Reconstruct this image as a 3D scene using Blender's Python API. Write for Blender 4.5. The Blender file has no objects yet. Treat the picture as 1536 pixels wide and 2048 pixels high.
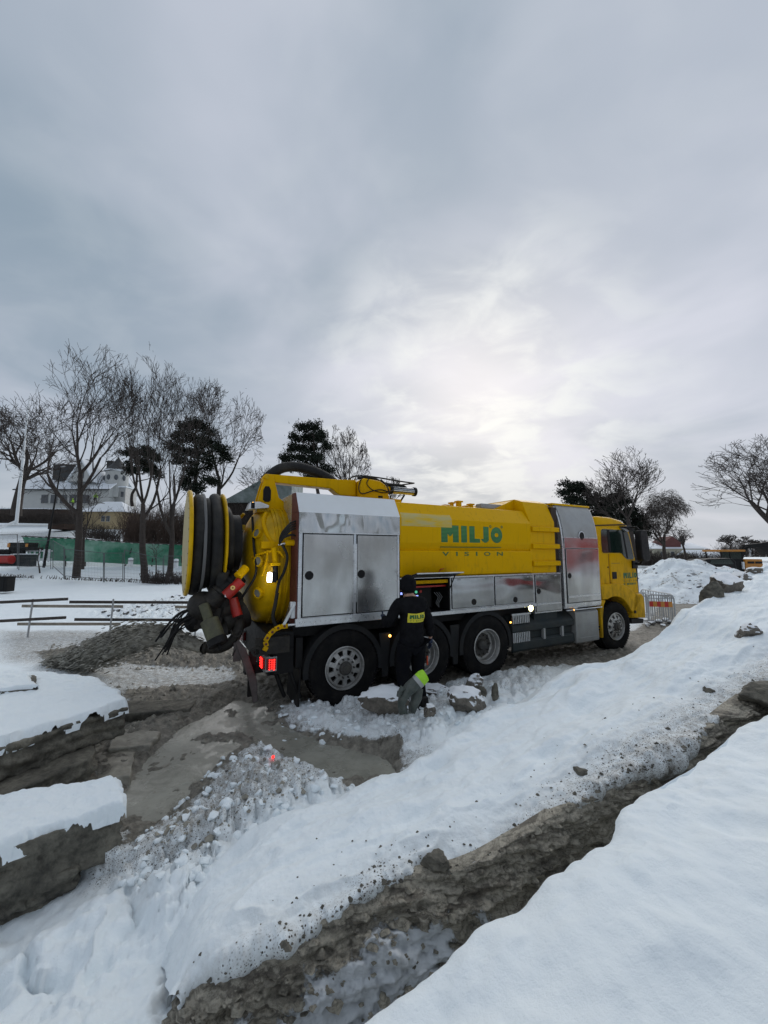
import bpy, bmesh, math, random
import numpy as np
from mathutils import Vector, Matrix, noise as mnoise

random.seed(7)
RNG = np.random.default_rng(11)
scene = bpy.context.scene
COL = scene.collection
R = math.radians

# ------------------------------------------------------------------ camera
CAM_H = 2.164
cam_data = bpy.data.cameras.new("camera")
cam_data.sensor_fit = 'HORIZONTAL'
cam_data.sensor_width = 36.0
cam_data.lens = 18.0
cam_data.clip_start = 0.05
cam_data.clip_end = 4000.0
cam = bpy.data.objects.new("camera", cam_data)
cam.location = (0, 0, CAM_H)
PITCH = 0.10667
cam.rotation_euler = (math.pi / 2 + PITCH, 0, 0)
COL.objects.link(cam)
scene.camera = cam

# ------------------------------------------------------------------ exposure
scene.view_settings.view_transform = 'Standard'
scene.view_settings.look = 'None'
scene.view_settings.exposure = 0.28
scene.view_settings.gamma = 1.0
scene.view_settings.use_curve_mapping = False
scene.render.engine = 'CYCLES'
scene.cycles.max_bounces = 6
scene.cycles.diffuse_bounces = 3
scene.cycles.glossy_bounces = 4
scene.cycles.transmission_bounces = 4
scene.cycles.caustics_reflective = False
scene.cycles.caustics_refractive = False

# ------------------------------------------------------------------ world: overcast sky
SUN_EL, SUN_AZ = R(25), R(14)          # azimuth measured from +Y towards +X
world = bpy.data.worlds.new("World")
scene.world = world
world.use_nodes = True
nt = world.node_tree
nt.nodes.clear()


def wn(t, **kw):
    n = nt.nodes.new(t)
    for k, v in kw.items():
        setattr(n, k, v)
    return n


def wl(a, b):
    nt.links.new(a, b)


def wmath(op, a, b=None, c=None, clamp=False):
    n = wn('ShaderNodeMath', operation=op)
    n.use_clamp = clamp
    for i, v in enumerate((a, b, c)):
        if v is None:
            continue
        if isinstance(v, (int, float)):
            n.inputs[i].default_value = v
        else:
            wl(v, n.inputs[i])
    return n.outputs[0]


def wmix(fac, a, b, blend='MIX'):
    n = wn('ShaderNodeMix', data_type='RGBA', blend_type=blend)
    for sock, v in ((n.inputs[0], fac), (n.inputs[6], a), (n.inputs[7], b)):
        if isinstance(v, (int, float)):
            sock.default_value = v
        elif isinstance(v, tuple):
            sock.default_value = (*v, 1)
        else:
            wl(v, sock)
    return n.outputs[2]


wtc = wn('ShaderNodeTexCoord')
wsep = wn('ShaderNodeSeparateXYZ')
wl(wtc.outputs['Generated'], wsep.inputs[0])
zc = wmath('ADD', wmath('ABSOLUTE', wsep.outputs[2]), 0.22)
cx = wmath('DIVIDE', wsep.outputs[0], zc)
cy = wmath('DIVIDE', wsep.outputs[1], zc)
wcomb = wn('ShaderNodeCombineXYZ')
wl(cx, wcomb.inputs[0])
wl(cy, wcomb.inputs[1])


def wnoise(scale, detail, rough, off, dist=0.0, sx=1.0, sy=1.0, rot=0.0):
    m = wn('ShaderNodeMapping')
    wl(wcomb.outputs[0], m.inputs[0])
    m.inputs['Location'].default_value = off
    m.inputs['Rotation'].default_value = (0, 0, rot)
    m.inputs['Scale'].default_value = (sx, sy, 1)
    n = wn('ShaderNodeTexNoise')
    wl(m.outputs[0], n.inputs['Vector'])
    n.inputs['Scale'].default_value = scale
    n.inputs['Detail'].default_value = detail
    n.inputs['Roughness'].default_value = rough
    n.inputs['Distortion'].default_value = dist
    return n.outputs[0]


def wramp(fac, stops):
    n = wn('ShaderNodeValToRGB')
    wl(fac, n.inputs[0])
    el = n.color_ramp.elements
    while len(el) < len(stops):
        el.new(0.5)
    for e, (p, c) in zip(el, stops):
        e.position = p
        e.color = (c, c, c, 1) if isinstance(c, (int, float)) else (*c, 1)
    n.color_ramp.interpolation = 'EASE'
    return n.outputs[0]


def wlobe(d, lo, hi):
    v = Vector(d).normalized()
    n = wn('ShaderNodeVectorMath', operation='DOT_PRODUCT')
    wl(wtc.outputs['Generated'], n.inputs[0])
    n.inputs[1].default_value = v
    m = wn('ShaderNodeMapRange', interpolation_type='SMOOTHSTEP')
    wl(n.outputs['Value'], m.inputs[0])
    m.inputs[1].default_value = lo
    m.inputs[2].default_value = hi
    return m.outputs[0]


big = wramp(wnoise(0.55, 3, 0.45, (3.1, 1.4, 0), 0.3), [(0.36, 0.0), (0.66, 1.0)])
mid = wramp(wnoise(1.35, 4, 0.48, (9.2, 4.7, 0), 0.5, 1.0, 1.3, 0.6), [(0.30, 0.0), (0.72, 1.0)])
fine = wramp(wnoise(4.2, 6, 0.52, (1.2, 7.7, 2), 0.4, 1.0, 1.2, 0.4), [(0.42, 0.0), (0.70, 1.0)])
sun_dir = (math.sin(SUN_AZ) * math.cos(SUN_EL), math.cos(SUN_AZ) * math.cos(SUN_EL), math.sin(SUN_EL))
glow = wlobe((0.22, 0.90, 0.33), 0.885, 1.0)
wide = wlobe((0.55, 0.75, 0.75), 0.35, 1.0)
cover = wmath('ADD', wmath('MULTIPLY', big, 0.52), wmath('MULTIPLY', mid, 0.44))
cover = wmath('ADD', cover, wmath('MULTIPLY', wide, 0.14))
sky_low = wmix(cover, (0.272, 0.350, 0.430), (0.69, 0.71, 0.80))
detail = wmath('MULTIPLY', fine, wmath('ADD', wmath('MULTIPLY', glow, 0.85), 0.10))
sky_lit = wmix(detail, sky_low, (0.76, 0.80, 0.82))
sky_lit = wmix(wmath('MULTIPLY', glow, 0.06), sky_lit, (0.74, 0.78, 0.80))
hz = wn('ShaderNodeMapRange', interpolation_type='SMOOTHSTEP')
wl(wsep.outputs[2], hz.inputs[0])
hz.inputs[1].default_value = 0.30
hz.inputs[2].default_value = 0.0
sky_lit = wmix(wmath('MULTIPLY', hz.outputs[0], 0.45), sky_lit, (0.56, 0.59, 0.62))
nish = wn('ShaderNodeTexSky', sky_type='NISHITA')
nish.sun_disc = False
nish.sun_elevation = SUN_EL
nish.sun_rotation = SUN_AZ
nish.dust_density = 4.0
bg_clear = wn('ShaderNodeBackground')
wl(nish.outputs[0], bg_clear.inputs[0])
bg_clear.inputs[1].default_value = 0.05
bg_cloud = wn('ShaderNodeBackground')
wl(sky_lit, bg_cloud.inputs[0])
bg_cloud.inputs[1].default_value = 0.86
wmx = wn('ShaderNodeMixShader')
wmx.inputs[0].default_value = 0.93
wl(bg_clear.outputs[0], wmx.inputs[1])
wl(bg_cloud.outputs[0], wmx.inputs[2])
wo = wn('ShaderNodeOutputWorld')
wl(wmx.outputs[0], wo.inputs[0])

sun_data = bpy.data.lights.new("sun", 'SUN')
sun_data.energy = 1.5
sun_data.angle = R(85)
sun_data.color = (1.0, 0.96, 0.90)
sun = bpy.data.objects.new("sun", sun_data)
sun.rotation_euler = Vector(sun_dir).to_track_quat('Z', 'Y').to_euler()
sun.location = (0, 0, 40)
COL.objects.link(sun)

# ------------------------------------------------------------------ measuring helpers (metres, from the surveyed view)
F = 768.0
CP, SP = math.cos(PITCH), math.sin(PITCH)


def ray(px, py):
    a, b = (px - 768) / F, (1024 - py) / F
    return a, CP - b * SP, SP + b * CP


def at_z(px, py, z=0.0):
    x, y, w = ray(px, py)
    t = (z - CAM_H) / w
    return Vector((x * t, y * t, z))


def at_y(px, py, Y):
    x, y, w = ray(px, py)
    t = Y / y
    return Vector((x * t, Y, w * t + CAM_H))


# ------------------------------------------------------------------ numpy noise
_perm = np.random.default_rng(5).permutation(512)
_perm = np.concatenate([_perm, _perm])
_ga = np.random.default_rng(6).uniform(0, 2 * np.pi, 1024)


def _hash(i, j, s):
    return _perm[(_perm[(i + s * 17) & 511] + j) & 511]


def perlin(x, y, s=0):
    xi, yi = np.floor(x).astype(int), np.floor(y).astype(int)
    xf, yf = x - xi, y - yi
    u, v = xf * xf * xf * (xf * (xf * 6 - 15) + 10), yf * yf * yf * (yf * (yf * 6 - 15) + 10)

    def g(a, b):
        h = _ga[_hash(xi + a, yi + b, s)]
        return np.cos(h) * (xf - a) + np.sin(h) * (yf - b)
    return ((g(0, 0) * (1 - u) + g(1, 0) * u) * (1 - v) + (g(0, 1) * (1 - u) + g(1, 1) * u) * v) * 1.5


def fbm(x, y, o=4, s=0, gain=0.5):
    x, y = np.broadcast_arrays(np.asarray(x, float), np.asarray(y, float))
    r = np.zeros_like(x)
    a, f = 1.0, 1.0
    for k in range(o):
        r += a * perlin(x * f + 13.7 * k, y * f - 7.3 * k, s + k)
        a *= gain
        f *= 2.03
    return r


def cells(x, y, s=0):
    """distance to the nearest jittered point and to the second nearest, plus a random value per cell"""
    xi, yi = np.floor(x).astype(int), np.floor(y).astype(int)
    d1 = np.full(x.shape, 9.0)
    d2 = np.full(x.shape, 9.0)
    val = np.zeros(x.shape)
    for a in (-1, 0, 1):
        for b in (-1, 0, 1):
            h = _hash(xi + a, yi + b, s)
            h2 = _perm[(h + 91) & 511]
            px, py = xi + a + (h % 97) / 97.0, yi + b + (h2 % 89) / 89.0
            d = np.hypot(px - x, py - y)
            near = d < d1
            d2 = np.where(near, d1, np.minimum(d2, d))
            val = np.where(near, (h % 31) / 31.0, val)
            d1 = np.where(near, d, d1)
    return d1, d2, val


def sstep(a, b, x):
    t = np.clip((x - a) / (b - a), 0, 1)
    return t * t * (3 - 2 * t)


def poly_sd(px, py, poly):
    """signed distance to a polygon, positive inside"""
    P = np.array(poly, float)
    d = np.full(px.shape, 1e9)
    inside = np.zeros(px.shape, bool)
    n = len(P)
    for i in range(n):
        a, b = P[i], P[(i + 1) % n]
        e = b - a
        wx, wy = px - a[0], py - a[1]
        t = np.clip((wx * e[0] + wy * e[1]) / (e @ e + 1e-12), 0, 1)
        d = np.minimum(d, np.hypot(wx - e[0] * t, wy - e[1] * t))
        c = ((a[1] > py) != (b[1] > py))
        with np.errstate(divide='ignore', invalid='ignore'):
            xx = e[0] * (py - a[1]) / (e[1] if e[1] != 0 else 1e-12) + a[0]
        inside ^= c & (px < xx)
    return np.where(inside, d, -d)


# ------------------------------------------------------------------ object helpers
def tag(o, label=None, cat=None, group=None, kind=None):
    if label:
        o['label'] = label
    if cat:
        o['category'] = cat
    if group:
        o['group'] = group
    if kind:
        o['kind'] = kind
    return o


def empty(name, loc=(0, 0, 0), rz=0.0, label=None, cat=None, group=None, parent=None):
    o = bpy.data.objects.new(name, None)
    o.empty_display_size = 0.2
    COL.objects.link(o)
    o.location = loc
    o.rotation_euler = (0, 0, rz)
    if parent is not None:
        o.parent = parent
    return tag(o, label, cat, group)


def mesh_obj(name, me, mat=None, parent=None, smooth=None):
    if mat is not None:
        for m in (mat if isinstance(mat, (list, tuple)) else [mat]):
            me.materials.append(m)
    if smooth is not None:
        me.shade_smooth()
        if smooth < 179:
            me.set_sharp_from_angle(angle=R(smooth))
    o = bpy.data.objects.new(name, me)
    COL.objects.link(o)
    if parent is not None:
        o.parent = parent
    return o


def np_mesh(name, V, Fq, attrs=None):
    """mesh from numpy vertices and an (n,4) or (n,3) face array"""
    me = bpy.data.meshes.new(name)
    V = np.asarray(V, dtype=np.float32)
    Fq = np.asarray(Fq, dtype=np.int32)
    k = Fq.shape[1]
    me.vertices.add(len(V))
    me.vertices.foreach_set("co", V.ravel())
    me.loops.add(Fq.size)
    me.loops.foreach_set("vertex_index", Fq.ravel())
    me.polygons.add(len(Fq))
    me.polygons.foreach_set("loop_start", np.arange(0, Fq.size, k, dtype=np.int32))
    me.polygons.foreach_set("loop_total", np.full(len(Fq), k, dtype=np.int32))
    me.update(calc_edges=True)
    me.validate()
    for nm, arr in (attrs or {}).items():
        a = me.attributes.new(nm, 'FLOAT', 'POINT')
        a.data.foreach_set("value", np.asarray(arr, dtype=np.float32).ravel())
    return me


class MB:
    """collects shapes into one mesh"""

    def __init__(self):
        self.v, self.f = [], []

    def add(self, vs, fs):
        k = len(self.v)
        self.v += [tuple(p) for p in vs]
        self.f += [tuple(i + k for i in q) for q in fs]
        return self

    def box(self, x0, x1, y0, y1, z0, z1, M=None):
        vs = [Vector((x, y, z)) for x in (x0, x1) for y in (y0, y1) for z in (z0, z1)]
        if M is not None:
            vs = [M @ p for p in vs]
        return self.add(vs, [(0, 1, 3, 2), (4, 6, 7, 5), (0, 4, 5, 1), (2, 3, 7, 6), (0, 2, 6, 4), (1, 5, 7, 3)])

    def bar(self, a, b, w, h, up=(0, 0, 1)):
        a, b = Vector(a), Vector(b)
        d = (b - a)
        L = d.length
        d.normalize()
        s = d.cross(Vector(up))
        if s.length < 1e-4:
            s = d.cross(Vector((1, 0, 0)))
        s.normalize()
        u = s.cross(d)
        M = Matrix((d, s, u)).transposed().to_4x4()
        M.translation = a
        return self.box(0, L, -w / 2, w / 2, -h / 2, h / 2, M)

    def prism(self, prof, a, b, axis='x'):
        """profile of 2D points extruded along an axis from a to b; x: (y,z), y: (x,z), z: (x,y)"""
        n = len(prof)
        vs = []
        for t in (a, b):
            for p, q in prof:
                vs.append({'x': (t, p, q), 'y': (p, t, q), 'z': (p, q, t)}[axis])
        fs = [tuple(range(n)), tuple(range(2 * n - 1, n - 1, -1))]
        for i in range(n):
            j = (i + 1) % n
            fs.append((i, i + n, j + n, j))
        return self.add(vs, fs)

    def tube(self, pts, r, n=8, cap=True, closed=False):
        pts = [Vector(p) for p in pts]
        rs = r if isinstance(r, (list, tuple)) else [r] * len(pts)
        m = len(pts)
        vs, fs = [], []
        prev = None
        for i, p in enumerate(pts):
            if closed:
                d = pts[(i + 1) % m] - pts[i - 1]
            else:
                d = pts[min(i + 1, m - 1)] - pts[max(i - 1, 0)]
            if d.length < 1e-9:
                d = Vector((0, 0, 1))
            d.normalize()
            if prev is None:
                s = d.orthogonal().normalized()
            else:
                s = prev - d * prev.dot(d)
                s = s.normalized() if s.length > 1e-6 else d.orthogonal().normalized()
            prev = s
            t = d.cross(s)
            for k in range(n):
                a = 2 * math.pi * k / n
                vs.append(p + (s * math.cos(a) + t * math.sin(a)) * rs[i])
        for i in range(m if closed else m - 1):
            j = (i + 1) % m
            for k in range(n):
                l = (k + 1) % n
                fs.append((i * n + k, i * n + l, j * n + l, j * n + k))
        if cap and not closed:
            fs.append(tuple(range(n - 1, -1, -1)))
            fs.append(tuple(range((m - 1) * n, m * n)))
        return self.add(vs, fs)

    def cyl(self, a, b, r, r2=None, n=16):
        return self.tube([a, b], [r, r if r2 is None else r2], n)

    def lathe(self, prof, c, ax, n=32, closed=False):
        """prof: (distance along axis, radius); c: centre, ax: axis direction"""
        c, ax = Vector(c), Vector(ax).normalized()
        s = ax.orthogonal().normalized()
        t = ax.cross(s)
        vs, fs = [], []
        for (h, r) in prof:
            for k in range(n):
                a = 2 * math.pi * k / n
                vs.append(c + ax * h + (s * math.cos(a) + t * math.sin(a)) * max(r, 1e-4))
        m = len(prof)
        for i in range(m if closed else m - 1):
            j = (i + 1) % m
            for k in range(n):
                l = (k + 1) % n
                fs.append((i * n + k, i * n + l, j * n + l, j * n + k))
        if not closed:
            fs.append(tuple(range(n - 1, -1, -1)))
            fs.append(tuple(range((m - 1) * n, m * n)))
        return self.add(vs, fs)

    def ball(self, c, r, n=10, m=6, sc=(1, 1, 1)):
        c = Vector(c)
        prof = [(-math.cos(math.pi * i / m), math.sin(math.pi * i / m)) for i in range(m + 1)]
        vs, fs = [], []
        for (h, q) in prof:
            for k in range(n):
                a = 2 * math.pi * k / n
                vs.append(c + Vector((max(q, 1e-3) * math.cos(a) * r * sc[0], max(q, 1e-3) * math.sin(a) * r * sc[1], h * r * sc[2])))
        for i in range(m):
            for k in range(n):
                l = (k + 1) % n
                fs.append((i * n + k, i * n + l, (i + 1) * n + l, (i + 1) * n + k))
        return self.add(vs, fs)

    def build(self, name, mat, parent=None, smooth=35, bevel=0.0, seg=2):
        me = bpy.data.meshes.new(name)
        me.from_pydata(self.v, [], self.f)
        bm = bmesh.new()
        bm.from_mesh(me)
        bmesh.ops.recalc_face_normals(bm, faces=bm.faces)
        bm.to_mesh(me)
        bm.free()
        me.update()
        o = mesh_obj(name, me, mat, parent, smooth)
        if bevel > 0:
            b = o.modifiers.new('bevel', 'BEVEL')
            b.width = bevel
            b.segments = seg
            b.limit_method = 'ANGLE'
            b.angle_limit = R(35)
            b.harden_normals = False
        return o


def spline(pts, n):
    """Catmull-Rom through the points, n samples"""
    P = np.array([tuple(p) for p in pts], float)
    m = len(P)
    t = np.linspace(0, m - 1, n)
    i = np.clip(t.astype(int), 0, m - 2)
    f = (t - i)[:, None]
    p0, p1, p2, p3 = P[np.clip(i - 1, 0, m - 1)], P[i], P[i + 1], P[np.clip(i + 2, 0, m - 1)]
    return 0.5 * ((2 * p1) + (-p0 + p2) * f + (2 * p0 - 5 * p1 + 4 * p2 - p3) * f ** 2 + (-p0 + 3 * p1 - 3 * p2 + p3) * f ** 3)


# ------------------------------------------------------------------ materials
def new_mat(name):
    m = bpy.data.materials.new(name)
    m.use_nodes = True
    n = m.node_tree.nodes
    b = n.get('Principled BSDF')
    return m, m.node_tree, b


def noise_node(t, scale, detail=4, rough=0.55, coord='Object', dist=0.0, mapscale=None):
    tc = t.nodes.new('ShaderNodeTexCoord')
    n = t.nodes.new('ShaderNodeTexNoise')
    src = tc.outputs[coord]
    if mapscale:
        mp = t.nodes.new('ShaderNodeMapping')
        mp.inputs['Scale'].default_value = mapscale
        t.links.new(src, mp.inputs[0])
        src = mp.outputs[0]
    t.links.new(src, n.inputs['Vector'])
    n.inputs['Scale'].default_value = scale
    n.inputs['Detail'].default_value = detail
    n.inputs['Roughness'].default_value = rough
    n.inputs['Distortion'].default_value = dist
    return n.outputs[0]


def ramp_node(t, fac, stops, interp='LINEAR'):
    r = t.nodes.new('ShaderNodeValToRGB')
    t.links.new(fac, r.inputs[0])
    el = r.color_ramp.elements
    while len(el) < len(stops):
        el.new(0.5)
    for e, (p, c) in zip(el, stops):
        e.position = p
        e.color = (c, c, c, 1) if isinstance(c, (int, float)) else (*c, 1)
    r.color_ramp.interpolation = interp
    return r.outputs[0]


def mix_node(t, fac, a, b, blend='MIX'):
    n = t.nodes.new('ShaderNodeMix')
    n.data_type = 'RGBA'
    n.blend_type = blend
    for sock, v in ((n.inputs[0], fac), (n.inputs[6], a), (n.inputs[7], b)):
        if isinstance(v, (int, float)):
            sock.default_value = v
        elif isinstance(v, tuple):
            sock.default_value = (*v, 1)
        else:
            t.links.new(v, sock)
    return n.outputs[2]


def math_node(t, op, a, b=0.0, clamp=False):
    n = t.nodes.new('ShaderNodeMath')
    n.operation = op
    n.use_clamp = clamp
    for i, v in enumerate((a, b)):
        if isinstance(v, (int, float)):
            n.inputs[i].default_value = v
        else:
            t.links.new(v, n.inputs[i])
    return n.outputs[0]


def bump_node(t, b, h, strength=0.3, dist=0.02, normal=None):
    n = t.nodes.new('ShaderNodeBump')
    n.inputs['Strength'].default_value = strength
    n.inputs['Distance'].default_value = dist
    t.links.new(h, n.inputs['Height'])
    if normal is not None:
        t.links.new(normal, n.inputs['Normal'])
    if b is not None:
        t.links.new(n.outputs[0], b.inputs['Normal'])
    return n.outputs[0]


def simple(name, col, rough=0.6, metal=0.0, var=0.12, vscale=6.0, dirt=None, dirt_amt=0.4, bump=0.0, bscale=60.0, emit=None, estr=0.0, spec=None):
    m, t, b = new_mat(name)
    n = noise_node(t, vscale, 5, 0.6)
    c = mix_node(t, ramp_node(t, n, [(0.3, 0.0), (0.7, 1.0)]), tuple(x * (1 - var) for x in col), tuple(min(1, x * (1 + var)) for x in col))
    if dirt is not None:
        d = noise_node(t, vscale * 0.55, 7, 0.68)
        c = mix_node(t, math_node(t, 'MULTIPLY', ramp_node(t, d, [(0.45, 0.0), (0.68, 1.0)]), dirt_amt), c, dirt)
    t.links.new(c, b.inputs['Base Color'])
    b.inputs['Metallic'].default_value = metal
    rn = ramp_node(t, noise_node(t, vscale * 2.3, 4, 0.6), [(0.3, max(0.02, rough - 0.08)), (0.7, min(1, rough + 0.10))])
    t.links.new(rn, b.inputs['Roughness'])
    if spec is not None:
        b.inputs['Specular IOR Level'].default_value = spec
    if bump > 0:
        bump_node(t, b, noise_node(t, bscale, 5, 0.6), bump, 0.01)
    if emit is not None:
        b.inputs['Emission Color'].default_value = (*emit, 1)
        b.inputs['Emission Strength'].default_value = estr
    return m


M = {}
MUD = (0.105, 0.092, 0.074)
M['yellow0'] = simple('yellow_plain_paint', (0.66, 0.385, 0.001), 0.34, 0, 0.05, 2.0, (0.30, 0.19, 0.02), 0.3, 0.05, 3.0, spec=0.35)
M['yellow_old'] = simple('worn_yellow_paint', (0.62, 0.37, 0.0), 0.40, 0, 0.10, 4.0, (0.12, 0.08, 0.01), 0.5, 0.10, 20.0, spec=0.22)
M['black'] = simple('black_paint', (0.006, 0.006, 0.0065), 0.6, 0, 0.2, 5, (0.025, 0.022, 0.019), 0.3, spec=0.25)
M['rubber'] = simple('tyre_rubber', (0.007, 0.007, 0.0075), 0.9, 0, 0.2, 9, (0.030, 0.027, 0.023), 0.4, 0.2, 40, spec=0.15)
M['hose'] = simple('black_hose_rubber', (0.011, 0.011, 0.011), 0.65, 0, 0.25, 6, (0.05, 0.047, 0.038), 0.45, 0.25, 30, spec=0.3)
M['plastic'] = simple('grey_green_plastic', (0.020, 0.028, 0.030), 0.6, 0, 0.12, 4, (0.06, 0.053, 0.043), 0.4, spec=0.3)
M['fender'] = simple('fender_plastic', (0.010, 0.011, 0.0125), 0.65, 0, 0.15, 4, (0.035, 0.032, 0.027), 0.4, spec=0.25)
M['rimsteel'] = simple('dirty_rim_aluminium', (0.42, 0.42, 0.41), 0.45, 0.6, 0.15, 8, (0.13, 0.115, 0.095), 0.75, 0.1, 40)
M['hub'] = simple('hub_steel', (0.07, 0.068, 0.065), 0.6, 0.5, 0.3, 10, (0.11, 0.10, 0.08), 0.6)
M['alu_light'] = simple('aluminium_trim', (0.62, 0.64, 0.66), 0.30, 0.8, 0.08, 5, (0.30, 0.28, 0.25), 0.35)
M['alu_grey'] = simple('matt_aluminium_sheet', (0.36, 0.37, 0.37), 0.5, 0.45, 0.06, 3, (0.24, 0.23, 0.20), 0.5)
M['white'] = simple('white_panel_paint', (0.70, 0.73, 0.75), 0.40, 0, 0.03, 2, (0.55, 0.55, 0.52), 0.25)
M['darksteel'] = simple('grey_fence_steel', (0.10, 0.105, 0.11), 0.5, 0.4, 0.12, 8)
M['steel'] = simple('galvanised_steel', (0.33, 0.34, 0.35), 0.45, 0.7, 0.12, 8)
M['chrome'] = simple('chromed_rod', (0.7, 0.7, 0.7), 0.15, 1.0, 0.03, 8)
M['green'] = simple('green_lettering', (0.010, 0.115, 0.028), 0.5, 0, 0.03)
M['lightgreen'] = simple('light_green_lettering', (0.10, 0.30, 0.09), 0.5, 0, 0.03)
M['red'] = simple('red_paint', (0.42, 0.016, 0.010), 0.45, 0, 0.08, 5, (0.12, 0.03, 0.02), 0.4)
M['orange'] = simple('orange_machine_paint', (0.50, 0.20, 0.02), 0.5, 0, 0.08, 3, (0.2, 0.12, 0.05), 0.4)
M['darkred'] = simple('red_brown_edge', (0.10, 0.022, 0.015), 0.6)
M['olive'] = simple('mud_coated_olive_metal', (0.085, 0.085, 0.045), 0.6, 0.1, 0.3, 12, (0.05, 0.045, 0.035), 0.7, 0.3, 30)
M['mudmetal'] = simple('mud_coated_metal', (0.022, 0.020, 0.018), 0.65, 0.1, 0.3, 12, (0.065, 0.058, 0.045), 0.6, 0.3, 40, spec=0.3)
M['dark_glass'] = simple('dark_window_glass', (0.010, 0.020, 0.016), 0.06, 0, 0.1)
M['glass_house'] = simple('house_window_glass', (0.06, 0.07, 0.08), 0.15, 0, 0.2)
M['wood_dark'] = simple('wet_dark_timber', (0.035, 0.026, 0.022), 0.75, 0, 0.3, 14, (0.08, 0.07, 0.06), 0.4, 0.3, 40)
M['wood_light'] = simple('weathered_timber', (0.30, 0.265, 0.215), 0.8, 0, 0.18, 10, (0.16, 0.13, 0.10), 0.5, 0.3, 40)
M['cloth'] = simple('black_work_cloth', (0.008, 0.008, 0.0095), 0.95, 0, 0.3, 12, (0.018, 0.018, 0.02), 0.5, 0.4, 25, spec=0.08)
M['cloth2'] = simple('dark_trouser_cloth', (0.006, 0.0065, 0.009), 0.95, 0, 0.2, 12, (0.014, 0.013, 0.012), 0.5, 0.4, 25, spec=0.08)
M['skin'] = simple('skin', (0.42, 0.24, 0.17), 0.55, 0, 0.06)
M['patch'] = simple('yellow_patch', (0.62, 0.55, 0.03), 0.7, 0, 0.05)
M['hivis'] = simple('lime_hivis_cloth', (0.35, 0.68, 0.03), 0.7, 0, 0.1, 20)
M['glove'] = simple('wet_grey_green_rubber', (0.055, 0.068, 0.060), 0.5, 0, 0.25, 14, (0.16, 0.16, 0.14), 0.4, 0.3, 30)
M['blueglove'] = simple('dark_blue_glove', (0.01, 0.02, 0.05), 0.6)
M['net'] = simple('green_net', (0.02, 0.17, 0.09), 0.8, 0, 0.35, 0.5, (0.30, 0.45, 0.37), 0.75)
M['bark'] = simple('dark_bark', (0.040, 0.031, 0.026), 0.9, 0, 0.3, 5)
M['twig'] = simple('twig_bark', (0.050, 0.040, 0.035), 0.9, 0, 0.2, 1)
M['birch'] = simple('birch_twigs', (0.085, 0.070, 0.062), 0.9, 0, 0.2, 1)
M['needles'] = simple('pine_needles', (0.016, 0.022, 0.016), 0.9, 0, 0.45, 0.7, (0.036, 0.040, 0.024), 0.4, spec=0.15)
M['brush'] = simple('brown_thicket', (0.060, 0.038, 0.028), 0.9, 0, 0.4, 0.5)
M['housewhite'] = simple('white_boards', (0.42, 0.43, 0.42), 0.8, 0, 0.06, 0.5)
M['housebeige'] = simple('beige_render', (0.42, 0.33, 0.19), 0.85, 0, 0.08, 0.5)
M['housepale'] = simple('pale_render', (0.40, 0.37, 0.29), 0.85, 0, 0.08, 0.3)
M['brick'] = simple('red_brown_wall', (0.12, 0.045, 0.04), 0.85, 0, 0.1, 1)
M['darkroof'] = simple('dark_roof', (0.03, 0.032, 0.034), 0.7, 0, 0.2, 2)
M['greenroof'] = simple('grey_green_roof', (0.16, 0.20, 0.19), 0.7, 0, 0.25, 1.5, (0.45, 0.48, 0.5), 0.4)
M['lamp_white'] = simple('lit_white_lamp', (0.9, 0.9, 0.85), 0.4, emit=(1.0, 0.98, 0.88), estr=14.0)
M['lamp_yellow'] = simple('lit_yellow_lamp', (0.9, 0.85, 0.4), 0.4, emit=(1.0, 0.86, 0.35), estr=18.0)
M['lamp_amber'] = simple('lit_amber_lamp', (0.9, 0.5, 0.1), 0.4, emit=(1.0, 0.45, 0.08), estr=5.0)
M['lamp_red'] = simple('lit_red_lamp', (0.6, 0.01, 0.01), 0.4, emit=(1.0, 0.02, 0.015), estr=2.6)
M['lens_red'] = simple('red_lens', (0.16, 0.006, 0.006), 0.25)
M['led_blue'] = simple('lit_blue_display', (0.1, 0.15, 0.8), 0.4, emit=(0.30, 0.38, 1.0), estr=1.4)
M['led_green'] = simple('lit_green_button', (0.1, 0.5, 0.3), 0.4, emit=(0.1, 0.6, 0.35), estr=0.5)
M['glass_lens'] = simple('clear_lens', (0.20, 0.21, 0.19), 0.12, 0, 0.2)
M['sludge'] = simple('grey_sludge', (0.28, 0.262, 0.215), 0.5, 0, 0.35, 7, (0.11, 0.102, 0.083), 0.75, 0.6, 22)


m, t, b = new_mat('yellow_paint')
tc = t.nodes.new('ShaderNodeTexCoord')
sx_ = t.nodes.new('ShaderNodeSeparateXYZ')
t.links.new(tc.outputs['Object'], sx_.inputs[0])
c = mix_node(t, noise_node(t, 1.6, 4, .5), (0.63, 0.35, 0.0), (0.70, 0.39, 0.0))
low = t.nodes.new('ShaderNodeMapRange')
t.links.new(sx_.outputs[2], low.inputs[0])
low.inputs[1].default_value, low.inputs[2].default_value = 2.3, 0.6
k = math_node(t, 'ADD', math_node(t, 'MULTIPLY', low.outputs[0], 0.28), math_node(t, 'SUBTRACT', noise_node(t, 9, 8, .68, mapscale=(1, 1, .55)), .5))
c = mix_node(t, math_node(t, 'MULTIPLY', ramp_node(t, k, [(0.10, 0.0), (0.34, 1.0)]), 0.55), c, (0.16, 0.115, 0.025))
run = noise_node(t, 7, 5, .6, mapscale=(3.0, 3.0, .22))
c = mix_node(t, math_node(t, 'MULTIPLY', ramp_node(t, run, [(0.56, 0.0), (0.70, 1.0)]), 0.28), c, (0.24, 0.15, 0.005))
t.links.new(c, b.inputs['Base Color'])
t.links.new(ramp_node(t, k, [(0.0, 0.30), (0.3, 0.6)]), b.inputs['Roughness'])
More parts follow.
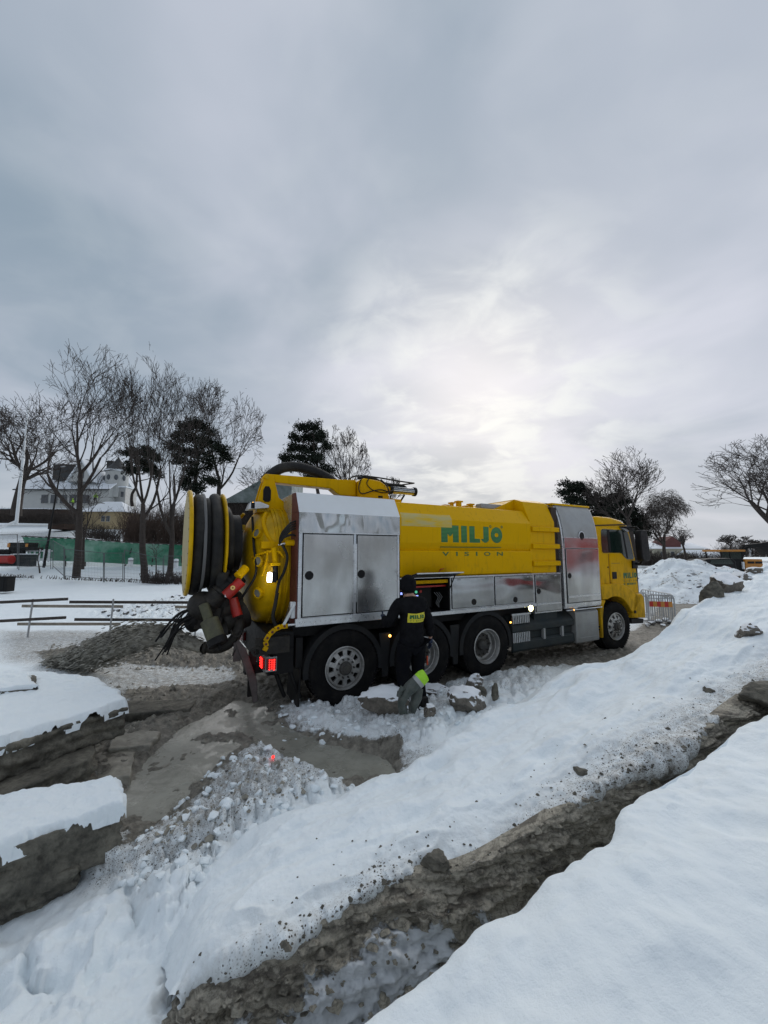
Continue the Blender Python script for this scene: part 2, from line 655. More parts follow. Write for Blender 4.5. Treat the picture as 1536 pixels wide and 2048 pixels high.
b.inputs['Specular IOR Level'].default_value = 0.07
bump_node(t, b, noise_node(t, 1.8, 2, .4), 0.10, 0.05)
M['yellow'] = m


def polished(name, base, rough, wave, scale, stretch, streak=0.0):
    m, t, b = new_mat(name)
    n1 = noise_node(t, scale, 1, 0.3, mapscale=stretch, dist=0.3)
    smear = noise_node(t, 3.0, 6, 0.6, mapscale=(1, 1, 0.35))
    c = mix_node(t, ramp_node(t, smear, [(0.38, 0.0), (0.72, 1.0)]), base, tuple(x * 0.72 for x in base))
    spl = noise_node(t, 2.2, 6, 0.6, mapscale=(1, 1, .5))
    c = mix_node(t, math_node(t, 'MULTIPLY', ramp_node(t, spl, [(0.48, 0.0), (0.70, 1.0)]), 0.40), c, (0.22, 0.21, 0.185))
    t.links.new(c, b.inputs['Base Color'])
    b.inputs['Metallic'].default_value = 0.92
    rr = ramp_node(t, noise_node(t, 1.6, 4, 0.5), [(0.35, rough), (0.7, rough + 0.14)])
    t.links.new(rr, b.inputs['Roughness'])
    bump_node(t, b, n1, wave, 0.14)
    return m


M['polish'] = polished('polished_aluminium', (0.44, 0.455, 0.47), 0.09, 0.42, 0.8, (1, 1, 3.4))
M['polish_flat'] = polished('polished_door_sheet', (0.46, 0.47, 0.48), 0.10, 0.10, 0.7, (1, 1, 2.4))
M['polish_soft'] = polished('rubbed_aluminium', (0.50, 0.51, 0.51), 0.17, 0.75, 0.5, (1, 1, 1.0))
M['polish_wavy'] = polished('wrinkled_aluminium', (0.52, 0.55, 0.57), 0.07, 0.62, 3.0, (1.6, 1, 0.55))


def snow_material(name, mud=True, grain=1.0):
    m, t, b = new_mat(name)
    tc = t.nodes.new('ShaderNodeTexCoord')
    n1 = noise_node(t, 1.3, 5, 0.55)
    snow = mix_node(t, n1, (0.775, 0.85, 0.89), (0.87, 0.925, 0.945))
    nrm = None
    hgt = math_node(t, 'ADD', noise_node(t, 46, 9, 0.74), math_node(t, 'MULTIPLY', noise_node(t, 9, 4, 0.55), 1.6))
    if mud:
        at = t.nodes.new('ShaderNodeAttribute')
        at.attribute_name = 'mud'
        at2 = t.nodes.new('ShaderNodeAttribute')
        at2.attribute_name = 'grime'
        patch = noise_node(t, 7.0, 8, 0.68)
        k = math_node(t, 'ADD', at.outputs['Fac'], math_node(t, 'MULTIPLY', math_node(t, 'SUBTRACT', patch, 0.5), 1.5))
        mask = ramp_node(t, k, [(0.42, 0.0), (0.58, 1.0)])
        mudc = mix_node(t, ramp_node(t, noise_node(t, 11, 7, 0.7), [(0.3, 0.0), (0.7, 1.0)]), (0.055, 0.051, 0.042), (0.30, 0.28, 0.235))
        # slush: greyed snow wherever grime is worked in
        g = math_node(t, 'MULTIPLY', at2.outputs['Fac'], ramp_node(t, noise_node(t, 16, 8, 0.72), [(0.36, 0.15), (0.66, 1.0)]), True)
        snow2 = mix_node(t, g, snow, (0.27, 0.245, 0.21))
        # single specks of soil, fine and coarse thrown on the snow
        vor = t.nodes.new('ShaderNodeTexVoronoi')
        t.links.new(tc.outputs['Object'], vor.inputs['Vector'])
        vor.inputs['Scale'].default_value = 42
        sp = ramp_node(t, vor.outputs['Distance'], [(0.16, 1.0), (0.24, 0.0)])
        sp = math_node(t, 'MULTIPLY', sp, ramp_node(t, math_node(t, 'ADD', at2.outputs['Fac'], math_node(t, 'SUBTRACT', noise_node(t, 5, 3, 0.5), 0.52)), [(0.30, 0.0), (0.50, 1.0)]))
        snow3 = mix_node(t, sp, snow2, (0.05, 0.042, 0.034))
        vor2 = t.nodes.new('ShaderNodeTexVoronoi')
        t.links.new(tc.outputs['Object'], vor2.inputs['Vector'])
        vor2.inputs['Scale'].default_value = 95
        sp2 = ramp_node(t, vor2.outputs['Distance'], [(0.22, 1.0), (0.34, 0.0)])
        sp2 = math_node(t, 'MULTIPLY', sp2, ramp_node(t, math_node(t, 'ADD', at2.outputs['Fac'], math_node(t, 'SUBTRACT', noise_node(t, 3.3, 5, 0.6), 0.5)), [(0.34, 0.0), (0.62, 0.9)]))
        snow3 = mix_node(t, sp2, snow3, (0.09, 0.076, 0.06))
        col = mix_node(t, mask, snow3, mudc)
        t.links.new(col, b.inputs['Base Color'])
        rr = mix_node(t, mask, (0.62, 0.62, 0.62), (0.55, 0.55, 0.55))
        t.links.new(rr, b.inputs['Roughness'])
        hgt = math_node(t, 'ADD', hgt, math_node(t, 'MULTIPLY', math_node(t, 'MULTIPLY', noise_node(t, 20, 7, 0.7), mask), 3.0))
    else:
        t.links.new(snow, b.inputs['Base Color'])
        b.inputs['Roughness'].default_value = 0.6
    b.inputs['Specular IOR Level'].default_value = 0.3
    bump_node(t, b, hgt, 0.5 * grain, 0.02)
    return m


M['ground'] = snow_material('snow_and_mud')
M['snow'] = snow_material('clean_snow', False)

# soil of the cut bank: layered, streaked along the bank
m, t, b = new_mat('soil_bank')
lay = noise_node(t, 3.0, 8, 0.66, mapscale=(0.8, 0.8, 9.0), dist=0.8)
gr = noise_node(t, 34, 10, 0.78)
c = ramp_node(t, lay, [(0.32, (0.085, 0.077, 0.062)), (0.43, (0.30, 0.275, 0.22)), (0.54, (0.54, 0.495, 0.40)), (0.60, (0.24, 0.215, 0.17)), (0.72, (0.15, 0.128, 0.10))])
c = mix_node(t, math_node(t, 'MULTIPLY', ramp_node(t, gr, [(0.46, 0.0), (0.60, 1.0)]), 0.6), c, (0.045, 0.041, 0.034))
peb = t.nodes.new('ShaderNodeTexVoronoi')
tcp = t.nodes.new('ShaderNodeTexCoord')
t.links.new(tcp.outputs['Object'], peb.inputs['Vector'])
peb.inputs['Scale'].default_value = 55
c = mix_node(t, math_node(t, 'MULTIPLY', ramp_node(t, peb.outputs['Distance'], [(0.18, 1.0), (0.28, 0.0)]), ramp_node(t, noise_node(t, 6, 4, .6), [(.5, 0.0), (.6, .7)])), c, (0.42, 0.39, 0.34))
at = t.nodes.new('ShaderNodeAttribute')
at.attribute_name = 'snowy'
pat = noise_node(t, 5.5, 8, 0.66)
mask = ramp_node(t, math_node(t, 'ADD', at.outputs['Fac'], math_node(t, 'MULTIPLY', math_node(t, 'SUBTRACT', pat, 0.5), 1.7)), [(0.47, 0.0), (0.55, 1.0)])
c = mix_node(t, mask, c, (0.80, 0.84, 0.87))
t.links.new(c, b.inputs['Base Color'])
b.inputs['Roughness'].default_value = 0.75
h = math_node(t, 'ADD', math_node(t, 'MULTIPLY', lay, 1.2), gr)
h = math_node(t, 'ADD', h, math_node(t, 'MULTIPLY', mask, 0.8))
bump_node(t, b, h, 0.9, 0.032)
M['soil'] = m

# stone with snow lying where it faces up
def stone_material(name, a, bcol, snow_lo=0.62, snow_hi=0.80):
    m, t, b = new_mat(name)
    n1 = noise_node(t, 4.0, 9, 0.68, dist=0.5)
    n2 = noise_node(t, 22.0, 8, 0.7)
    c = mix_node(t, ramp_node(t, n1, [(0.33, 0.0), (0.66, 1.0)]), a, bcol)
    c = mix_node(t, math_node(t, 'MULTIPLY', ramp_node(t, n2, [(0.45, 0.0), (0.62, 1.0)]), 0.5), c, tuple(x * 0.45 for x in a))
    if snow_lo is not None:
        g = t.nodes.new('ShaderNodeNewGeometry')
        s = t.nodes.new('ShaderNodeSeparateXYZ')
        t.links.new(g.outputs['Normal'], s.inputs[0])
        k = math_node(t, 'ADD', s.outputs[2], math_node(t, 'MULTIPLY', math_node(t, 'SUBTRACT', noise_node(t, 6, 6, 0.6), 0.5), 0.5))
        mask = ramp_node(t, k, [(snow_lo, 0.0), (snow_hi, 1.0)])
        c = mix_node(t, mask, c, (0.84, 0.87, 0.90))
    t.links.new(c, b.inputs['Base Color'])
    b.inputs['Roughness'].default_value = 0.8
    bump_node(t, b, math_node(t, 'ADD', n1, math_node(t, 'MULTIPLY', n2, 0.5)), 0.8, 0.03)
    return m


M['slab'] = stone_material('wet_slab_stone', (0.045, 0.042, 0.034), (0.21, 0.195, 0.155), None)
M['boulder'] = stone_material('snowy_boulder', (0.10, 0.09, 0.075), (0.22, 0.195, 0.16), 0.42, 0.56)
M['farsnow'] = stone_material('snowy_rubble', (0.05, 0.05, 0.05), (0.16, 0.15, 0.14), 0.35, 0.6)
M['roofsnow'] = simple('roof_snow', (0.70, 0.74, 0.78), 0.7, 0, 0.05, 0.4, (0.35, 0.36, 0.37), 0.25)

# slurry: wet, smooth with a thin skin
m, t, b = new_mat('slurry')
n1 = noise_node(t, 2.2, 6, 0.6)
c = mix_node(t, ramp_node(t, n1, [(0.35, 0.0), (0.65, 1.0)]), (0.215, 0.212, 0.178), (0.31, 0.305, 0.26))
c = mix_node(t, math_node(t, 'MULTIPLY', ramp_node(t, noise_node(t, 14, 7, 0.7), [(0.5, 0.0), (0.66, 1.0)]), 0.45), c, (0.145, 0.14, 0.115))
t.links.new(c, b.inputs['Base Color'])
rr = ramp_node(t, noise_node(t, 1.9, 6, 0.65), [(0.44, 0.05), (0.52, 0.42)])
t.links.new(rr, b.inputs['Roughness'])
bump_node(t, b, math_node(t, 'ADD', noise_node(t, 12, 6, 0.65), math_node(t, 'MULTIPLY', noise_node(t, 45, 5, 0.6), 0.35)), 0.35, 0.012)
M['slurry'] = m
# ================================================================== TERRAIN
TH = 0.4947
TR0 = Vector((-0.547, 5.683, 0))
EX = Vector((math.cos(TH), math.sin(TH), 0))
EY = Vector((-math.sin(TH), math.cos(TH), 0))


def truck_xy(s, y, z=0.0):
    return TR0 + EX * s + EY * y + Vector((0, 0, z))


CTRL = [(0, 1870, -.08), (0, 2040, .10), (100, 1960, .07), (200, 2040, .18), (340, 2040, .22), (310, 1860, .10), (370, 1790, .12), (200, 1770, .0),
        (120, 1860, .0), (300, 1690, .04), (420, 1690, .12), (450, 1750, .13), (550, 1650, .18), (600, 1590, .22), (690, 1605, .14), (735, 1605, .10),
        (500, 1545, .22), (560, 1535, .20), (470, 1500, .20), (440, 1520, .10), (640, 1565, .16), (300, 1560, -.05), (480, 1440, -.05), (650, 1510, -.05),
        (740, 1560, -.05), (600, 1450, -.05), (560, 1480, -.05), (700, 1540, -.05), (330, 1610, -.04), (200, 1510, .05), (260, 1440, .05), (230, 1560, .03),
        (400, 1530, .03), (390, 1600, .06), (420, 1480, .02), (350, 1440, .03), (620, 1420, .06), (700, 1450, .07), (800, 1490, .10), (860, 1500, .14),
        (840, 1440, .10), (900, 1420, .12), (760, 1400, .06), (1000, 1390, .22), (1080, 1350, .22), (950, 1450, .22), (880, 1540, .10), (790, 1560, .02),
        (940, 1365, .10), (300, 1395, .03), (150, 1370, .10), (400, 1355, .03), (0, 1310, .08), (0, 1450, .05), (150, 1600, .0),
        (600, 1400, .0), (690, 1402, .0), (870, 1375, .02), (975, 1350, .02), (1235, 1300, .04), (1150, 1320, .0), (480, 1380, .02),
        (1000, 1560, .0), (1200, 1450, .1), (700, 1760, .0), (800, 1900, -.1), (1100, 1700, -.1), (1400, 1450, .0), (450, 1950, -.05), (600, 2020, -.1)]
cp = np.array([[*at_z(px, py, z)] for px, py, z in CTRL])
far = []
for k in range(28):
    a = 2 * math.pi * k / 28
    far.append([13 * math.cos(a), 13 * math.sin(a) + 3, 0.0])
    far.append([19 * math.cos(a), 19 * math.sin(a) + 3, 0.0])
for s in (0, 2, 4, 6, 8, 10):
    for y in (0.8, 2.2):
        p = truck_xy(s, y)
        far.append([p.x, p.y, 0.0])
far += [[0, -3, 0.1], [-3, 0, 0.05], [3, 0, 0.0], [0, 0, -0.1]]
cp = np.vstack([cp, np.array(far)])


def tps_kernel(r):
    return np.where(r > 1e-9, r * r * np.log(r + 1e-12), 0.0)


_n = len(cp)
_A = np.zeros((_n + 3, _n + 3))
_A[:_n, :_n] = tps_kernel(np.hypot(cp[:, None, 0] - cp[None, :, 0], cp[:, None, 1] - cp[None, :, 1])) + np.eye(_n) * 0.02
_A[:_n, _n:] = np.c_[np.ones(_n), cp[:, :2]]
_A[_n:, :_n] = _A[:_n, _n:].T
_w = np.linalg.solve(_A, np.r_[cp[:, 2], 0, 0, 0])


def tps(x, y):
    out = _w[_n] + _w[_n + 1] * x + _w[_n + 2] * y
    for i in range(_n):
        out += _w[i] * tps_kernel(np.hypot(x - cp[i, 0], y - cp[i, 1]))
    return out


def hill(x, y):
    d = np.hypot(x, y)
    up = np.interp(y, [24, 30, 35, 45, 60, 80, 110, 160, 400], [0, 0.15, 1.1, 2.8, 5.4, 8.8, 12.5, 15, 16])
    m = sstep(-0.02, -0.42, x / np.maximum(y, 1.0))
    right = np.interp(y, [30, 80, 200, 600], [0, 0.6, 2.0, 3.0]) * (1 - m)
    back = np.interp(-y, [7, 12, 20, 30, 60], [0, 0.4, 2.6, 5.0, 8.0])  # unseen rise behind the camera, added to shade the truck side and darken reflections
    return np.where(y > 20, up * m * 0.97 + right, 0) + back


def wpoly(pts, z=0.0):
    return [tuple(at_z(px, py, z)[:2]) for px, py in pts]


POOL = wpoly([(258, 1625), (243, 1590), (290, 1520), (350, 1462), (430, 1425), (470, 1402), (530, 1412), (565, 1452), (650, 1490), (720, 1503), (770, 1512),
              (805, 1538), (748, 1592), (700, 1582), (640, 1548), (565, 1528), (520, 1510), (495, 1500), (440, 1540), (410, 1560), (370, 1600), (330, 1625), (290, 1640)])
MUDS = [wpoly([(170, 1480), (255, 1425), (250, 1385), (330, 1378), (480, 1362), (620, 1385), (545, 1420), (600, 1462), (700, 1482), (800, 1500), (815, 1540), (750, 1600),
               (640, 1550), (560, 1535), (520, 1520), (470, 1560), (420, 1600), (350, 1650), (260, 1720), (235, 1680), (180, 1580)]),
        wpoly([(70, 1312), (200, 1298), (400, 1300), (520, 1302), (520, 1338), (350, 1340), (200, 1338), (110, 1350)]),
        [tuple(truck_xy(s, y)[:2]) for s, y in ((-1.2, .35), (0.6, .12), (2.2, 0.1), (3.3, -.15), (5.0, -.45), (7.2, -.8), (9.5, -1.2), (9.5, .8), (7, 3.0), (-1.2, 3.0))],
        wpoly([(1330, 1190), (1420, 1212), (1400, 1232), (1330, 1262), (1280, 1310), (1200, 1345), (1150, 1340), (1230, 1290), (1300, 1240)])]
GRIME = [wpoly([(300, 1790), (240, 1700), (330, 1640), (480, 1470), (560, 1530), (640, 1600), (600, 1640), (480, 1690), (400, 1740)]),
         wpoly([(560, 1395), (800, 1370), (1120, 1330), (1100, 1400), (980, 1440), (850, 1480), (700, 1480), (600, 1450)]),
         wpoly([(0, 1260), (500, 1270), (500, 1385), (250, 1400), (100, 1345), (0, 1330)]),
         wpoly([(1290, 1190), (1420, 1210), (1400, 1240), (1300, 1310), (1270, 1300)])]
LUMPS = wpoly([(330, 1880), (220, 1760), (330, 1650), (480, 1455), (560, 1500), (760, 1590), (600, 1670), (450, 1760), (390, 1860)])
CHURN = wpoly([(560, 1400), (850, 1370), (1130, 1330), (1100, 1420), (990, 1480), (870, 1530), (800, 1530), (620, 1460)])

rs = [0.25]
while rs[-1] < 1600:
    rs.append(rs[-1] * (1.0080 if rs[-1] < 34 else 1.035))
rs = np.array(rs)
fine_a = np.radians(np.arange(-51, 51.01, 0.21))
rest = np.radians(np.arange(51 + 4, 360 - 51 - 1, 4.0))
an = np.concatenate([fine_a, rest])
RR, AA = np.meshgrid(rs, an, indexing='ij')
GX, GY = RR * np.sin(AA), RR * np.cos(AA)
x, y = GX.ravel(), GY.ravel()
rad = RR.ravel()
near = rad < 20
z = np.zeros_like(x)
z[near] = tps(x[near], y[near]) * sstep(19, 14, rad[near])
z += hill(x, y)
pool_d = np.full_like(x, -9.0)
mud = np.full_like(x, -9.0)
grime = np.full_like(x, -9.0)
lump = np.full_like(x, -9.0)
churn = np.full_like(x, -9.0)
q = rad < 26
pool_d[q] = poly_sd(x[q], y[q], POOL)
for p in MUDS:
    mud[q] = np.maximum(mud[q], poly_sd(x[q], y[q], p))
for p in GRIME:
    grime[q] = np.maximum(grime[q], poly_sd(x[q], y[q], p))
lump[q] = poly_sd(x[q], y[q], LUMPS)
churn[q] = poly_sd(x[q], y[q], CHURN)
n_big = fbm(x * 0.55, y * 0.55, 3, 1)
n_mid = fbm(x * 2.2, y * 2.2, 4, 4)
n_small = fbm(x * 9, y * 9, 4, 8, 0.6)
lw = sstep(-0.12, 0.15, lump)
cw = sstep(-0.15, 0.3, churn)
mw = sstep(-0.10, 0.12, mud)
pw = sstep(-0.10, 0.12, pool_d + 0.05 * n_small + 0.13 * n_mid)
wx, wy = x + 0.07 * fbm(x * 6, y * 6, 2, 20), y + 0.07 * fbm(x * 6 + 9, y * 6, 2, 21)
c1, c2, cv = cells(wx * 4.2, wy * 4.2, 2)
clod = np.sqrt(np.clip(1.0 - c1 * c1 * 1.7, 0, 1)) * (0.35 + 0.65 * cv) * sstep(0.0, 0.10, c2 - c1)
e1, e2, ev = cells(wx * 11, wy * 11, 5)
clod2 = np.sqrt(np.clip(1.0 - e1 * e1 * 1.8, 0, 1)) * (0.2 + 0.8 * ev) * sstep(0.0, 0.12, e2 - e1)
field = sstep(8.5, 12, rad)
z += 0.035 * n_big * sstep(0.5, 3, rad) + 0.022 * n_mid * (1 - 0.6 * pw) * (1 - 0.35 * field)
rid1 = 1 - np.abs(fbm(x * 4.3 + 3, y * 4.3, 3, 44)) * 2.2
rid2 = 1 - np.abs(fbm(x * 11 + 5, y * 11, 3, 47)) * 2.2
z += lw * (0.095 * clod + 0.035 * clod2 + 0.035 * np.clip(rid1, -.5, .6) + 0.014 * rid2 - 0.05) * (1 - 0.6 * mw)
soft = np.zeros_like(x)
nq = rad < 8
soft[nq] = sstep(-0.15, 0.35, poly_sd(x[nq], y[nq], wpoly([(-300, 2200), (-200, 1880), (120, 1850), (260, 1720), (420, 1640), (560, 1650), (400, 1850), (350, 2200)])))
s1, s2, sv_ = cells(wx * 2.6 + 2, wy * 2.6, 17)
z += soft * (0.022 * clod2 * sstep(-.2, .4, n_mid) + 0.030 * clod * sstep(0, .5, -n_mid) + 0.010 * n_small)
z += soft * 1.9 * (0.055 * np.sqrt(np.clip(1 - s1 * s1 * 1.4, 0, 1)) * sv_ * sstep(0, .16, s2 - s1) + 0.030 * np.clip(1 - np.abs(fbm(x * 2.1, y * 2.1 + x, 3, 71)) * 2.5, 0, 1) - 0.03)
z += cw * (0.05 * clod2 * (0.3 + clod) + 0.085 * clod + 0.04 * n_mid - 0.03) * (1 - 0.6 * mw)
z += (0.010 + 0.018 * mw * (1 - pw)) * n_small * sstep(60, 15, rad)
ridged = 1 - np.abs(perlin(x * 3.1 + y * 1.4, y * 5.5 - x * 1.2, 33)) * 2
z += mw * (1 - pw) * 0.05 * np.clip(ridged - 0.35, 0, 1) * sstep(16, 9, rad)
track = poly_sd(x[q], y[q], MUDS[1])
tz = np.zeros_like(x)
tz[q] = sstep(-0.2, 0.3, track)
z += tz * (0.06 * clod2 + 0.03 * n_small)
shore = np.where(pool_d > -0.5, 0.010 + 0.09 * sstep(0.02, -0.35, pool_d) + 0.025 * n_small + 0.02 * n_mid, -9)
z = np.maximum(z, shore)
z = z * (1 - pw) + pw * (-0.040 + 0.015 * n_small + 0.080 * np.clip(n_mid + 0.02, -1, 1))
# rubble strip in the open field in front of the trees
rub = poly_sd(x[q], y[q], wpoly([(190, 1222), (330, 1196), (400, 1190), (420, 1232), (300, 1245), (200, 1240)]))
rz_ = np.zeros_like(x)
rz_[q] = sstep(-0.6, 0.5, rub)
z += rz_ * (0.14 * clod + 0.05 * n_small)
mud_attr = np.clip(0.5 + mud * 3.2, 0, 1)
mud_attr = np.maximum(mud_attr, rz_ * 0.36)
mud_attr = np.where(rad > 26, 0.0, mud_attr)
# soil showing through the thin snow round the trees
thin = np.zeros_like(x)
for (px, py, rr_) in ((150, 1150, 2.4), (290, 1160, 1.4), (335, 1155, 1.8), (20, 1160, 2.0)):
    c0 = at_z(px, py, 0.15)
    thin = np.maximum(thin, sstep(rr_, rr_ * 0.3, np.hypot((x - c0.x) * 0.7, y - c0.y)))
mud_attr = np.maximum(mud_attr, thin * 0.42)
brush_zone = sstep(38, 45, y) * sstep(-0.1, -0.3, x / np.maximum(y, 1)) * sstep(75, 60, y)
mud_attr = np.maximum(mud_attr, brush_zone * 0.38)
mud_attr = np.where(y < -9, np.clip(0.25 + (-9 - y) * 0.06, 0, 0.62), mud_attr)  # dark ground colour on the added rise behind the camera
grime_attr = np.clip(0.45 + grime * 1.8, 0, 1)
grime_attr = np.maximum(grime_attr, np.clip(0.9 + mud * 2.0, 0, 0.9))
grime_attr = np.where((cw > 0.3) & (mw < .5), grime_attr * 0.5, grime_attr)
grime_attr = np.where(rad > 26, 0.05, grime_attr)
nr, na = len(rs), len(an)
idx = np.arange(nr * na).reshape(nr, na)
jn = np.r_[np.arange(1, na), 0]
quads = np.stack([idx[:-1, :], idx[:-1][:, jn], idx[1:][:, jn], idx[1:, :]], -1).reshape(-1, 4)
V = np.c_[x, y, z]
ground = mesh_obj('ground', np_mesh('ground', V, quads, {'mud': mud_attr, 'grime': grime_attr}), M['ground'], None, 180)
tag(ground, kind='structure')
_gx, _gy, _gz = GX, GY, z.reshape(nr, na)
_lr = np.log(rs)


def ground_z(px, py):
    r = math.hypot(px, py)
    a = math.atan2(px, py) % (2 * math.pi)
    i = int(np.clip(np.searchsorted(rs, r) - 1, 0, nr - 2))
    aa = an % (2 * math.pi)
    j = int(np.argmin(np.abs((aa - a + math.pi) % (2 * math.pi) - math.pi)))
    f = (r - rs[i]) / (rs[i + 1] - rs[i])
    return float(_gz[i, j] * (1 - f) + _gz[i + 1, j] * f)


def on_ground(px, py, z0=0.0):
    """point of the ground seen at a surveyed direction (marches along the sight line)"""
    a, b_, c_ = ray(px, py)
    t = 0.5
    last = t
    while t < 700:
        P = (a * t, b_ * t, CAM_H + c_ * t)
        if P[2] <= ground_z(P[0], P[1]):
            break
        last = t
        t *= 1.01
    return Vector((a * last, b_ * last, ground_z(a * last, b_ * last)))


# the puddle of slurry
pg = np.array(POOL)
pcx = pg.mean(0)
sx = np.linspace(pg[:, 0].min() - .15, pg[:, 0].max() + .15, 160)
sy = np.linspace(pg[:, 1].min() - .15, pg[:, 1].max() + .15, 150)
PX, PY = np.meshgrid(sx, sy, indexing='ij')
PZ = -0.004 + 0.003 * fbm(PX * 3, PY * 3, 3, 40)
keep = poly_sd(PX.ravel(), PY.ravel(), POOL).reshape(PX.shape) > -0.14
ii = np.arange(PX.size).reshape(PX.shape)
qd = np.stack([ii[:-1, :-1], ii[1:, :-1], ii[1:, 1:], ii[:-1, 1:]], -1)
kq = keep[:-1, :-1] & keep[1:, :-1] & keep[1:, 1:] & keep[:-1, 1:]
slurry = mesh_obj('slurry_pool', np_mesh('slurry_pool', np.c_[PX.ravel(), PY.ravel(), PZ.ravel()], qd[kq]), M['slurry'], None, 180)
tag(slurry, kind='structure')


# ------------------------------------------------------------------ lofted banks
def loft(lines, nu, nv):
    """lines: list of equally long point lists; returns (nu, nv, 3) grid: u along the lines, v across them"""
    A = np.array([[tuple(p) for p in ln] for ln in lines], float)          # (L, S, 3)
    B = np.array([spline(A[i], nu) for i in range(A.shape[0])])               # (L, nu, 3)
    return np.array([spline(B[:, k], nv) for k in range(nu)])                 # (nu, nv, 3)


def grid_normals(G):
    du = np.gradient(G, axis=0)
    dv = np.gradient(G, axis=1)
    n = np.cross(du, dv)
    n /= np.linalg.norm(n, axis=2, keepdims=True) + 1e-12
    if n[..., 2].mean() < 0:
        n = -n
    return n


def grid_mesh(name, G, mat, attrs):
    nu, nv = G.shape[:2]
    ii = np.arange(nu * nv).reshape(nu, nv)
    qd = np.stack([ii[:-1, :-1], ii[1:, :-1], ii[1:, 1:], ii[:-1, 1:]], -1).reshape(-1, 4)
    return mesh_obj(name, np_mesh(name, G.reshape(-1, 3), qd, {k: v.ravel() for k, v in attrs.items()}), mat, None, 180)


def S(*pts):
    return [at_z(px, py, zz) for px, py, zz in pts]


def shift(P, dx, dy, z):
    return Vector((P.x + dx, P.y + dy, z))


# the long snow bank in the middle: stations run from its low left end to the high right end
lip = S((352, 2030, .28), (372, 1988, .32), (430, 1942, .40), (520, 1898, .44), (600, 1866, .47), (697, 1802, .50), (787, 1756, .52), (925, 1735, .54), (1037, 1675, .58), (1111, 1628, .62),
        (1248, 1548, .70), (1347, 1508, .76), (1480, 1400, .88), (1545, 1362, .95), (1620, 1322, 1.04), (1750, 1262, 1.18), (1960, 1215, 1.30))
crest = S((345, 2015, .26), (375, 1900, .30), (396, 1845, .32), (440, 1775, .34), (520, 1712, .36), (600, 1662, .38), (680, 1624, .40), (750, 1584, .42), (823, 1559, .44), (880, 1524, .46),
          (958, 1478, .50), (1030, 1420, .56), (1170, 1352, .72), (1290, 1304, .92), (1412, 1216, 1.32), (1500, 1152, 1.68), (1640, 1088, 2.25))
crest[-1] = Vector((12.2, 11.4, 2.12))
crest[-2] = Vector((8.35, 8.75, 1.68))
n_st = len(lip)
l2 = [lip[i].lerp(crest[i], 0.16) + Vector((0, 0, 0.035)) for i in range(n_st)]
l3 = [lip[i].lerp(crest[i], 0.40) + Vector((0, 0, 0.05)) for i in range(n_st)]
l4 = [lip[i].lerp(crest[i], 0.72) + Vector((0, 0, 0.03)) for i in range(n_st)]
under = [shift(p, 0.03, 0.03, p.z - 0.13) for p in lip]
backs = [crest[i] + Vector((-0.10, 0.16, -0.07)) for i in range(n_st)]
foot = [Vector((crest[i].x - 0.35, crest[i].y + 0.55, -0.06 + (0.0 if i < 13 else (crest[i].z - 0.9) * 0.4))) for i in range(n_st)]
NU, NV = 620, 200
G = loft([under, lip, l2, l3, l4, crest, backs, foot], NU, NV)
N = grid_normals(G)
v_ = np.linspace(0, 7, NV)[None, :] * np.ones((NU, 1))
gx, gy = G[..., 0], G[..., 1]
uu = gx * EX.x + gy * EX.y
vv = gx * EY.x + gy * EY.y
d = 0.085 * fbm(uu * 0.8, vv * 1.9, 2, 50) + 0.010 * fbm(gx * 4, gy * 4, 4, 52) + 0.004 * fbm(gx * 16, gy * 16, 3, 53)
# shallow dents where snow has slid and been trodden
k1, k2, kv = cells(uu * 1.5, vv * 2.6, 7)
d -= 0.055 * sstep(0.36, 0.05, k1) * (kv > 0.62)
d += 0.020 * np.clip(1 - np.abs(fbm(uu * 1.6 + 4, vv * 4.5, 3, 58)) * 2.6, 0, 1)
edge = sstep(0.0, 1.0, v_)
d = d * (0.25 + 0.75 * edge)
jag = 0.05 * fbm(uu * 7, vv * 0.5, 4, 56)
G = G + N * d[..., None]
lipw = np.exp(-((v_ - 1.0) / 0.7) ** 2)
G[..., 1] += -jag * lipw
G[..., 2] += 0.6 * jag * lipw
gr = np.clip(1.05 - (v_ - 0.9) * 0.55, 0, 1)
xs_ = np.interp(np.linspace(0, 1, NU), [0, 0.3, 0.45, 0.6, 0.8, 1.0], [0.45, 0.55, 0.65, 0.9, 1.25, 0.8])[:, None]
gr = np.clip(gr * xs_, 0, 1)
bank = grid_mesh('snow_bank', G, M['ground'], {'mud': np.clip(0.34 * (1.95 - v_), 0, 0.50) * np.clip(xs_, .3, 1) * np.ones_like(gx), 'grime': np.clip(gr * 0.95 + 0.02, 0, .9)})
tag(bank, kind='structure')

# the cut soil face under it
floor_ = S((335, 2060, .24), (352, 2085, .20), (430, 2150, .12), (520, 2160, .12), (620, 2150, .14), (720, 2110, .16), (830, 2010, .20), (960, 1910, .24), (1075, 1810, .28), (1160, 1750, .32),
           (1290, 1650, .40), (1390, 1590, .48), (1500, 1500, .58), (1570, 1450, .64), (1640, 1405, .72), (1750, 1350, .80), (1960, 1300, .9))
top_in = [shift(p, -0.02, 0.09, p.z + 0.0) for p in lip]
m1 = [lip[i].lerp(floor_[i], 0.28) + Vector((0, 0.0, -0.01)) for i in range(n_st)]
m2 = [lip[i].lerp(floor_[i], 0.62) + Vector((0, 0.0, 0.02)) for i in range(n_st)]
NU2, NV2 = 560, 110
G2 = loft([[p + Vector((0.1, -0.4, -0.05)) for p in floor_], floor_, m2, m1, lip, top_in], NU2, NV2)
N2 = grid_normals(G2)
v2 = np.linspace(0, 5, NV2)[None, :] * np.ones((NU2, 1))
gx, gy, gz = G2[..., 0], G2[..., 1], G2[..., 2]
uu = gx * EX.x + gy * EX.y
rid = 1 - np.abs(perlin(uu * 1.1, gz * 17, 60)) * 2
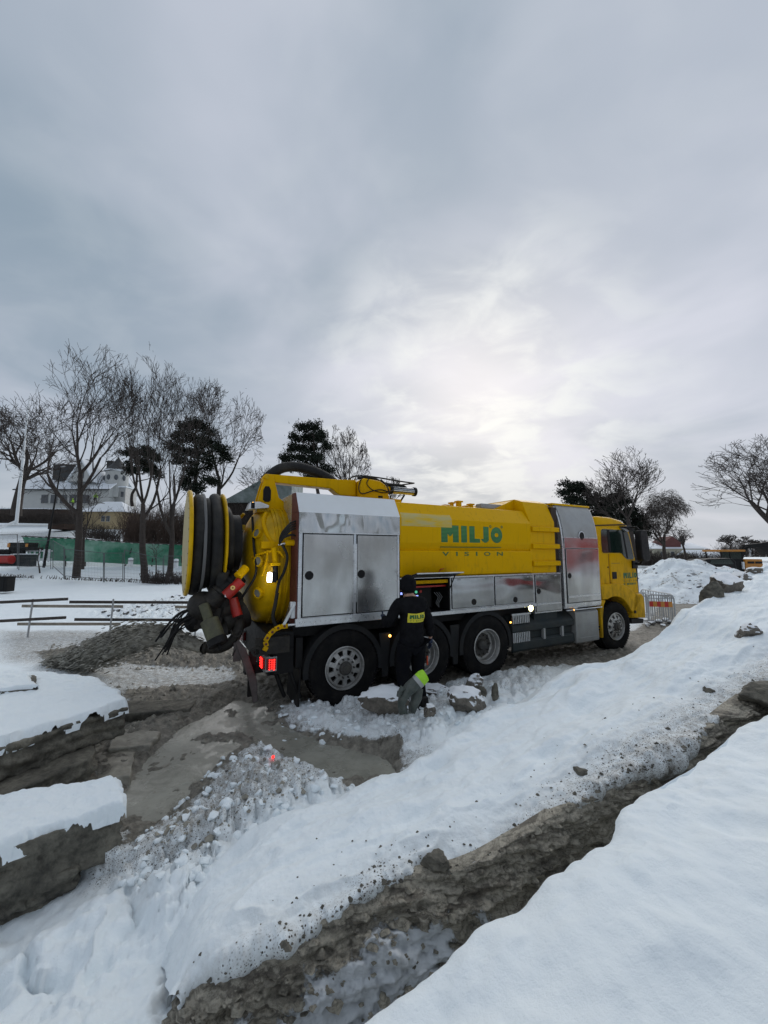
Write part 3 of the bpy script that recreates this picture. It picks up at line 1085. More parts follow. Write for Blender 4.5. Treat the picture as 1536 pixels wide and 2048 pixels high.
d2 = 0.030 * np.clip(rid, -0.3, 1) + 0.040 * fbm(uu * 2.4, gz * 8 + gy * 2, 5, 61, 0.6) + 0.020 * fbm(uu * 12, gz * 22 + gy * 9, 5, 66, .6)
q1, q2, qv = cells(uu * 6, gz * 9 + gy * 3, 9)
stone = np.sqrt(np.clip(1 - q1 * q1 * 3, 0, 1)) * (qv > 0.62)
d2 += 0.016 * stone + 0.012 * (1 - np.abs(fbm(uu * 8, gz * 16 + gy * 5, 3, 68)) * 2)
d2 = d2 * (sstep(4.5, 2.9, v2) * 0.95 + 0.05) - 0.02 * sstep(3.2, 4.2, v2)
G2 = G2 + N2 * d2[..., None]
u01 = np.linspace(0, 1, NU2)[:, None]
snowy = 0.07 + 0.72 * np.exp(-((u01 - 0.33) / 0.13) ** 2) * np.exp(-((v2 - 1.8) / 1.2) ** 2) + 0.55 * np.exp(-((u01 - 0.20) / 0.10) ** 2) * np.exp(-((v2 - 1.2) / 0.8) ** 2)
soil = grid_mesh('soil_bank', G2, M['soil'], {'snowy': snowy * np.ones_like(gx)})
tag(soil, kind='structure')

# the near mound the view is taken from, closing the frame at lower right
E_ = [(600, 2160, .72), (730, 2048, .74), (800, 2000, .75), (929, 1899, .76), (1095, 1775, .77), (1160, 1729, .78), (1219, 1684, .78), (1244, 1622, .79), (1293, 1588, .80), (1339, 1559, .80),
      (1401, 1522, .81), (1480, 1456, .83), (1536, 1431, .85), (1680, 1372, .90), (1850, 1320, .95), (2100, 1280, 1.0)]
edge_l = S(*E_)
ne = len(edge_l)
nrm2 = Vector((0.50, -0.86, 0))
rows = [[p - nrm2 * 0.02 + Vector((0, 0, -0.75)) for p in edge_l],
        [p - nrm2 * 0.0 + Vector((0.01, -0.02, -0.35)) for p in edge_l],
        [p + nrm2 * 0.025 + Vector((0, 0, -0.07)) for p in edge_l],
        edge_l,
        [p + nrm2 * 0.16 + Vector((0, 0, 0.045)) for p in edge_l],
        [p + nrm2 * 0.8 + Vector((0, 0, 0.07)) for p in edge_l],
        [p + nrm2 * 2.2 + Vector((0, 0, 0.02)) for p in edge_l],
        [p + nrm2 * 4.8 + Vector((0, 0, -0.3)) for p in edge_l],
        [p + nrm2 * 8.0 + Vector((0, 0, -1.0)) for p in edge_l]]
G3 = loft(rows, 460, 300)
N3 = grid_normals(G3)
v3 = np.linspace(0, 8, 300)[None, :] * np.ones((460, 1))
gx, gy = G3[..., 0], G3[..., 1]
d3 = 0.060 * fbm(gx * 0.9, gy * 0.9, 3, 70) + 0.030 * fbm(gx * 3.0, gy * 3.0, 3, 71) + 0.0030 * fbm(gx * 14, gy * 14, 3, 72)
k1, k2, kv = cells(gx * 1.6 + 4, gy * 1.6, 12)
d3 -= 0.045 * sstep(0.30, 0.05, k1) * (kv > 0.5)
d3 = d3 * sstep(2.0, 4.5, v3) + 0.012 * fbm(gx * 5, gy * 5, 3, 73) * (v3 < 4)
G3 = G3 + N3 * d3[..., None]
mound = grid_mesh('snow_mound', G3, M['snow'], {})
tag(mound, kind='structure')

# crumbs and small stones lying on the cut face
rgc = random.Random(77)
mbs = MB()
for k in range(700):
    i_, j_ = rgc.randint(10, NU2 - 12), int(NV2 * rgc.uniform(0.22, 0.80))
    P = Vector(G2[i_, j_])
    r_ = min(0.04, 0.005 + rgc.expovariate(95))
    n_ = 6
    ring0 = [P + Vector((r_ * rgc.uniform(.7, 1.2) * math.cos(6.283 * q_ / n_), r_ * rgc.uniform(.6, 1.1) * math.sin(6.283 * q_ / n_), r_ * rgc.uniform(-.4, .3))) for q_ in range(n_)]
    mbs.add(ring0 + [P + Vector((rgc.uniform(-.3, .3) * r_, rgc.uniform(-.6, -.1) * r_, r_ * rgc.uniform(.5, .9)))], [(q_, (q_ + 1) % n_, n_) for q_ in range(n_)])
o = mbs.build('soil_stones', M['soil'], None, smooth=None)
tag(o, kind='stuff')
# ================================================================== THE TRUCK (x forward, y away from its right side, z up)
truck = empty('suction_truck', TR0, TH, 'yellow and polished metal suction truck with four axles and a rear hose reel', 'truck')


def part(name, mb, mat, parent=truck, **kw):
    return mb.build(name, M[mat] if isinstance(mat, str) else mat, parent, **kw)


W = 2.52          # width
# chassis
mb = MB()
mb.box(-0.95, 7.35, 0.80, 0.90, 0.72, 1.00).box(-0.95, 7.35, 1.62, 1.72, 0.72, 1.00)
for s in (-0.8, 0.65, 2.0, 3.4, 4.8, 6.0, 7.2):
    mb.box(s, s + 0.10, 0.9, 1.62, 0.76, 0.96)
mb.box(-0.72, 4.7, 0.22, 2.30, 0.99, 1.17)
part('chassis_frame', mb, 'black')
for s in (0, 1.35, 2.7, 6.56):
    mb = MB()
    mb.cyl((s, 0.25, 0.53), (s, 2.27, 0.53), 0.075)
    mb.ball((s, 1.26, 0.53), 0.22)
    part('axle', mb, 'black')
mb = MB()
mb.box(3.4, 4.7, 1.75, 2.45, 0.30, 0.95).box(3.2, 5.8, 0.95, 1.6, 0.38, 0.75)
mb.box(-0.6, -0.25, 0.55, 1.95, 0.35, 0.72)
for k in range(9):
    s = -0.5 + k * 0.42
    mb.tube([(s, 0.42, 1.0), (s + .1, 0.5, .8), (s + .3, .46, .72), (s + .4, .6, .95)], 0.018, 6)
mb.cyl((0.5, 0.62, 0.80), (0.95, 0.62, 0.80), 0.13).cyl((1.75, 0.62, 0.80), (2.25, 0.62, 0.80), 0.13)
part('underbody_tanks', mb, 'black')


# wheels
def annulus(mb, y0, y1, c, r_in, r_out, n=40):
    return mb.lathe([(y0, r_in), (y0, r_out), (y1, r_out), (y1, r_in)], c, (0, 1, 0), n, True)


def make_wheel(s, y, sgn, kind, steer=0.0, parent=truck):
    """sgn=+1: outer face towards -y"""
    wt = empty('wheel', (s, y, 0.53), steer, parent=parent)
    o = 1 if sgn > 0 else -1
    R0, Rr, w = 0.53, 0.295, 0.30
    mb = MB()
    prof = [(0.0, Rr), (0.008, Rr + .02), (-0.012, 0.36), (-0.018, 0.43), (0.0, 0.487), (0.02, 0.515), (0.045, R0)]
    for k in range(5):
        a = 0.065 + k * 0.042
        prof += [(a, R0), (a + .004, R0 - .014), (a + .012, R0 - .014), (a + .016, R0)]
    prof += [(w - 0.03, R0), (w - 0.01, 0.51), (w, 0.48), (w + 0.015, 0.40), (w, Rr), (w * 0.5, Rr - .01)]
    mb.lathe([(h * o, r) for h, r in prof], (0, 0, 0), (0, 1, 0), 56, True)
    for k in range(56):          # tread blocks
        a = 2 * math.pi * (k + 0.5) / 56
        Mx = Matrix.Rotation(a, 4, 'Y')
        for (u0, u1) in ((0.02, 0.09), (w - 0.09, w - 0.02)):
            mb.box(-0.019, 0.019, min(u0 * o, u1 * o), max(u0 * o, u1 * o), R0 - 0.02, R0 + 0.010, Mx)
    mb.build('tyre', M['rubber'], wt, smooth=30)
    mb = MB()
    if kind == 'disc':
        mb.lathe([(0.012 * o, 0.300), (-0.006 * o, 0.302), (-0.010 * o, 0.288), (0.012 * o, 0.276), (0.05 * o, 0.268), (0.16 * o, 0.262), (0.17 * o, 0.29), (0.16 * o, 0.30)], (0, 0, 0), (0, 1, 0), 48, True)
        mb.lathe([(0.022 * o, 0.240), (0.024 * o, 0.268), (0.05 * o, 0.27), (0.05 * o, 0.240)], (0, 0, 0), (0, 1, 0), 48, True)
        mb.lathe([(-0.012 * o, 0.095), (-0.012 * o, 0.148), (0.002 * o, 0.172), (0.045 * o, 0.175), (0.045 * o, 0.095)], (0, 0, 0), (0, 1, 0), 40, True)
        for k in range(10):
            Mx = Matrix.Rotation(2 * math.pi * k / 10, 4, 'Y')
            y0, y1 = sorted((0.010 * o, 0.048 * o))
            vs = []
            for (zz, hw, yo) in ((0.160, 0.030, -0.004), (0.250, 0.034, 0.016)):
                for yy in (yo * o, (yo + 0.035) * o):
                    vs += [Mx @ Vector((-hw, yy, zz)), Mx @ Vector((hw, yy, zz))]
            mb.add(vs, [(0, 1, 3, 2), (4, 6, 7, 5), (0, 4, 5, 1), (2, 3, 7, 6), (0, 2, 6, 4), (1, 5, 7, 3)])
        rim = mb.build('rim', M['rimsteel'], wt, smooth=30)
        mb = MB()
        mb.lathe([(0.10 * o, 0.0), (0.10 * o, 0.262), (0.11 * o, 0.262), (0.11 * o, 0.0)], (0, 0, 0), (0, 1, 0), 32)
        mb.build('brake_drum', M['black'], wt, smooth=30)
        mb = MB()
        mb.lathe([(0.03 * o, 0.094), (-0.035 * o, 0.094), (-0.05 * o, 0.082), (-0.055 * o, 0.06), (-0.075 * o, 0.055), (-0.078 * o, 0.0)], (0, 0, 0), (0, 1, 0), 32)
        for k in range(10):
            a = 2 * math.pi * (k + .5) / 10
            c = Vector((0.128 * math.sin(a), 0, 0.128 * math.cos(a)))
            mb.cyl(c + Vector((0, 0.0, 0)), c + Vector((0, -0.045 * o, 0)), 0.0155, 0.013, 6)
        mb.build('hub', M['hub'], wt, smooth=30)
    else:
        # deep dished rim of a twin wheel
        mb.lathe([(0.012 * o, 0.300), (-0.006 * o, 0.302), (-0.010 * o, 0.286), (0.018 * o, 0.272), (0.06 * o, 0.262), (0.065 * o, 0.252), (0.145 * o, 0.245), (0.150 * o, 0.232), (0.160 * o, 0.160),
                  (0.165 * o, 0.235), (0.17 * o, 0.29), (0.1 * o, 0.30)], (0, 0, 0), (0, 1, 0), 48, True)
        mb.build('rim', M['rimsteel'], wt, smooth=30)
        mb = MB()
        mb.lathe([(0.158 * o, 0.236), (0.150 * o, 0.19), (0.154 * o, 0.10), (0.11 * o, 0.092), (0.09 * o, 0.075), (0.088 * o, 0.0)], (0, 0, 0), (0, 1, 0), 32)
        for k in range(10):
            a = 2 * math.pi * (k + .5) / 10
            c = Vector((0.168 * math.sin(a), 0.152 * o, 0.168 * math.cos(a)))
            mb.cyl(c, c + Vector((0, -0.04 * o, 0)), 0.0155, 0.013, 6)
        for k in range(8):
            a = 2 * math.pi * k / 8
            c = Vector((0.208 * math.sin(a), 0.154 * o, 0.208 * math.cos(a)))
            mb.cyl(c, c + Vector((0, -0.008 * o, 0)), 0.02, 0.018, 10)
        mb.build('hub', M['hub'], wt, smooth=30)
        mb = MB()
        mb.lathe([((h + 0.34) * o, r) for h, r in prof], (0, 0, 0), (0, 1, 0), 40, True)
        mb.build('inner_tyre', M['rubber'], wt, smooth=30)
    return wt


make_wheel(0.0, 0.02, 1, 'disc')
make_wheel(1.35, 0.02, 1, 'dual')
make_wheel(2.70, 0.02, 1, 'dual')
make_wheel(6.56, 0.04, 1, 'disc', R(-2))
make_wheel(0.0, 2.50, -1, 'disc')
make_wheel(1.35, 2.50, -1, 'dual')
make_wheel(2.70, 2.50, -1, 'dual')
make_wheel(6.56, 2.48, -1, 'disc')


# mudguards over the rear wheels
def arch(mb, s, y0, y1, r, t, a0, a1, lip=0.035, n=20):
    prof = []
    for k in range(n + 1):
        a = R(a0 + (a1 - a0) * k / n)
        prof.append((s + r * math.cos(a), 0.53 + r * math.sin(a)))
    inner = [(s + (q[0] - s) * (r - t) / r, 0.53 + (q[1] - .53) * (r - t) / r) for q in prof]
    for k in range(n):
        mb.prism([prof[k], prof[k + 1], inner[k + 1], inner[k]], y0, y1, 'y')
        a, b_ = prof[k], prof[k + 1]
        i2 = [(s + (q[0] - s) * (r - .075) / r, 0.53 + (q[1] - .53) * (r - .075) / r) for q in (a, b_)]
        mb.prism([a, b_, i2[1], i2[0]], y0 - 0.006, y0 + 0.02, 'y')
    return mb


for s in (0.0, 1.35, 2.7):
    mb = MB()
    arch(mb, s, 0.03, 0.62, 0.615, 0.02, -8, 188)
    part('mudguard', mb, 'fender', smooth=40)
for s in (0.675, 2.025):
    mb = MB()
    mb.prism([(s - .05, .30), (s + .05, .30), (s + .10, .95), (s - .10, .95)], 0.06, 0.10, 'y')
    part('mudguard_bracket', mb, 'fender', bevel=0.01)
mb = MB()
mb.box(-0.70, -0.60, 0.10, 0.66, 0.60, 1.0)
mb.prism([(-0.67, .08), (-0.645, .08), (-0.625, .60), (-0.65, .60)], 0.06, 0.64, 'y')
part('mudflap', mb, 'black', bevel=0.006)

# ------------------------------------------------------------------ rear cabinet of sheet metal
mb = MB()
prof = [(0.0, 1.18), (0.0, 2.745), (0.17, 3.03), (0.30, 3.05), (2.22, 3.05), (2.35, 3.03), (W, 2.745), (W, 1.18)]
mb.prism(prof, -0.72, 0.90)
body = part('rear_cabinet', mb, 'alu_light', bevel=0.006)
mb = MB()
mb.prism([(-0.006, 2.46), (-0.006, 2.742), (0.008, 2.742), (0.008, 2.46)], -0.725, 0.903)
part('wrinkled_panel', mb, 'polish_wavy', body)
mb = MB()
mb.prism([(-0.012, 2.735), (0.166, 3.038), (0.30, 3.058), (0.30, 3.045), (0.174, 3.022), (-0.002, 2.738)], -0.73, 0.905)
part('white_panel', mb, 'white', body)
mb = MB()
mb.box(-0.745, 0.905, -0.012, 0.04, 1.165, 1.275)
part('sill_rail', mb, 'alu_light', body, bevel=0.008)
for (a, b_, nm) in ((-0.655, 0.095, 0), (0.165, 0.845, 1)):
    mb = MB()
    mb.box(a - .014, b_ + .014, -0.004, 0.0, 1.283, 2.442)
    part('door_gap', mb, 'black', body)
    mb = MB()
    mb.box(a, b_, -0.022, -0.002, 1.298, 2.428)
    dr = part('door', mb, 'polish_soft', body, bevel=0.005)
    mb = MB()
    lx = a + 0.085 if nm == 0 else a + 0.062
    mb.cyl((lx, -0.024, 1.855), (lx, -0.030, 1.855), 0.062, 0.058, 28)
    l_ = part('latch', mb, 'black', dr)
mb = MB()
mb.box(0.10, 0.16, -0.012, -0.003, 1.45, 2.30)
mb.prism([(0.112, 1.62), (0.150, 1.66), (0.150, 2.28), (0.112, 2.26)], -0.020, -0.010, 'y')
part('centre_post', mb, 'alu_light', body)
mb = MB()
mb.box(-0.742, -0.728, 0.0, 0.34, 1.18, 2.74)
mb.prism([(0.0, 2.745), (0.17, 3.03), (0.34, 3.04), (0.34, 2.745)], -0.742, -0.728)
part('end_plate', mb, 'darkred', body)
mb = MB()
for k in range(5):
    mb.tube([(0.28, -0.0, 2.46 + k * 0.002), (0.28, -0.001, 2.461)], 0.001, 4)
mb = MB()
for s_ in np.arange(-0.69, 0.89, 0.075):
    mb.cyl((s_, -0.012, 1.222), (s_, -0.016, 1.222), 0.006, n=6)
    mb.cyl((s_, -0.008, 2.70), (s_, -0.012, 2.70), 0.005, n=6)
part('rivet_row', mb, 'steel', body)['kind'] = 'stuff'
mb = MB()
mb.box(-0.72, 0.9, -0.009, 0.0, 2.444, 2.462)
part('drip_rail', mb, 'alu_light', body, bevel=0.003)

# ------------------------------------------------------------------ tank shell with its lettering
prof = [(0.06, 1.765), (0.012, 1.80), (0.0, 1.84), (0.0, 2.188), (0.012, 2.203), (0.055, 2.215), (0.006, 2.325), (0.0, 2.345), (0.0, 2.735), (0.17, 3.0), (0.35, 3.03),
        (2.17, 3.03), (2.35, 3.0), (W, 2.735), (W, 2.345), (2.465, 2.215), (W, 2.188), (W, 1.84), (2.46, 1.765)]
mb = MB()
mb.prism(prof, 0.91, 3.895)
tank = part('tank_shell', mb, 'yellow', smooth=25, bevel=0.006)
mb = MB()
for s_ in (1.9, 2.9):
    pass
for s_ in np.arange(0.98, 3.86, 0.16):
    mb.cyl((s_, 0.004, 1.835), (s_, -0.004, 1.835), 0.007, n=6)
part('rivet_row', mb, 'yellow_old', tank)['kind'] = 'stuff'
# ribbed front section
prof2 = [(0.05, 1.745), (0.03, 1.78), (0.03, 2.80), (0.20, 3.20), (0.40, 3.27), (2.12, 3.27), (2.32, 3.20), (2.49, 2.80), (2.49, 1.78), (2.47, 1.745)]
mb = MB()
mb.prism(prof2, 3.90, 4.63)
rs_ = part('ribbed_section', mb, 'yellow', smooth=25, bevel=0.008)
for zz in (1.965, 2.305, 2.645):
    mb = MB()
    mb.prism([(0.04, zz - .055), (-0.02, zz - .05), (-0.02, zz + .035), (0.04, zz + .05)], 3.93, 4.715)
    part('rib', mb, 'yellow', rs_, bevel=0.006)
mb = MB()
mb.prism([(3.3, 3.02), (3.9, 3.26), (4.64, 3.26), (4.64, 3.02)], 0.42, 2.1, 'y')
part('sloping_cover', mb, 'yellow', rs_, bevel=0.01)
# dark gap before the tall cabinet
mb = MB()
mb.box(4.64, 4.80, 0.10, 2.40, 1.0, 3.12)
part('gap_panel', mb, simple('brown_black_recess', (0.035, 0.020, 0.012), 0.7))


def letter_rows(ch, v):
    """intervals of a blocky letter at height v (0 top, 1 bottom)"""
    if ch == 'M':
        if v < .17:
            k = .11 * v / .17
            return [(0, .39 + k), (.61 - k, 1)]
        if v < .50:
            return [(0, 1)]
        if v < .64:
            w = .13 * math.sqrt(max(0, 1 - (v - .5) / .14))
            return [(0, .36), (.5 - w, .5 + w), (.66, 1)]
        return [(0, .36), (.66, 1)]
    if ch == 'I':
        return [(0, 1)]
    if ch == 'L':
        return [(0, .50)] if v < .76 else [(0, 1)]
    if ch == 'J':
        if v < .76:
            return [(.30, 1)]
        k = (v - .76) / .24
        return [(.02 + .45 * k * k, 1 - .45 * k ** 3)]
    if ch == 'O':
        w = .5 * math.sqrt(max(0, 1 - (2 * v - 1) ** 2))
        h = 1 - ((v - .5) / .13) ** 2
        if h > 0:
            g = .16 * math.sqrt(h)
            return [(.5 - w, .5 - g), (.5 + g, .5 + w)]
        return [(.5 - w, .5 + w)]
    return []


def word_mesh(bars, x0, x1, z0, z1, y, striped, frame):
    """bars: letters with their horizontal span (0..1); frame(s, z, off) -> point; returns dark and light strips"""
    dark, light = MB(), MB()
    N_ = 13

    def strip(mb, va, vb, off):
        for ch, a, b_ in bars:
            for (u0, u1) in letter_rows(ch, (va + vb) / 2):
                X0, X1 = x0 + (x1 - x0) * (a + (b_ - a) * u0), x0 + (x1 - x0) * (a + (b_ - a) * u1)
                Z1, Z0 = z1 - (z1 - z0) * va, z1 - (z1 - z0) * vb
                mb.add([frame(X0, Z0, y - off), frame(X1, Z0, y - off), frame(X1, Z1, y - off), frame(X0, Z1, y - off)], [(0, 1, 2, 3)])
    K = 4
    for r_ in range(N_):
        va, vb = r_ / N_, (r_ + 1) / N_
        fr = (0.60 + 0.28 * r_ / N_) if striped else 1.0
        vm = va + (vb - va) * fr
        for k in range(K):
            strip(dark, va + (vm - va) * k / K, va + (vm - va) * (k + 1) / K, 0.002)
        if striped:
            for k in range(2):
                strip(light, vm + (vb - vm) * k / 2, vm + (vb - vm) * (k + 1) / 2, 0.002)
    return dark, light


MILJO = [('M', 0.0, 0.267), ('I', 0.306, 0.399), ('L', 0.438, 0.612), ('J', 0.63, 0.762), ('O', 0.797, 1.0)]


def dots(mb, cx_, cz, r, y, frame, ring=True):
    n = 16
    vs = []
    for k in range(n):
        a = 2 * math.pi * k / n
        vs.append(frame(cx_ + r * math.cos(a), cz + r * math.sin(a), y))
    for k in range(n):
        a = 2 * math.pi * k / n
        vs.append(frame(cx_ + .45 * r * math.cos(a), cz + .45 * r * math.sin(a), y))
    mb.add(vs, [(k, (k + 1) % n, n + (k + 1) % n, n + k) for k in range(n)])


def text_mesh(body_, size, extrude=0.0, spacing=1.0, offset=0.0):
    cu = bpy.data.curves.new('t', 'FONT')
    cu.body = body_
    cu.size = size
    cu.extrude = extrude
    cu.space_character = spacing
    cu.offset = offset
    o = bpy.data.objects.new('t', cu)
    COL.objects.link(o)
    bpy.context.view_layer.update()
    me = bpy.data.meshes.new_from_object(o.evaluated_get(bpy.context.evaluated_depsgraph_get()))
    bpy.data.objects.remove(o)
    bpy.data.curves.remove(cu)
    me.materials.clear()
    return me


def place_text(name, body_, x0, x1, z0, z1, y, mat, parent, spacing=1.0, offset=0.0, letters_apart=True):
    """fits the text into a rectangle of the parent's xz plane facing -y"""
    me = text_mesh(body_, 1.0, 0.0, spacing, offset)
    co = np.empty(len(me.vertices) * 3)
    me.vertices.foreach_get('co', co)
    co = co.reshape(-1, 3)
    mn, mx = co.min(0), co.max(0)
    out = np.zeros_like(co)
    out[:, 0] = x0 + (co[:, 0] - mn[0]) / (mx[0] - mn[0]) * (x1 - x0)
    out[:, 2] = z0 + (co[:, 1] - mn[1]) / (mx[1] - mn[1]) * (z1 - z0)
    out[:, 1] = y
    me.vertices.foreach_set('co', out.ravel())
    me.update()
    me.name = name
    return mesh_obj(name, me, mat, parent)


fr_id = lambda s, z_, y_: (s, y_, z_)
dk, lt = word_mesh(MILJO, 1.72, 3.125, 2.348, 2.640, 0.0, True, fr_id)
for cxx in (2.835, 3.118):
    dots(dk, cxx, 2.648, 0.026, -0.002, fr_id)
part('name_lettering', dk, 'green', tank, smooth=None)
part('lettering_stripes', lt, 'lightgreen', tank, smooth=None)
mb = MB()
mb.box(1.715, 3.10, 0.010, 0.05, 2.262, 2.272)
part('lettering_rule', mb, 'green', tank)
xs6 = [1.735, 2.03, 2.215, 2.475, 2.665, 2.975]
ws6 = [0.145, 0.035, 0.10, 0.035, 0.15, 0.15]
for ch, xx, ww in zip("VISION", xs6, ws6):
    place_text('lettering_small', ch, xx, xx + ww, 2.115, 2.187, -0.003, M['green'], tank, offset=0.02)
# worn pale patch on the upper left of the shell
m, t, b = new_mat('worn_patch')
n_ = noise_node(t, 5, 6, 0.6, mapscale=(0.5, 1, 3))
t.links.new(mix_node(t, ramp_node(t, n_, [(0.4, 0.0), (0.6, 1.0)]), (0.62, 0.40, 0.004), (0.50, 0.42, 0.16)), b.inputs['Base Color'])
b.inputs['Roughness'].default_value = 0.5
M['worn'] = m
mb = MB()
mb.prism([(-0.003, 2.60), (-0.003, 2.736), (0.052, 2.818), (0.056, 2.815), (0.002, 2.733), (0.002, 2.60)], 0.94, 1.95)
part('worn_paint', mb, 'worn', tank)
mb = MB()
mb.tube([(1.66, -0.01, 1.862), (1.68, -0.03, 1.90), (1.74, -0.03, 1.905)], 0.008, 6)
part('flap_catch', mb, 'red')

# ------------------------------------------------------------------ low cabinets under the tank
mb = MB()
mb.box(1.905, 3.99, 0.02, 0.55, 1.205, 1.758)
mb.box(3.95, 4.735, 0.02, 0.55, 1.0, 1.758)
mb.box(0.905, 3.96, -0.012, 0.06, 1.145, 1.205)
mb.box(0.905, 4.735, 0.0, 0.5, 1.755, 1.772)
low = part('low_cabinet', mb, 'alu_light', bevel=0.004)
for (a, b_, z0, z1, lx, lz) in ((1.935, 2.875, 1.232, 1.735, 2.405, 1.318), (2.915, 3.905, 1.232, 1.735, 3.41, 1.30), (3.975, 4.70, 1.035, 1.735, 4.05, 1.425)):
    mb = MB()
    mb.box(a - .008, b_ + .008, 0.014, 0.018, z0 - .008, z1 + .008)
    part('flap_gap', mb, 'black', low)
    mb = MB()
    mb.box(a, b_, 0.0, 0.016, z0, z1)
    dr = part('flap_door', mb, 'polish', low, bevel=0.005)
    mb = MB()
    mb.lathe([(0, 0.0), (0, 0.055), (-0.006, 0.052), (-0.006, 0.0)], (lx, 0.0, lz), (0, 1, 0), 24)
    part('latch', mb, 'black', dr)
    for q in (a + .15, b_ - .15):
        mb = MB()
        mb.box(q - .03, q + .03, -0.006, 0.0, z1 - .035, z1 - .01)
        part('hinge', mb, 'steel', dr)
mb = MB()
mb.box(3.985, 4.69, -0.012, 0.0, 1.155, 1.185)
part('step_rail', mb, 'alu_light', low, bevel=0.004)
# open bay with its raised flap and controls
mb = MB()
mb.box(0.91, 1.90, 0.50, 0.52, 1.2, 1.76).box(0.905, 0.925, 0.02, 0.52, 1.2, 1.76).box(1.88, 1.905, 0.02, 0.52, 1.2, 1.76).box(0.91, 1.9, 0.02, 0.52, 1.19, 1.205)
bay = part('open_bay', mb, 'black')
mb = MB()
mb.box(0.93, 1.88, 0.04, 0.12, 1.665, 1.72)
part('bay_head_rail', mb, 'yellow', bay, bevel=0.006)
mb = MB()
mb.box(0.93, 1.88, 0.10, 0.14, 1.60, 1.625)
part('bay_red_strip', mb, 'red', bay)
mb = MB()
mb.box(1.20, 1.66, 0.22, 0.40, 1.24, 1.60)
box_ = part('control_box', mb, 'black', bay, bevel=0.01)
for k in range(5):
    mb = MB()
    mb.box(0.96 + (k % 2) * .07, 1.0 + (k % 2) * .07, 0.20, 0.21, 1.55 - k * .06, 1.585 - k * .06)
    part('display', mb, 'led_blue', bay)
for (px_, pz_) in ((1.24, 1.51), (1.24, 1.46), (1.24, 1.40), (1.34, 1.43)):
    mb = MB()
    mb.box(px_, px_ + .045, 0.21, 0.219, pz_, pz_ + .035)
    part('display', mb, 'led_blue', bay)
mb = MB()
mb.cyl((1.345, 0.22, 1.52), (1.345, 0.205, 1.52), 0.022)
part('green_button', mb, 'led_green', bay)
mb = MB()
mb.cyl((1.43, 0.22, 1.525), (1.43, 0.200, 1.525), 0.024)
part('red_button', mb, 'red', bay)
mb = MB()
for k in range(3):
    mb.tube([(1.70 + .05 * k, .2, 1.50), (1.76 + .04 * k, .16, 1.42), (1.72 + .03 * k, .18, 1.32), (1.80, .2, 1.24)], 0.004, 6)
mb.cyl((1.36, 0.14, 1.28), (1.36, 0.14, 1.38), 0.01)
part('bay_wiring', mb, 'alu_grey', bay)
mb = MB()
mb.prism([(0.03, 1.758), (-0.34, 1.848), (-0.34, 1.862), (0.03, 1.775)], 1.0, 1.90)
flap = part('raised_flap', mb, 'plastic', bevel=0.004)
mb = MB()
mb.box(1.0, 1.90, -0.352, -0.338, 1.846, 1.864)
part('flap_edge', mb, 'alu_light', flap)
mb = MB()
mb.tube([(1.87, 0.03, 1.50), (1.87, -0.16, 1.80)], 0.009, 8)
part('gas_strut', mb, 'black')

# ------------------------------------------------------------------ tall cabinet behind the cab
out = [(0.02, 1.03), (0.0, 1.10), (0.0, 2.30), (0.008, 2.50), (0.03, 2.70), (0.07, 2.90), (0.13, 3.08), (0.20, 3.19)]
prof = out + [(W - q[0], q[1]) for q in reversed(out)]
mb = MB()
mb.prism(prof, 4.81, 6.01)
tall = part('tall_cabinet', mb, 'alu_light', smooth=30, bevel=0.006)
mb = MB()
pan = [(q[0] - .014, q[1]) for q in out if q[1] >= 2.49] + [(q[0] - .002, q[1]) for q in reversed(out) if q[1] >= 2.49]
mb.prism(pan, 4.86, 5.97)
part('upper_panel', mb, 'alu_grey', tall, smooth=30)
mb = MB()
mb.box(4.86, 5.985, -0.014, 0.0, 2.27, 2.486)
part('middle_panel', mb, 'polish_flat', tall, bevel=0.004)
mb = MB()
mb.box(4.875, 5.985, -0.004, 0.0, 1.135, 2.262)
part('door_gap', mb, 'black', tall)
mb = MB()
mb.box(4.89, 5.97, -0.020, -0.003, 1.15, 2.25)
dr = part('cabinet_door', mb, 'polish_flat', tall, bevel=0.005)
mb = MB()
mb.box(4.90, 5.96, -0.032, -0.020, 1.25, 1.29)
part('door_step', mb, 'alu_light', dr, bevel=0.004)
mb = MB()
mb.lathe([(0, 0.0), (0, 0.055), (-0.007, 0.052), (-0.007, 0.0)], (4.965, -0.02, 1.70), (0, 1, 0), 24)
part('latch', mb, 'black', dr)
mb = MB()
mb.lathe([(0, 0.10), (-0.012, 0.105), (-0.016, 0.085), (0, 0.08)], (5.44, 0.0, 2.53), (0, 1, 0.03), 28, True)
vent = part('vent_ring', mb, 'alu_light', tall)
mb = MB()
mb.cyl((5.44, -0.008, 2.53), (5.44, -0.014, 2.53), 0.082, n=24)
part('vent_disc', mb, 'black', vent)
mb = MB()
mb.box(4.75, 6.02, 0.16, 0.30, 3.185, 3.225).box(4.75, 6.02, 2.2, 2.3, 3.185, 3.225)
part('top_trim', mb, 'yellow', tall, bevel=0.006)
mb = MB()
for k in range(6):
    mb.box(4.7, 6.0, 0.5 + k * .25, 0.56 + k * .25, 3.20, 3.24)
mb.box(4.7, 6.0, .45, 2.0, 3.24, 3.262)
part('roof_grating', mb, 'black', tall)
mb = MB()
mb.box(5.08, 5.20, 0.005, 0.03, 1.02, 1.05)
mb.cyl((4.82, -0.01, 1.0), (6.0, -0.01, 1.0), 0.014)
part('lower_trim', mb, 'alu_light', tall)

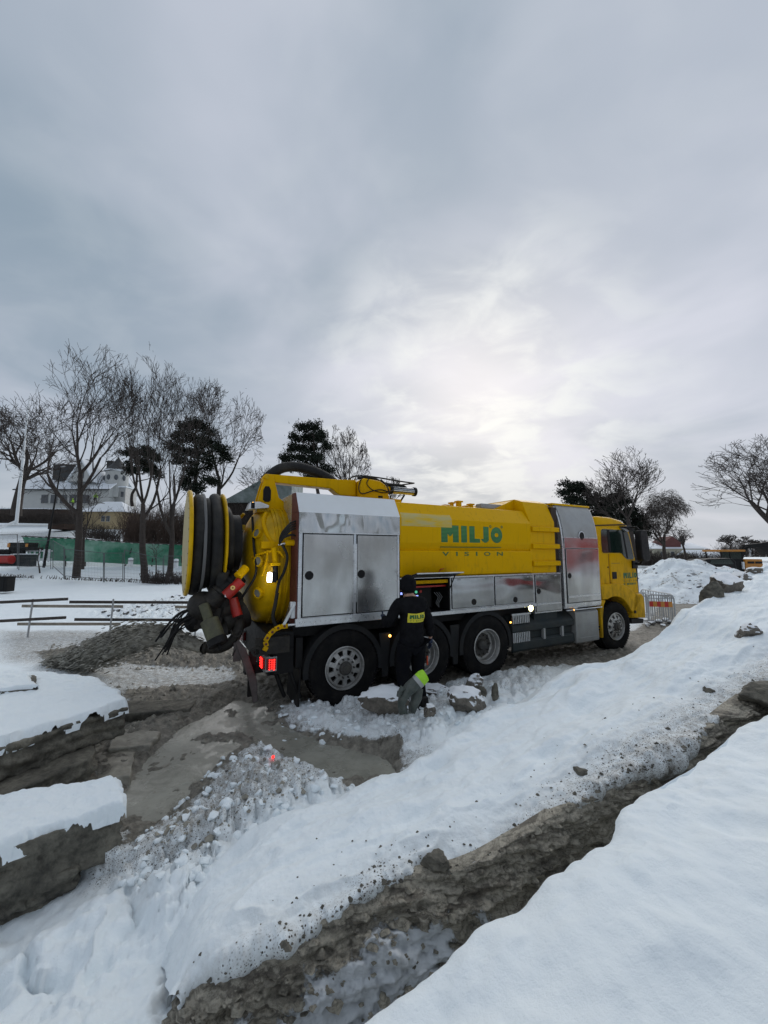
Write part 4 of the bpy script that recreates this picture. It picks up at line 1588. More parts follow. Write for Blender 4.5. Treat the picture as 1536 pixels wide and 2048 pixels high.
# ------------------------------------------------------------------ side guard, grille and battery box
mb = MB()
guard = [(0.10, 0.31), (0.05, 0.36), (0.05, 0.50), (0.10, 0.54)]
mb.prism(guard, 3.36, 5.13)
mb.prism([(0.10, 0.66), (0.05, 0.69), (0.05, 0.80), (0.10, 0.86), (0.30, 1.0), (0.34, 0.7)], 3.36, 5.13)
mb.box(3.36, 5.13, 0.12, 0.16, 0.50, 0.70)
sg = part('side_guard', mb, 'plastic', bevel=0.012)
mb = MB()
for s in (4.18, 4.72):
    mb.box(s, s + .05, 0.03, 0.09, 0.50, 0.70)
part('guard_strap', mb, 'alu_grey', sg, bevel=0.004)
mb = MB()
mb.box(4.0, 4.68, 0.10, 0.50, 0.86, 1.0)
mb.cyl((3.9, 0.5, 0.80), (5.0, 0.5, 0.80), 0.26)
part('fuel_tank', mb, 'plastic', sg)
mb = MB()
mb.box(3.345, 3.83, 0.06, 0.075, 0.84, 1.03)
mb.box(3.345, 3.83, 0.06, 0.075, 0.50, 0.69)
gr_ = part('grille_backing', mb, 'black', sg)
for z0, z1 in ((0.85, 1.0), (0.505, 0.685)):
    for k in range(10):
        mb = MB()
        mb.box(3.362 + k * .046, 3.384 + k * .046, 0.035, 0.06, z0, z1)
        part('grille_bar', mb, 'alu_light', gr_)
mb = MB()
mb.box(3.345, 3.84, 0.03, 0.07, 1.0, 1.035)
part('grille_top', mb, 'alu_light', gr_, bevel=0.004)
mb = MB()
prof = [(0.03, 0.31), (0.02, 0.33), (0.02, 0.92), (0.05, 0.955), (0.45, 0.955), (0.45, 0.31)]
mb.prism(prof, 5.15, 5.90)
bb = part('battery_box', mb, 'alu_grey', bevel=0.012)
mb = MB()
mb.box(5.22, 5.82, 0.008, 0.022, 0.655, 0.675).box(5.22, 5.80, 0.008, 0.022, 0.40, 0.415)
for (q, r_) in ((5.19, .35), (5.86, .35), (5.19, .90), (5.86, .90), (5.5, .80), (5.65, .52)):
    mb.cyl((q, 0.022, r_), (q, 0.012, r_), 0.010)
part('box_ridge', mb, 'alu_grey', bb, bevel=0.003)

# ------------------------------------------------------------------ cab
cab = empty('cab', (0, 0, 0), parent=truck)
side = [(6.02, 1.46), (6.02, 2.90), (6.05, 2.985), (6.3, 3.01), (6.75, 3.0), (7.1, 2.95), (7.34, 2.86), (7.42, 2.80), (7.52, 2.45), (7.62, 2.02), (7.66, 1.6), (7.68, 1.17), (7.30, 1.15), (7.05, 1.30), (6.80, 1.40), (6.56, 1.45)]


def rounded_slab(prof, y0, y1, inset=0.05, axis='y', steps=4):
    """profile extruded with rounded long edges"""
    c = Vector((sum(p[0] for p in prof) / len(prof), sum(p[1] for p in prof) / len(prof)))
    rows = []
    for k in range(steps + 1):
        a = math.pi / 2 * k / steps
        rows.append((y0 + inset * (1 - math.sin(a)), inset * (1 - math.cos(a))))
    rows = [(yy, ins) for yy, ins in rows]
    rows = [(y0 + inset * (1 - math.sin(math.pi / 2 * k / steps)), inset * (1 - math.cos(math.pi / 2 * k / steps))) for k in range(steps, -1, -1)]
    full = rows + [(y1 + y0 - yy, ins) for yy, ins in reversed(rows)]
    n = len(prof)
    vs, fs = [], []
    for yy, ins in full:
        for i, p in enumerate(prof):
            pr, nx = Vector(prof[i - 1]), Vector(prof[(i + 1) % n])
            e1 = (Vector(p) - pr).normalized()
            e2 = (nx - Vector(p)).normalized()
            t_ = (e1 + e2)
            t_ = t_.normalized() if t_.length > 1e-5 else e1
            nn = Vector((t_.y, -t_.x))
            if (c - Vector(p)).dot(nn) < 0:
                nn = -nn
            q = Vector(p) + nn * ins
            vs.append((q.x, yy, q.y))
    m_ = len(full)
    for i in range(m_ - 1):
        for k in range(n):
            l = (k + 1) % n
            fs.append((i * n + k, i * n + l, (i + 1) * n + l, (i + 1) * n + k))
    fs.append(tuple(range(n - 1, -1, -1)))
    fs.append(tuple(range((m_ - 1) * n, m_ * n)))
    return vs, fs


mb = MB()
mb.add(*rounded_slab(side, 0.10, 2.42, 0.07))
part('cab_shell', mb, 'yellow', cab, smooth=50)
mb = MB()
mb.prism([(6.03, 2.795), (7.28, 2.86), (7.30, 2.835), (6.03, 2.77)], 0.082, 0.12, 'y')
part('roof_gutter', mb, 'black', cab)
# door
door_prof = [(6.33, 1.47), (6.33, 2.76), (7.30, 2.80), (7.60, 2.02), (7.62, 1.50), (7.63, 1.30), (7.1, 1.33), (6.85, 1.43)]
win = [(6.27, 2.20), (6.25, 2.40), (6.27, 2.68), (6.32, 2.71), (7.20, 2.71), (7.32, 2.64), (7.42, 2.34), (7.50, 2.06), (7.46, 2.02), (7.22, 2.02), (7.14, 2.06), (7.02, 2.15), (6.93, 2.17), (6.31, 2.17)]
mb = MB()
mb.prism([(6.55, 1.46), (6.62, 1.42), (7.0, 1.33), (7.12, 1.24), (7.60, 1.22), (7.585, 1.6), (7.56, 2.0), (7.35, 2.75), (7.22, 2.77), (6.52, 2.76), (6.55, 2.1)], 0.085, 0.16, 'y')
door = part('cab_door', mb, 'yellow', cab, bevel=0.008)
# rear quarter panel
mb = MB()
mb.prism([(6.04, 1.47), (6.52, 1.47), (6.515, 2.76), (6.04, 2.76)], 0.088, 0.15, 'y')
part('quarter_panel', mb, 'yellow', cab, bevel=0.006)
for k in range(4):
    mb = MB()
    mb.prism([(6.06, 2.30 + k * .12), (6.20, 2.30 + k * .12), (6.20, 2.335 + k * .12), (6.06, 2.335 + k * .12)], 0.078, 0.10, 'y')
    part('air_slot', mb, 'yellow', cab, bevel=0.01)
# window: dark rubber, glass and the dividing post
fr_w = [(p[0] + (0.025 if p[0] > 6.9 else -0.02), p[1] + (0.02 if p[1] > 2.4 else -0.02)) for p in win]
mb = MB()
mb.prism(fr_w, 0.080, 0.10, 'y')
wf = part('window_seal', mb, 'yellow_old', door, bevel=0.004)
mb = MB()
mb.prism(win, 0.076, 0.10, 'y')
part('window_pane', mb, 'dark_glass', wf)
mb = MB()
mb.prism([(6.52, 2.18), (6.60, 2.18), (6.57, 2.70), (6.49, 2.70)], 0.070, 0.08, 'y')
mb.prism([(7.20, 2.04), (7.26, 2.04), (7.13, 2.70), (7.08, 2.70)], 0.072, 0.08, 'y')
part('window_post', mb, 'black', wf)
mb = MB()
mb.box(6.50, 6.506, 0.083, 0.09, 1.47, 2.17)
part('door_seam', mb, 'darkred', cab)
mb = MB()
mb.box(6.60, 6.77, 0.074, 0.088, 1.575, 1.735)
dh = part('door_handle', mb, 'black', door, bevel=0.012)
mb = MB()
mb.box(6.44, 6.475, 0.078, 0.09, 1.83, 1.86)
part('keyhole', mb, 'black', cab)
dk, lt = word_mesh(MILJO, 7.03, 7.57, 1.575, 1.705, 0.083, False, fr_id)
dots(dk, 7.455, 1.715, 0.012, 0.081, fr_id)
dots(dk, 7.56, 1.715, 0.012, 0.081, fr_id)
part('door_lettering', dk, 'green', door, smooth=None)
for ch, xx, ww in zip("VISION", (7.03, 7.15, 7.23, 7.34, 7.42, 7.52), (.05, .014, .04, .014, .05, .05)):
    place_text('door_lettering_small', ch, xx, xx + ww, 1.497, 1.533, 0.082, M['green'], door, offset=0.02)
mb = MB()
for k, (a, b_) in enumerate(((7.03, 7.055), (7.07, 7.085), (7.16, 7.20), (7.21, 7.25), (7.27, 7.31), (7.33, 7.36), (7.37, 7.41), (7.43, 7.47), (7.50, 7.53))):
    mb.box(a, b_ - .006, 0.0805, 0.084, 1.42, 1.465)
part('phone_line', mb, 'green', door)
mb = MB()
mb.box(6.60, 6.92, 0.081, 0.084, 1.925, 1.938)
part('sill_script', mb, simple('pale_script', (0.25, 0.17, 0.02), 0.6), door)
# wheel-arch, step and bumper
mb = MB()
arc = [(6.56 + 0.66 * math.cos(R(a)), 0.53 + 0.66 * math.sin(R(a))) for a in range(22, 121, 9)]
outer = [(7.66, 1.16), (7.35, 1.24), (7.16, 1.35), (6.95, 1.44), (6.70, 1.475), (6.05, 1.475), (6.05, 1.14)]
mb.prism([(7.26, 0.76)] + arc[1:] + [(6.10, 1.14)] + list(reversed([p for p in outer[:-1]])), 0.03, 0.36, 'y')
wa = part('wheel_arch', mb, 'yellow', cab, bevel=0.015)
mb = MB()
mb.prism([(6.03, 0.33), (6.02, 1.14), (6.24, 1.12), (6.16, 1.02), (6.10, 0.75), (6.08, 0.33)], 0.04, 0.34, 'y')
part('arch_rear_piece', mb, 'yellow', cab, bevel=0.015)
mb = MB()
bump_prof = [(7.22, 0.66), (7.28, 1.12), (7.36, 1.22), (7.66, 1.20), (7.74, 1.13), (7.77, 0.95), (7.745, 0.62)]
mb.add(*rounded_slab(bump_prof, 0.03, 2.49, 0.05))
bp = part('bumper', mb, 'yellow', cab, smooth=50)
mb = MB()
mb.prism([(7.24, 0.52), (7.22, 0.645), (7.74, 0.60), (7.72, 0.50)], 0.08, 2.44, 'y')
part('lower_valance', mb, 'black', bp, bevel=0.01)
mb = MB()
mb.cyl((7.30, 0.03, 0.80), (7.30, 0.012, 0.80), 0.035)
part('side_marker', mb, 'black', bp)
mb = MB()
mb.box(7.28, 7.55, 0.30, 0.9, 0.33, 0.45)
part('front_step', mb, 'black', bp, bevel=0.03)
mb = MB()
mb.box(7.655, 7.70, 0.12, 2.40, 1.22, 1.95)
part('front_grille', mb, 'black', cab, bevel=0.01)
mb = MB()
mb.prism([(7.455, 2.70), (7.645, 1.98), (7.66, 1.98), (7.47, 2.70)], 0.20, 2.32, 'y')
part('windscreen', mb, 'dark_glass', cab)
mb = MB()
mb.prism([(7.0, 2.79), (7.30, 2.81), (7.50, 2.72), (7.46, 2.68), (7.28, 2.72)], 0.0, 2.52, 'y')
part('sun_visor', mb, 'black', cab, bevel=0.01)
mb = MB()
mb.prism([(6.98, 2.76), (7.20, 2.745), (7.30, 2.69), (7.22, 2.66)], 0.03, 0.08, 'y')
part('visor_edge', mb, 'alu_grey', cab, bevel=0.004)
# mirror
mb = MB()
mir = [(7.18, 2.02), (7.16, 2.10), (7.14, 2.60), (7.18, 2.69), (7.38, 2.70), (7.45, 2.62), (7.50, 2.10), (7.48, 2.02), (7.42, 1.98), (7.24, 1.98)]
mb.prism(mir, -0.30, -0.16, 'y')
mi = part('mirror', mb, 'black', cab, bevel=0.02)
mb = MB()
mb.tube([(7.34, 0.12, 2.78), (7.34, -0.12, 2.77), (7.32, -0.22, 2.66)], 0.022, 8)
mb.tube([(7.56, 0.12, 1.90), (7.48, -0.08, 1.92), (7.36, -0.20, 2.02)], 0.025, 8)
mb.box(7.40, 7.60, 0.05, 0.12, 1.80, 1.98)
part('mirror_arm', mb, 'black', mi, bevel=0.006)

# small side lamps
for i, (s, zz, yy, key, r_) in enumerate(((3.275, 0.895, 0.02, 'lamp_amber', .016), (0.735, 0.905, 0.03, 'lamp_amber', .020), (5.05, 1.0, 0.0, 'lamp_amber', .016))):
    mb = MB()
    mb.ball((s, yy - .01, zz), r_)
    part('marker_lamp', mb, key)
mb = MB()
mb.cyl((3.80, -0.01, 1.118), (3.80, 0.02, 1.118), 0.062, n=20)
wl_ = part('work_lamp_housing', mb, 'black')
mb = MB()
mb.cyl((3.80, -0.014, 1.118), (3.80, -0.006, 1.118), 0.054, n=20)
part('work_lamp_lens', mb, 'lamp_yellow', wl_)
# ================================================================== rear of the truck: tank end, boom, reel, outlets
YC, ZC, RT = 1.26, 1.97, 0.94
mb = MB()
mb.lathe([(-0.90, RT), (-0.90, RT + .03), (-0.86, RT + .03), (-0.86, RT), (-0.80, RT), (-0.80, RT + .025), (-0.77, RT + .025), (-0.77, RT), (-0.60, RT), (0.2, RT), (0.2, 0.1)], (0, YC, ZC), (1, 0, 0), 64)
cyl_ = part('tank_end_ring', mb, 'yellow_old', smooth=40)
mb = MB()
dome = [(-0.905, RT + 0.02), (-0.945, RT + 0.02)]
for k in range(11):
    a = math.pi / 2 * k / 10
    dome.append((-0.945 - 0.36 * math.sin(a), (RT - .01) * math.cos(a) ** 0.8 if k < 10 else 0.001))
mb.lathe(dome, (0, YC, ZC), (1, 0, 0), 64)
dome_o = part('rear_door', mb, 'yellow_old', smooth=60)
# ribs stiffening the near side
for k in range(5):
    mb = MB()
    s = -0.50 - 0.055 * k
    mb.lathe([(s, RT), (s - .005, RT + .035), (s + .012, RT + .035), (s + .016, RT)], (0, YC, ZC), (1, 0, 0), 64, True)
    part('tank_rib', mb, 'yellow_old', cyl_)
# hinge tower
mb = MB()
for yy in (0.92, 1.16):
    mb.prism([(-1.12, 2.86), (-1.12, 3.02), (-1.06, 3.26), (-1.00, 3.40), (-0.90, 3.40), (-0.84, 3.20), (-0.80, 3.05), (-0.62, 2.92), (-0.62, 2.84)], yy, yy + .05, 'y')
tw = part('hinge_tower', mb, 'yellow', bevel=0.008)
mb = MB()
mb.prism([(-1.05, 3.00), (-1.05, 3.16), (-1.02, 3.22), (-0.96, 3.22), (-0.93, 3.16), (-0.93, 3.00), (-0.96, 2.97), (-1.02, 2.97)], 0.912, 0.918, 'y')
part('tower_slot', mb, 'black', tw)
mb = MB()
mb.box(-1.14, -0.60, 0.88, 1.24, 2.80, 2.86)
part('tower_foot', mb, 'yellow_old', tw, bevel=0.01)
# boom with hose
mb = MB()
mb.prism([(-1.06, 3.36), (-1.05, 3.30), (0.10, 3.275), (0.20, 3.20), (0.26, 3.17), (0.56, 3.17), (0.56, 3.47), (0.20, 3.445), (-1.02, 3.425)], 0.94, 1.14, 'y')
boom = part('boom', mb, 'yellow', bevel=0.012)
mb = MB()
mb.cyl((-1.0, 0.90, 3.37), (-1.0, 1.18, 3.37), 0.035)
part('boom_pin', mb, 'yellow_old', boom)
mb = MB()
mb.tube(spline([(-0.98, 1.15, 3.36), (-0.90, 1.12, 3.45), (-0.72, 1.10, 3.58), (-0.48, 1.08, 3.62), (-0.20, 1.08, 3.58), (0.08, 1.08, 3.48), (0.3, 1.10, 3.34)], 28), 0.085, 14)
part('boom_hose', mb, 'hose', boom, smooth=60)
mb = MB()
tur = [(0.58, 3.06), (0.58, 3.44), (0.66, 3.49), (0.98, 3.47), (1.10, 3.40), (1.18, 3.18), (1.18, 3.06)]
mb.add(*rounded_slab(tur, 0.80, 1.30, 0.04))
mb.box(0.45, 1.30, 0.6, 1.5, 3.05, 3.12)
tu = part('turret', mb, 'yellow', smooth=45)
mb = MB()
mb.lathe([(0, 0.0), (0, 0.13), (0.14, 0.13), (0.14, 0.0)], (0.98, 0.92, 3.05), (0, 0, 1), 24)
part('slew_motor', mb, 'black', tu)
mb = MB()
mb.cyl((1.17, 1.02, 3.36), (1.30, 1.02, 3.36), 0.06)
part('valve_neck', mb, 'yellow', tu)
mb = MB()
mb.cyl((1.28, 1.02, 3.36), (1.34, 1.02, 3.36), 0.085, n=20).cyl((1.82, 1.02, 3.36), (1.87, 1.02, 3.36), 0.088, n=20)
mb.tube([(1.62, 1.02, 3.28), (1.55, 1.02, 3.18), (1.50, 1.02, 3.06)], 0.018, 8)
part('cylinder_ends', mb, 'black', tu)
mb = MB()
mb.cyl((1.33, 1.02, 3.36), (1.83, 1.02, 3.36), 0.072, n=24)
cyl2 = part('silver_cylinder', mb, 'alu_light', tu)
mb = MB()
for zz in (3.40, 3.36, 3.32):
    mb.box(1.34, 1.82, 0.940, 0.952, zz - .006, zz + .004)
part('cylinder_stripes', mb, 'black', cyl2)
mb = MB()
ring = [(1.22 + 0.66 * math.cos(a), 1.15 + 0.40 * math.sin(a), 3.52 + 0.035 * math.sin(a * 2 + 1)) for a in [2 * math.pi * k / 48 for k in range(48)]]
mb.tube(ring, 0.014, 6, closed=True)
mb.tube(spline([(0.58, .9, 3.5), (0.9, .95, 3.53), (1.2, 1.0, 3.46), (1.55, 1.02, 3.46), (1.66, 1.02, 3.42)], 20), 0.028, 8)
mb.tube(spline([(0.60, .80, 3.48), (0.54, .78, 3.30), (0.60, .78, 3.20), (0.80, .78, 3.26), (0.98, .78, 3.30), (1.16, .80, 3.28), (1.32, .9, 3.35)], 24), 0.010, 6)
mb.tube(spline([(0.74, .79, 3.48), (0.70, .78, 3.38), (0.82, .78, 3.28), (1.05, .78, 3.25), (1.2, .8, 3.30)], 20), 0.008, 6)
mb.tube(spline([(0.98, .79, 3.49), (1.10, .78, 3.38), (1.17, .78, 3.20), (1.19, .8, 3.06)], 16), 0.012, 6)
part('control_hoses', mb, 'hose', tu, smooth=60)
# things on the roof
mb = MB()
for (s, w_, h_) in ((2.45, .12, .06), (2.62, .10, .12), (2.78, .14, .16), (2.97, .10, .07), (3.10, .13, .12), (3.34, .12, .09)):
    mb.cyl((s + w_ / 2, 0.9, 3.02), (s + w_ / 2, 0.9, 3.06 + h_), w_ * .42, n=14)
    mb.box(s, s + w_, 0.84, 0.96, 3.04 + h_, 3.07 + h_)
mb.box(2.4, 3.5, 0.8, 1.0, 3.03, 3.08)
part('roof_valves', mb, 'yellow', bevel=0.004)
mb = MB()
mb.box(3.05, 4.15, 0.45, 0.62, 3.05, 3.145)
part('roof_box', mb, 'steel', bevel=0.01)

# door furniture on the rear: cylinders, brackets, sight glasses
mb = MB()
mb.tube(spline([(-1.02, 0.80, 2.78), (-1.08, 0.66, 2.62), (-1.04, 0.50, 2.42), (-0.98, 0.42, 2.30)], 14), 0.035, 8)
mb.box(-1.16, -0.84, 0.34, 0.46, 2.23, 2.33)
part('door_bracket', mb, 'yellow', dome_o, bevel=0.006)
mb = MB()
mb.cyl((-0.76, 0.30, 2.31), (-0.62, 0.26, 2.31), 0.022, n=12)
mb.cyl((-0.93, 0.36, 2.28), (-0.76, 0.30, 2.31), 0.018, n=12)
part('piston_rod', mb, 'chrome', dome_o)
mb = MB()
mb.cyl((-0.86, 0.20, 2.31), (-0.60, 0.16, 2.31), 0.045, n=16)
mb.box(-0.62, -0.56, 0.10, 0.24, 2.25, 2.36)
part('hydraulic_cylinder', mb, 'yellow', bevel=0.004)
mb = MB()
mb.cyl((-1.00, 0.26, 2.24), (-0.98, 0.24, 2.02), 0.04, n=14)
mb.box(-1.06, -0.92, 0.18, 0.32, 1.99, 2.03)
part('clamp_cylinder', mb, 'yellow', dome_o, bevel=0.004)
mb = MB()
mb.cyl((-0.98, 0.24, 2.0), (-0.97, 0.22, 1.78), 0.036, n=14)
part('clamp_sleeve', mb, 'black', dome_o)
mb = MB()
mb.tube(spline([(-1.24, 0.62, 2.10), (-1.15, 0.40, 2.16), (-1.03, 0.28, 2.19), (-0.93, 0.24, 2.18), (-0.86, .24, 2.10)], 18), 0.016, 8)
mb.tube(spline([(-1.08, 0.30, 2.20), (-1.09, 0.30, 2.05), (-1.13, .34, 1.85)], 10), 0.014, 6)
part('door_flange', mb, 'yellow', dome_o)
for (yy, zz) in ((0.62, 2.45), (0.46, 2.05), (0.52, 1.60)):
    rr_ = math.hypot(yy - YC, zz - ZC)
    q = min(1.0, rr_ / (RT - .01)) ** (1 / 0.8)
    sx_ = -0.945 - 0.36 * math.sqrt(max(0, 1 - q * q)) - 0.01
    nv_ = Vector((-0.75, (yy - YC) * .7, (zz - ZC) * .5)).normalized()
    c0 = Vector((sx_, yy, zz))
    mb = MB()
    mb.lathe([(-0.02, 0.06), (-0.02, 0.085), (0.04, 0.085), (0.045, 0.062)], c0, nv_, 8, True)
    sg_ = part('sight_glass', mb, 'yellow_old', dome_o)
    mb = MB()
    mb.lathe([(0.0, 0.0), (0.0, 0.062), (0.03, 0.062), (0.035, 0.0)], c0, nv_, 16)
    part('glass', mb, 'glass_lens', sg_)
# hydraulic hoses at the side of the tank end
mb = MB()
for k in range(4):
    o_ = 0.035 * k
    mb.tube(spline([(-0.72, 0.12, 2.62 - o_), (-0.82, 0.10, 2.58 - o_), (-0.92, 0.14, 2.45 - o_), (-0.94, 0.20, 2.34 - o_ * .5)], 14), 0.014, 6)
mb.tube(spline([(-0.72, 0.12, 2.40), (-0.80, 0.10, 2.42), (-0.90, 0.14, 2.38)], 10), 0.016, 6)
mb.tube(spline([(-0.90, 0.20, 2.28), (-0.84, 0.14, 2.12), (-0.88, 0.12, 1.92), (-0.94, 0.14, 1.78), (-0.97, 0.16, 1.62)], 20), 0.020, 8)
mb.tube(spline([(-0.96, 0.16, 1.62), (-0.98, 0.18, 1.45), (-1.0, 0.20, 1.30), (-0.95, .2, 1.15)], 14), 0.026, 8)
mb.tube(spline([(-1.20, 0.92, 2.72), (-1.22, 0.60, 2.30), (-1.20, 0.44, 1.90), (-1.30, 0.50, 1.66), (-1.38, 0.6, 1.5)], 24), 0.018, 6)
part('hydraulic_hoses', mb, 'hose', smooth=60)
# work lamp
mb = MB()
mb.box(-1.06, -1.00, 0.05, 0.125, 1.77, 1.91)
wl2 = part('rear_lamp_housing', mb, 'black', bevel=0.006)
mb = MB()
mb.box(-1.112, -1.06, 0.055, 0.12, 1.775, 1.905)
part('rear_lamp_lens', mb, 'lamp_white', wl2, bevel=0.012)
mb = MB()
mb.tube([(-1.05, 0.12, 1.84), (-1.02, 0.22, 1.84)], 0.012, 6)
part('lamp_bracket', mb, 'black', wl2)
# beacon bar on top
mb = MB()
mb.prism([(-1.30, 2.82), (-1.26, 2.93), (-1.12, 2.95), (-0.98, 2.90), (-0.98, 2.86)], 0.78, 1.0, 'y')
bc = part('beacon_bracket', mb, 'alu_light', bevel=0.006)
mb = MB()
mb.cyl((-1.22, 0.80, 2.84), (-1.22, 0.80, 2.93), 0.035)
part('beacon_housing', mb, 'black', bc)
mb = MB()
mb.ball((-1.22, 0.79, 2.92), 0.018)
part('beacon_lamp', mb, 'lamp_amber', bc)
mb = MB()
mb.tube(spline([(-1.30, 1.1, 2.78), (-1.36, 1.2, 2.70), (-1.42, 1.3, 2.62)], 8), 0.025, 8)
mb.box(-1.50, -1.28, 1.0, 1.5, 2.52, 2.60)
part('reel_arm', mb, 'yellow_old', bevel=0.006)

# ------------------------------------------------------------------ hose reel
reel = empty('hose_reel', (-1.80, 1.05, 2.32), R(-1.5), parent=truck)
reel.rotation_euler = (0, R(-0.6), R(1.9))
reel.scale = (1.0, 0.89, 0.89)
mb = MB()
mb.lathe([(-0.30, 0.0), (-0.30, 0.845), (-0.285, 0.86), (-0.262, 0.86), (-0.250, 0.845), (-0.250, 0.0)], (0, 0, 0), (1, 0, 0), 64)
d1 = mb.build('reel_disc', M['yellow_old'], reel, smooth=35)
mb = MB()
mb.lathe([(-0.3035, 0.0), (-0.3035, 0.80), (-0.300, 0.80), (-0.300, 0.0)], (0, 0, 0), (1, 0, 0), 64)
mb.build('reel_cover', simple('faded_cream_cover', (0.42, 0.34, 0.16), 0.6, 0, 0.1, 3, (0.2, 0.15, 0.08), 0.5), reel, smooth=35)
mb = MB()
for k in range(28):
    a = 2 * math.pi * k / 28
    mb.cyl((-0.306, .80 * math.cos(a), .80 * math.sin(a)), (-0.302, .80 * math.cos(a), .80 * math.sin(a)), 0.010, n=6)
mb.build('reel_bolts', M['black'], reel)
mb = MB()
mb.lathe([(0.150, 0.0), (0.150, 0.81), (0.160, 0.83), (0.177, 0.83), (0.187, 0.81), (0.187, 0.0)], (0, 0, 0), (1, 0, 0), 64)
mb.build('reel_disc', M['yellow_old'], reel, smooth=35)
mb = MB()
mb.cyl((-0.26, 0, 0), (0.42, 0, 0), 0.48, n=32)
mb.build('reel_drum', M['black'], reel)
mb = MB()
mb.cyl((0.185, 0, 0), (0.27, 0, 0), 0.60, n=40)
mb.build('reel_back_plate', M['black'], reel)
for j, (xx, rad_, rr_) in enumerate(((-0.170, 0.735, 0.080), (-0.045, 0.650, 0.085), (0.075, 0.745, 0.075), (0.245, 0.58, 0.055))):
    mb = MB()
    pts = []
    for k in range(72):
        a = 2 * math.pi * k / 72
        w_ = 0.012 * math.sin(3 * a + j * 2) + 0.008 * math.sin(7 * a + j)
        pts.append((xx + 0.02 * math.sin(a + j), (rad_ + w_) * math.cos(a), (rad_ + w_ + 0.02 * (math.sin(a) < -.3)) * math.sin(a)))
    mb.tube(pts, rr_, 14, closed=True)
    mb.build('hose_turn', M['hose'], reel, smooth=60)
mb = MB()
mb.tube([(-0.10, .80 * math.cos(a), .80 * math.sin(a)) for a in np.linspace(0, 2 * math.pi, 60, endpoint=False)], 0.022, 6, closed=True)
mb.build('flat_line', simple('grey_line', (0.12, 0.12, 0.12), 0.6), reel, smooth=60)
mb = MB()
mb.tube(spline([(0.15, -0.62, -0.45), (0.15, -0.55, -0.66), (0.16, -0.50, -0.85), (0.2, -0.45, -1.0)], 16), 0.085, 14)
mb.build('hose_tail', M['hose'], reel, smooth=60)


SH = Vector((-0.15, 0.0, 0.12))


def cpart(name, mb, mat, parent=truck, **kw):
    mb.v = [tuple(Vector(p) + SH) for p in mb.v]
    return mb.build(name, M[mat] if isinstance(mat, str) else mat, parent, **kw)


# ------------------------------------------------------------------ outlets and valves at the tank foot
mb = MB()
mb.tube(spline([(-1.56, 0.60, 1.42), (-1.50, 0.60, 1.50), (-1.38, 0.58, 1.60), (-1.24, 0.60, 1.72)], 14), [0.12] * 14, 16)
mb.lathe([(0, 0.0), (0, 0.15), (0.04, 0.15), (0.04, 0.0)], (-1.36, 0.58, 1.62), (0.7, 0, 0.7), 20)
o1 = cpart('upper_pipe', mb, 'black', smooth=45)
mb = MB()
mb.cyl((-1.44, 0.45, 1.46), (-1.24, 0.45, 1.66), 0.075, n=20)
act = cpart('red_actuator', mb, 'red', bevel=0.006)
mb = MB()
mb.lathe([(0.0, 0.012), (0.0, 0.03), (0.006, 0.03), (0.006, 0.012)], (-1.36, 0.375, 1.575), (-.1, -1, 0.1), 20, True)
cpart('actuator_badge', mb, simple('cream_badge', (0.7, 0.5, 0.15), 0.5), act)
mb = MB()
mb.box(-1.455, -1.425, 0.378, 0.392, 1.455, 1.485)
cpart('actuator_label', mb, 'white', act)
mb = MB()
mb.cyl((-1.30, 0.42, 1.72), (-1.18, 0.48, 1.84), 0.06, n=16)
mb.tube(spline([(-1.24, .45, 1.76), (-1.33, .5, 1.66), (-1.42, .52, 1.6)], 8), 0.02, 6)
cpart('yellow_pipe_stub', mb, 'yellow', bevel=0.004)
mb = MB()
mb.lathe([(0, .11), (0.01, 0.14), (0.05, 0.14), (0.06, 0.11)], (-1.46, .6, 1.53), (-.6, 0, -.75), 20, True)
mb.cyl((-1.50, 0.60, 1.50), (-1.62, 0.62, 1.36), 0.13, n=20)
mb.ball((-1.70, 0.70, 1.32), 0.20, 16, 10)
mb.cyl((-1.52, 0.8, 1.30), (-1.25, 0.9, 1.25), 0.24, n=24)
mb.box(-1.80, -1.45, 0.62, 1.1, 1.02, 1.38)
mb.cyl((-1.15, 0.9, 1.18), (-1.45, .8, 1.05), 0.25, 0.20, n=24)
cpart('valve_block', mb, 'mudmetal', bevel=0.01, smooth=50)
mb = MB()
mb.cyl((-1.70, 0.52, 1.36), (-1.62, 0.42, 1.12), 0.065, n=18)
mb.cyl((-1.63, 0.42, 1.16), (-1.54, 0.30, 0.92), 0.115, n=24)
cpart('ball_valve_pipe', mb, 'olive', bevel=0.008)
mb = MB()
mb.cyl((-1.545, 0.31, 0.94), (-1.515, 0.27, 0.86), 0.125, n=28)
mb.cyl((-1.515, 0.27, 0.87), (-1.49, 0.23, 0.80), 0.028, n=10)
cpart('pipe_cap', mb, 'black', bevel=0.006)
mb = MB()
mb.tube(spline([(-1.22, 0.78, 1.15), (-1.22, 0.62, 1.03), (-1.27, 0.56, 0.90), (-1.36, 0.56, 0.80), (-1.50, 0.60, 0.745), (-1.64, 0.64, 0.76)], 26), [0.070] * 20 + [0.066, .064, .062, .062, .062, .064], 18)
mb.lathe([(0.0, 0.05), (-0.01, 0.082), (0.03, 0.082), (0.04, 0.05)], (-1.64, 0.64, 0.76), (-1, .28, .12), 20, True)
mb.tube([(-1.22, .50, 0.96), (-1.26, .46, 0.80), (-1.32, .44, 0.66)], [0.018, .016, .010], 8)
mb.tube(spline([(-1.35, .46, 1.0), (-1.31, .42, 0.92), (-1.25, .42, .92), (-1.21, .45, 0.98)], 10), 0.014, 6)
noz = cpart('outlet_elbow', mb, 'mudmetal', smooth=50)
mb = MB()
mb.cyl((-1.32, 0.66, 1.40), (-1.25, .60, 1.16), 0.07, n=14)
cpart('red_lever_pipe', mb, 'red')
mb = MB()
rnd = random.Random(3)
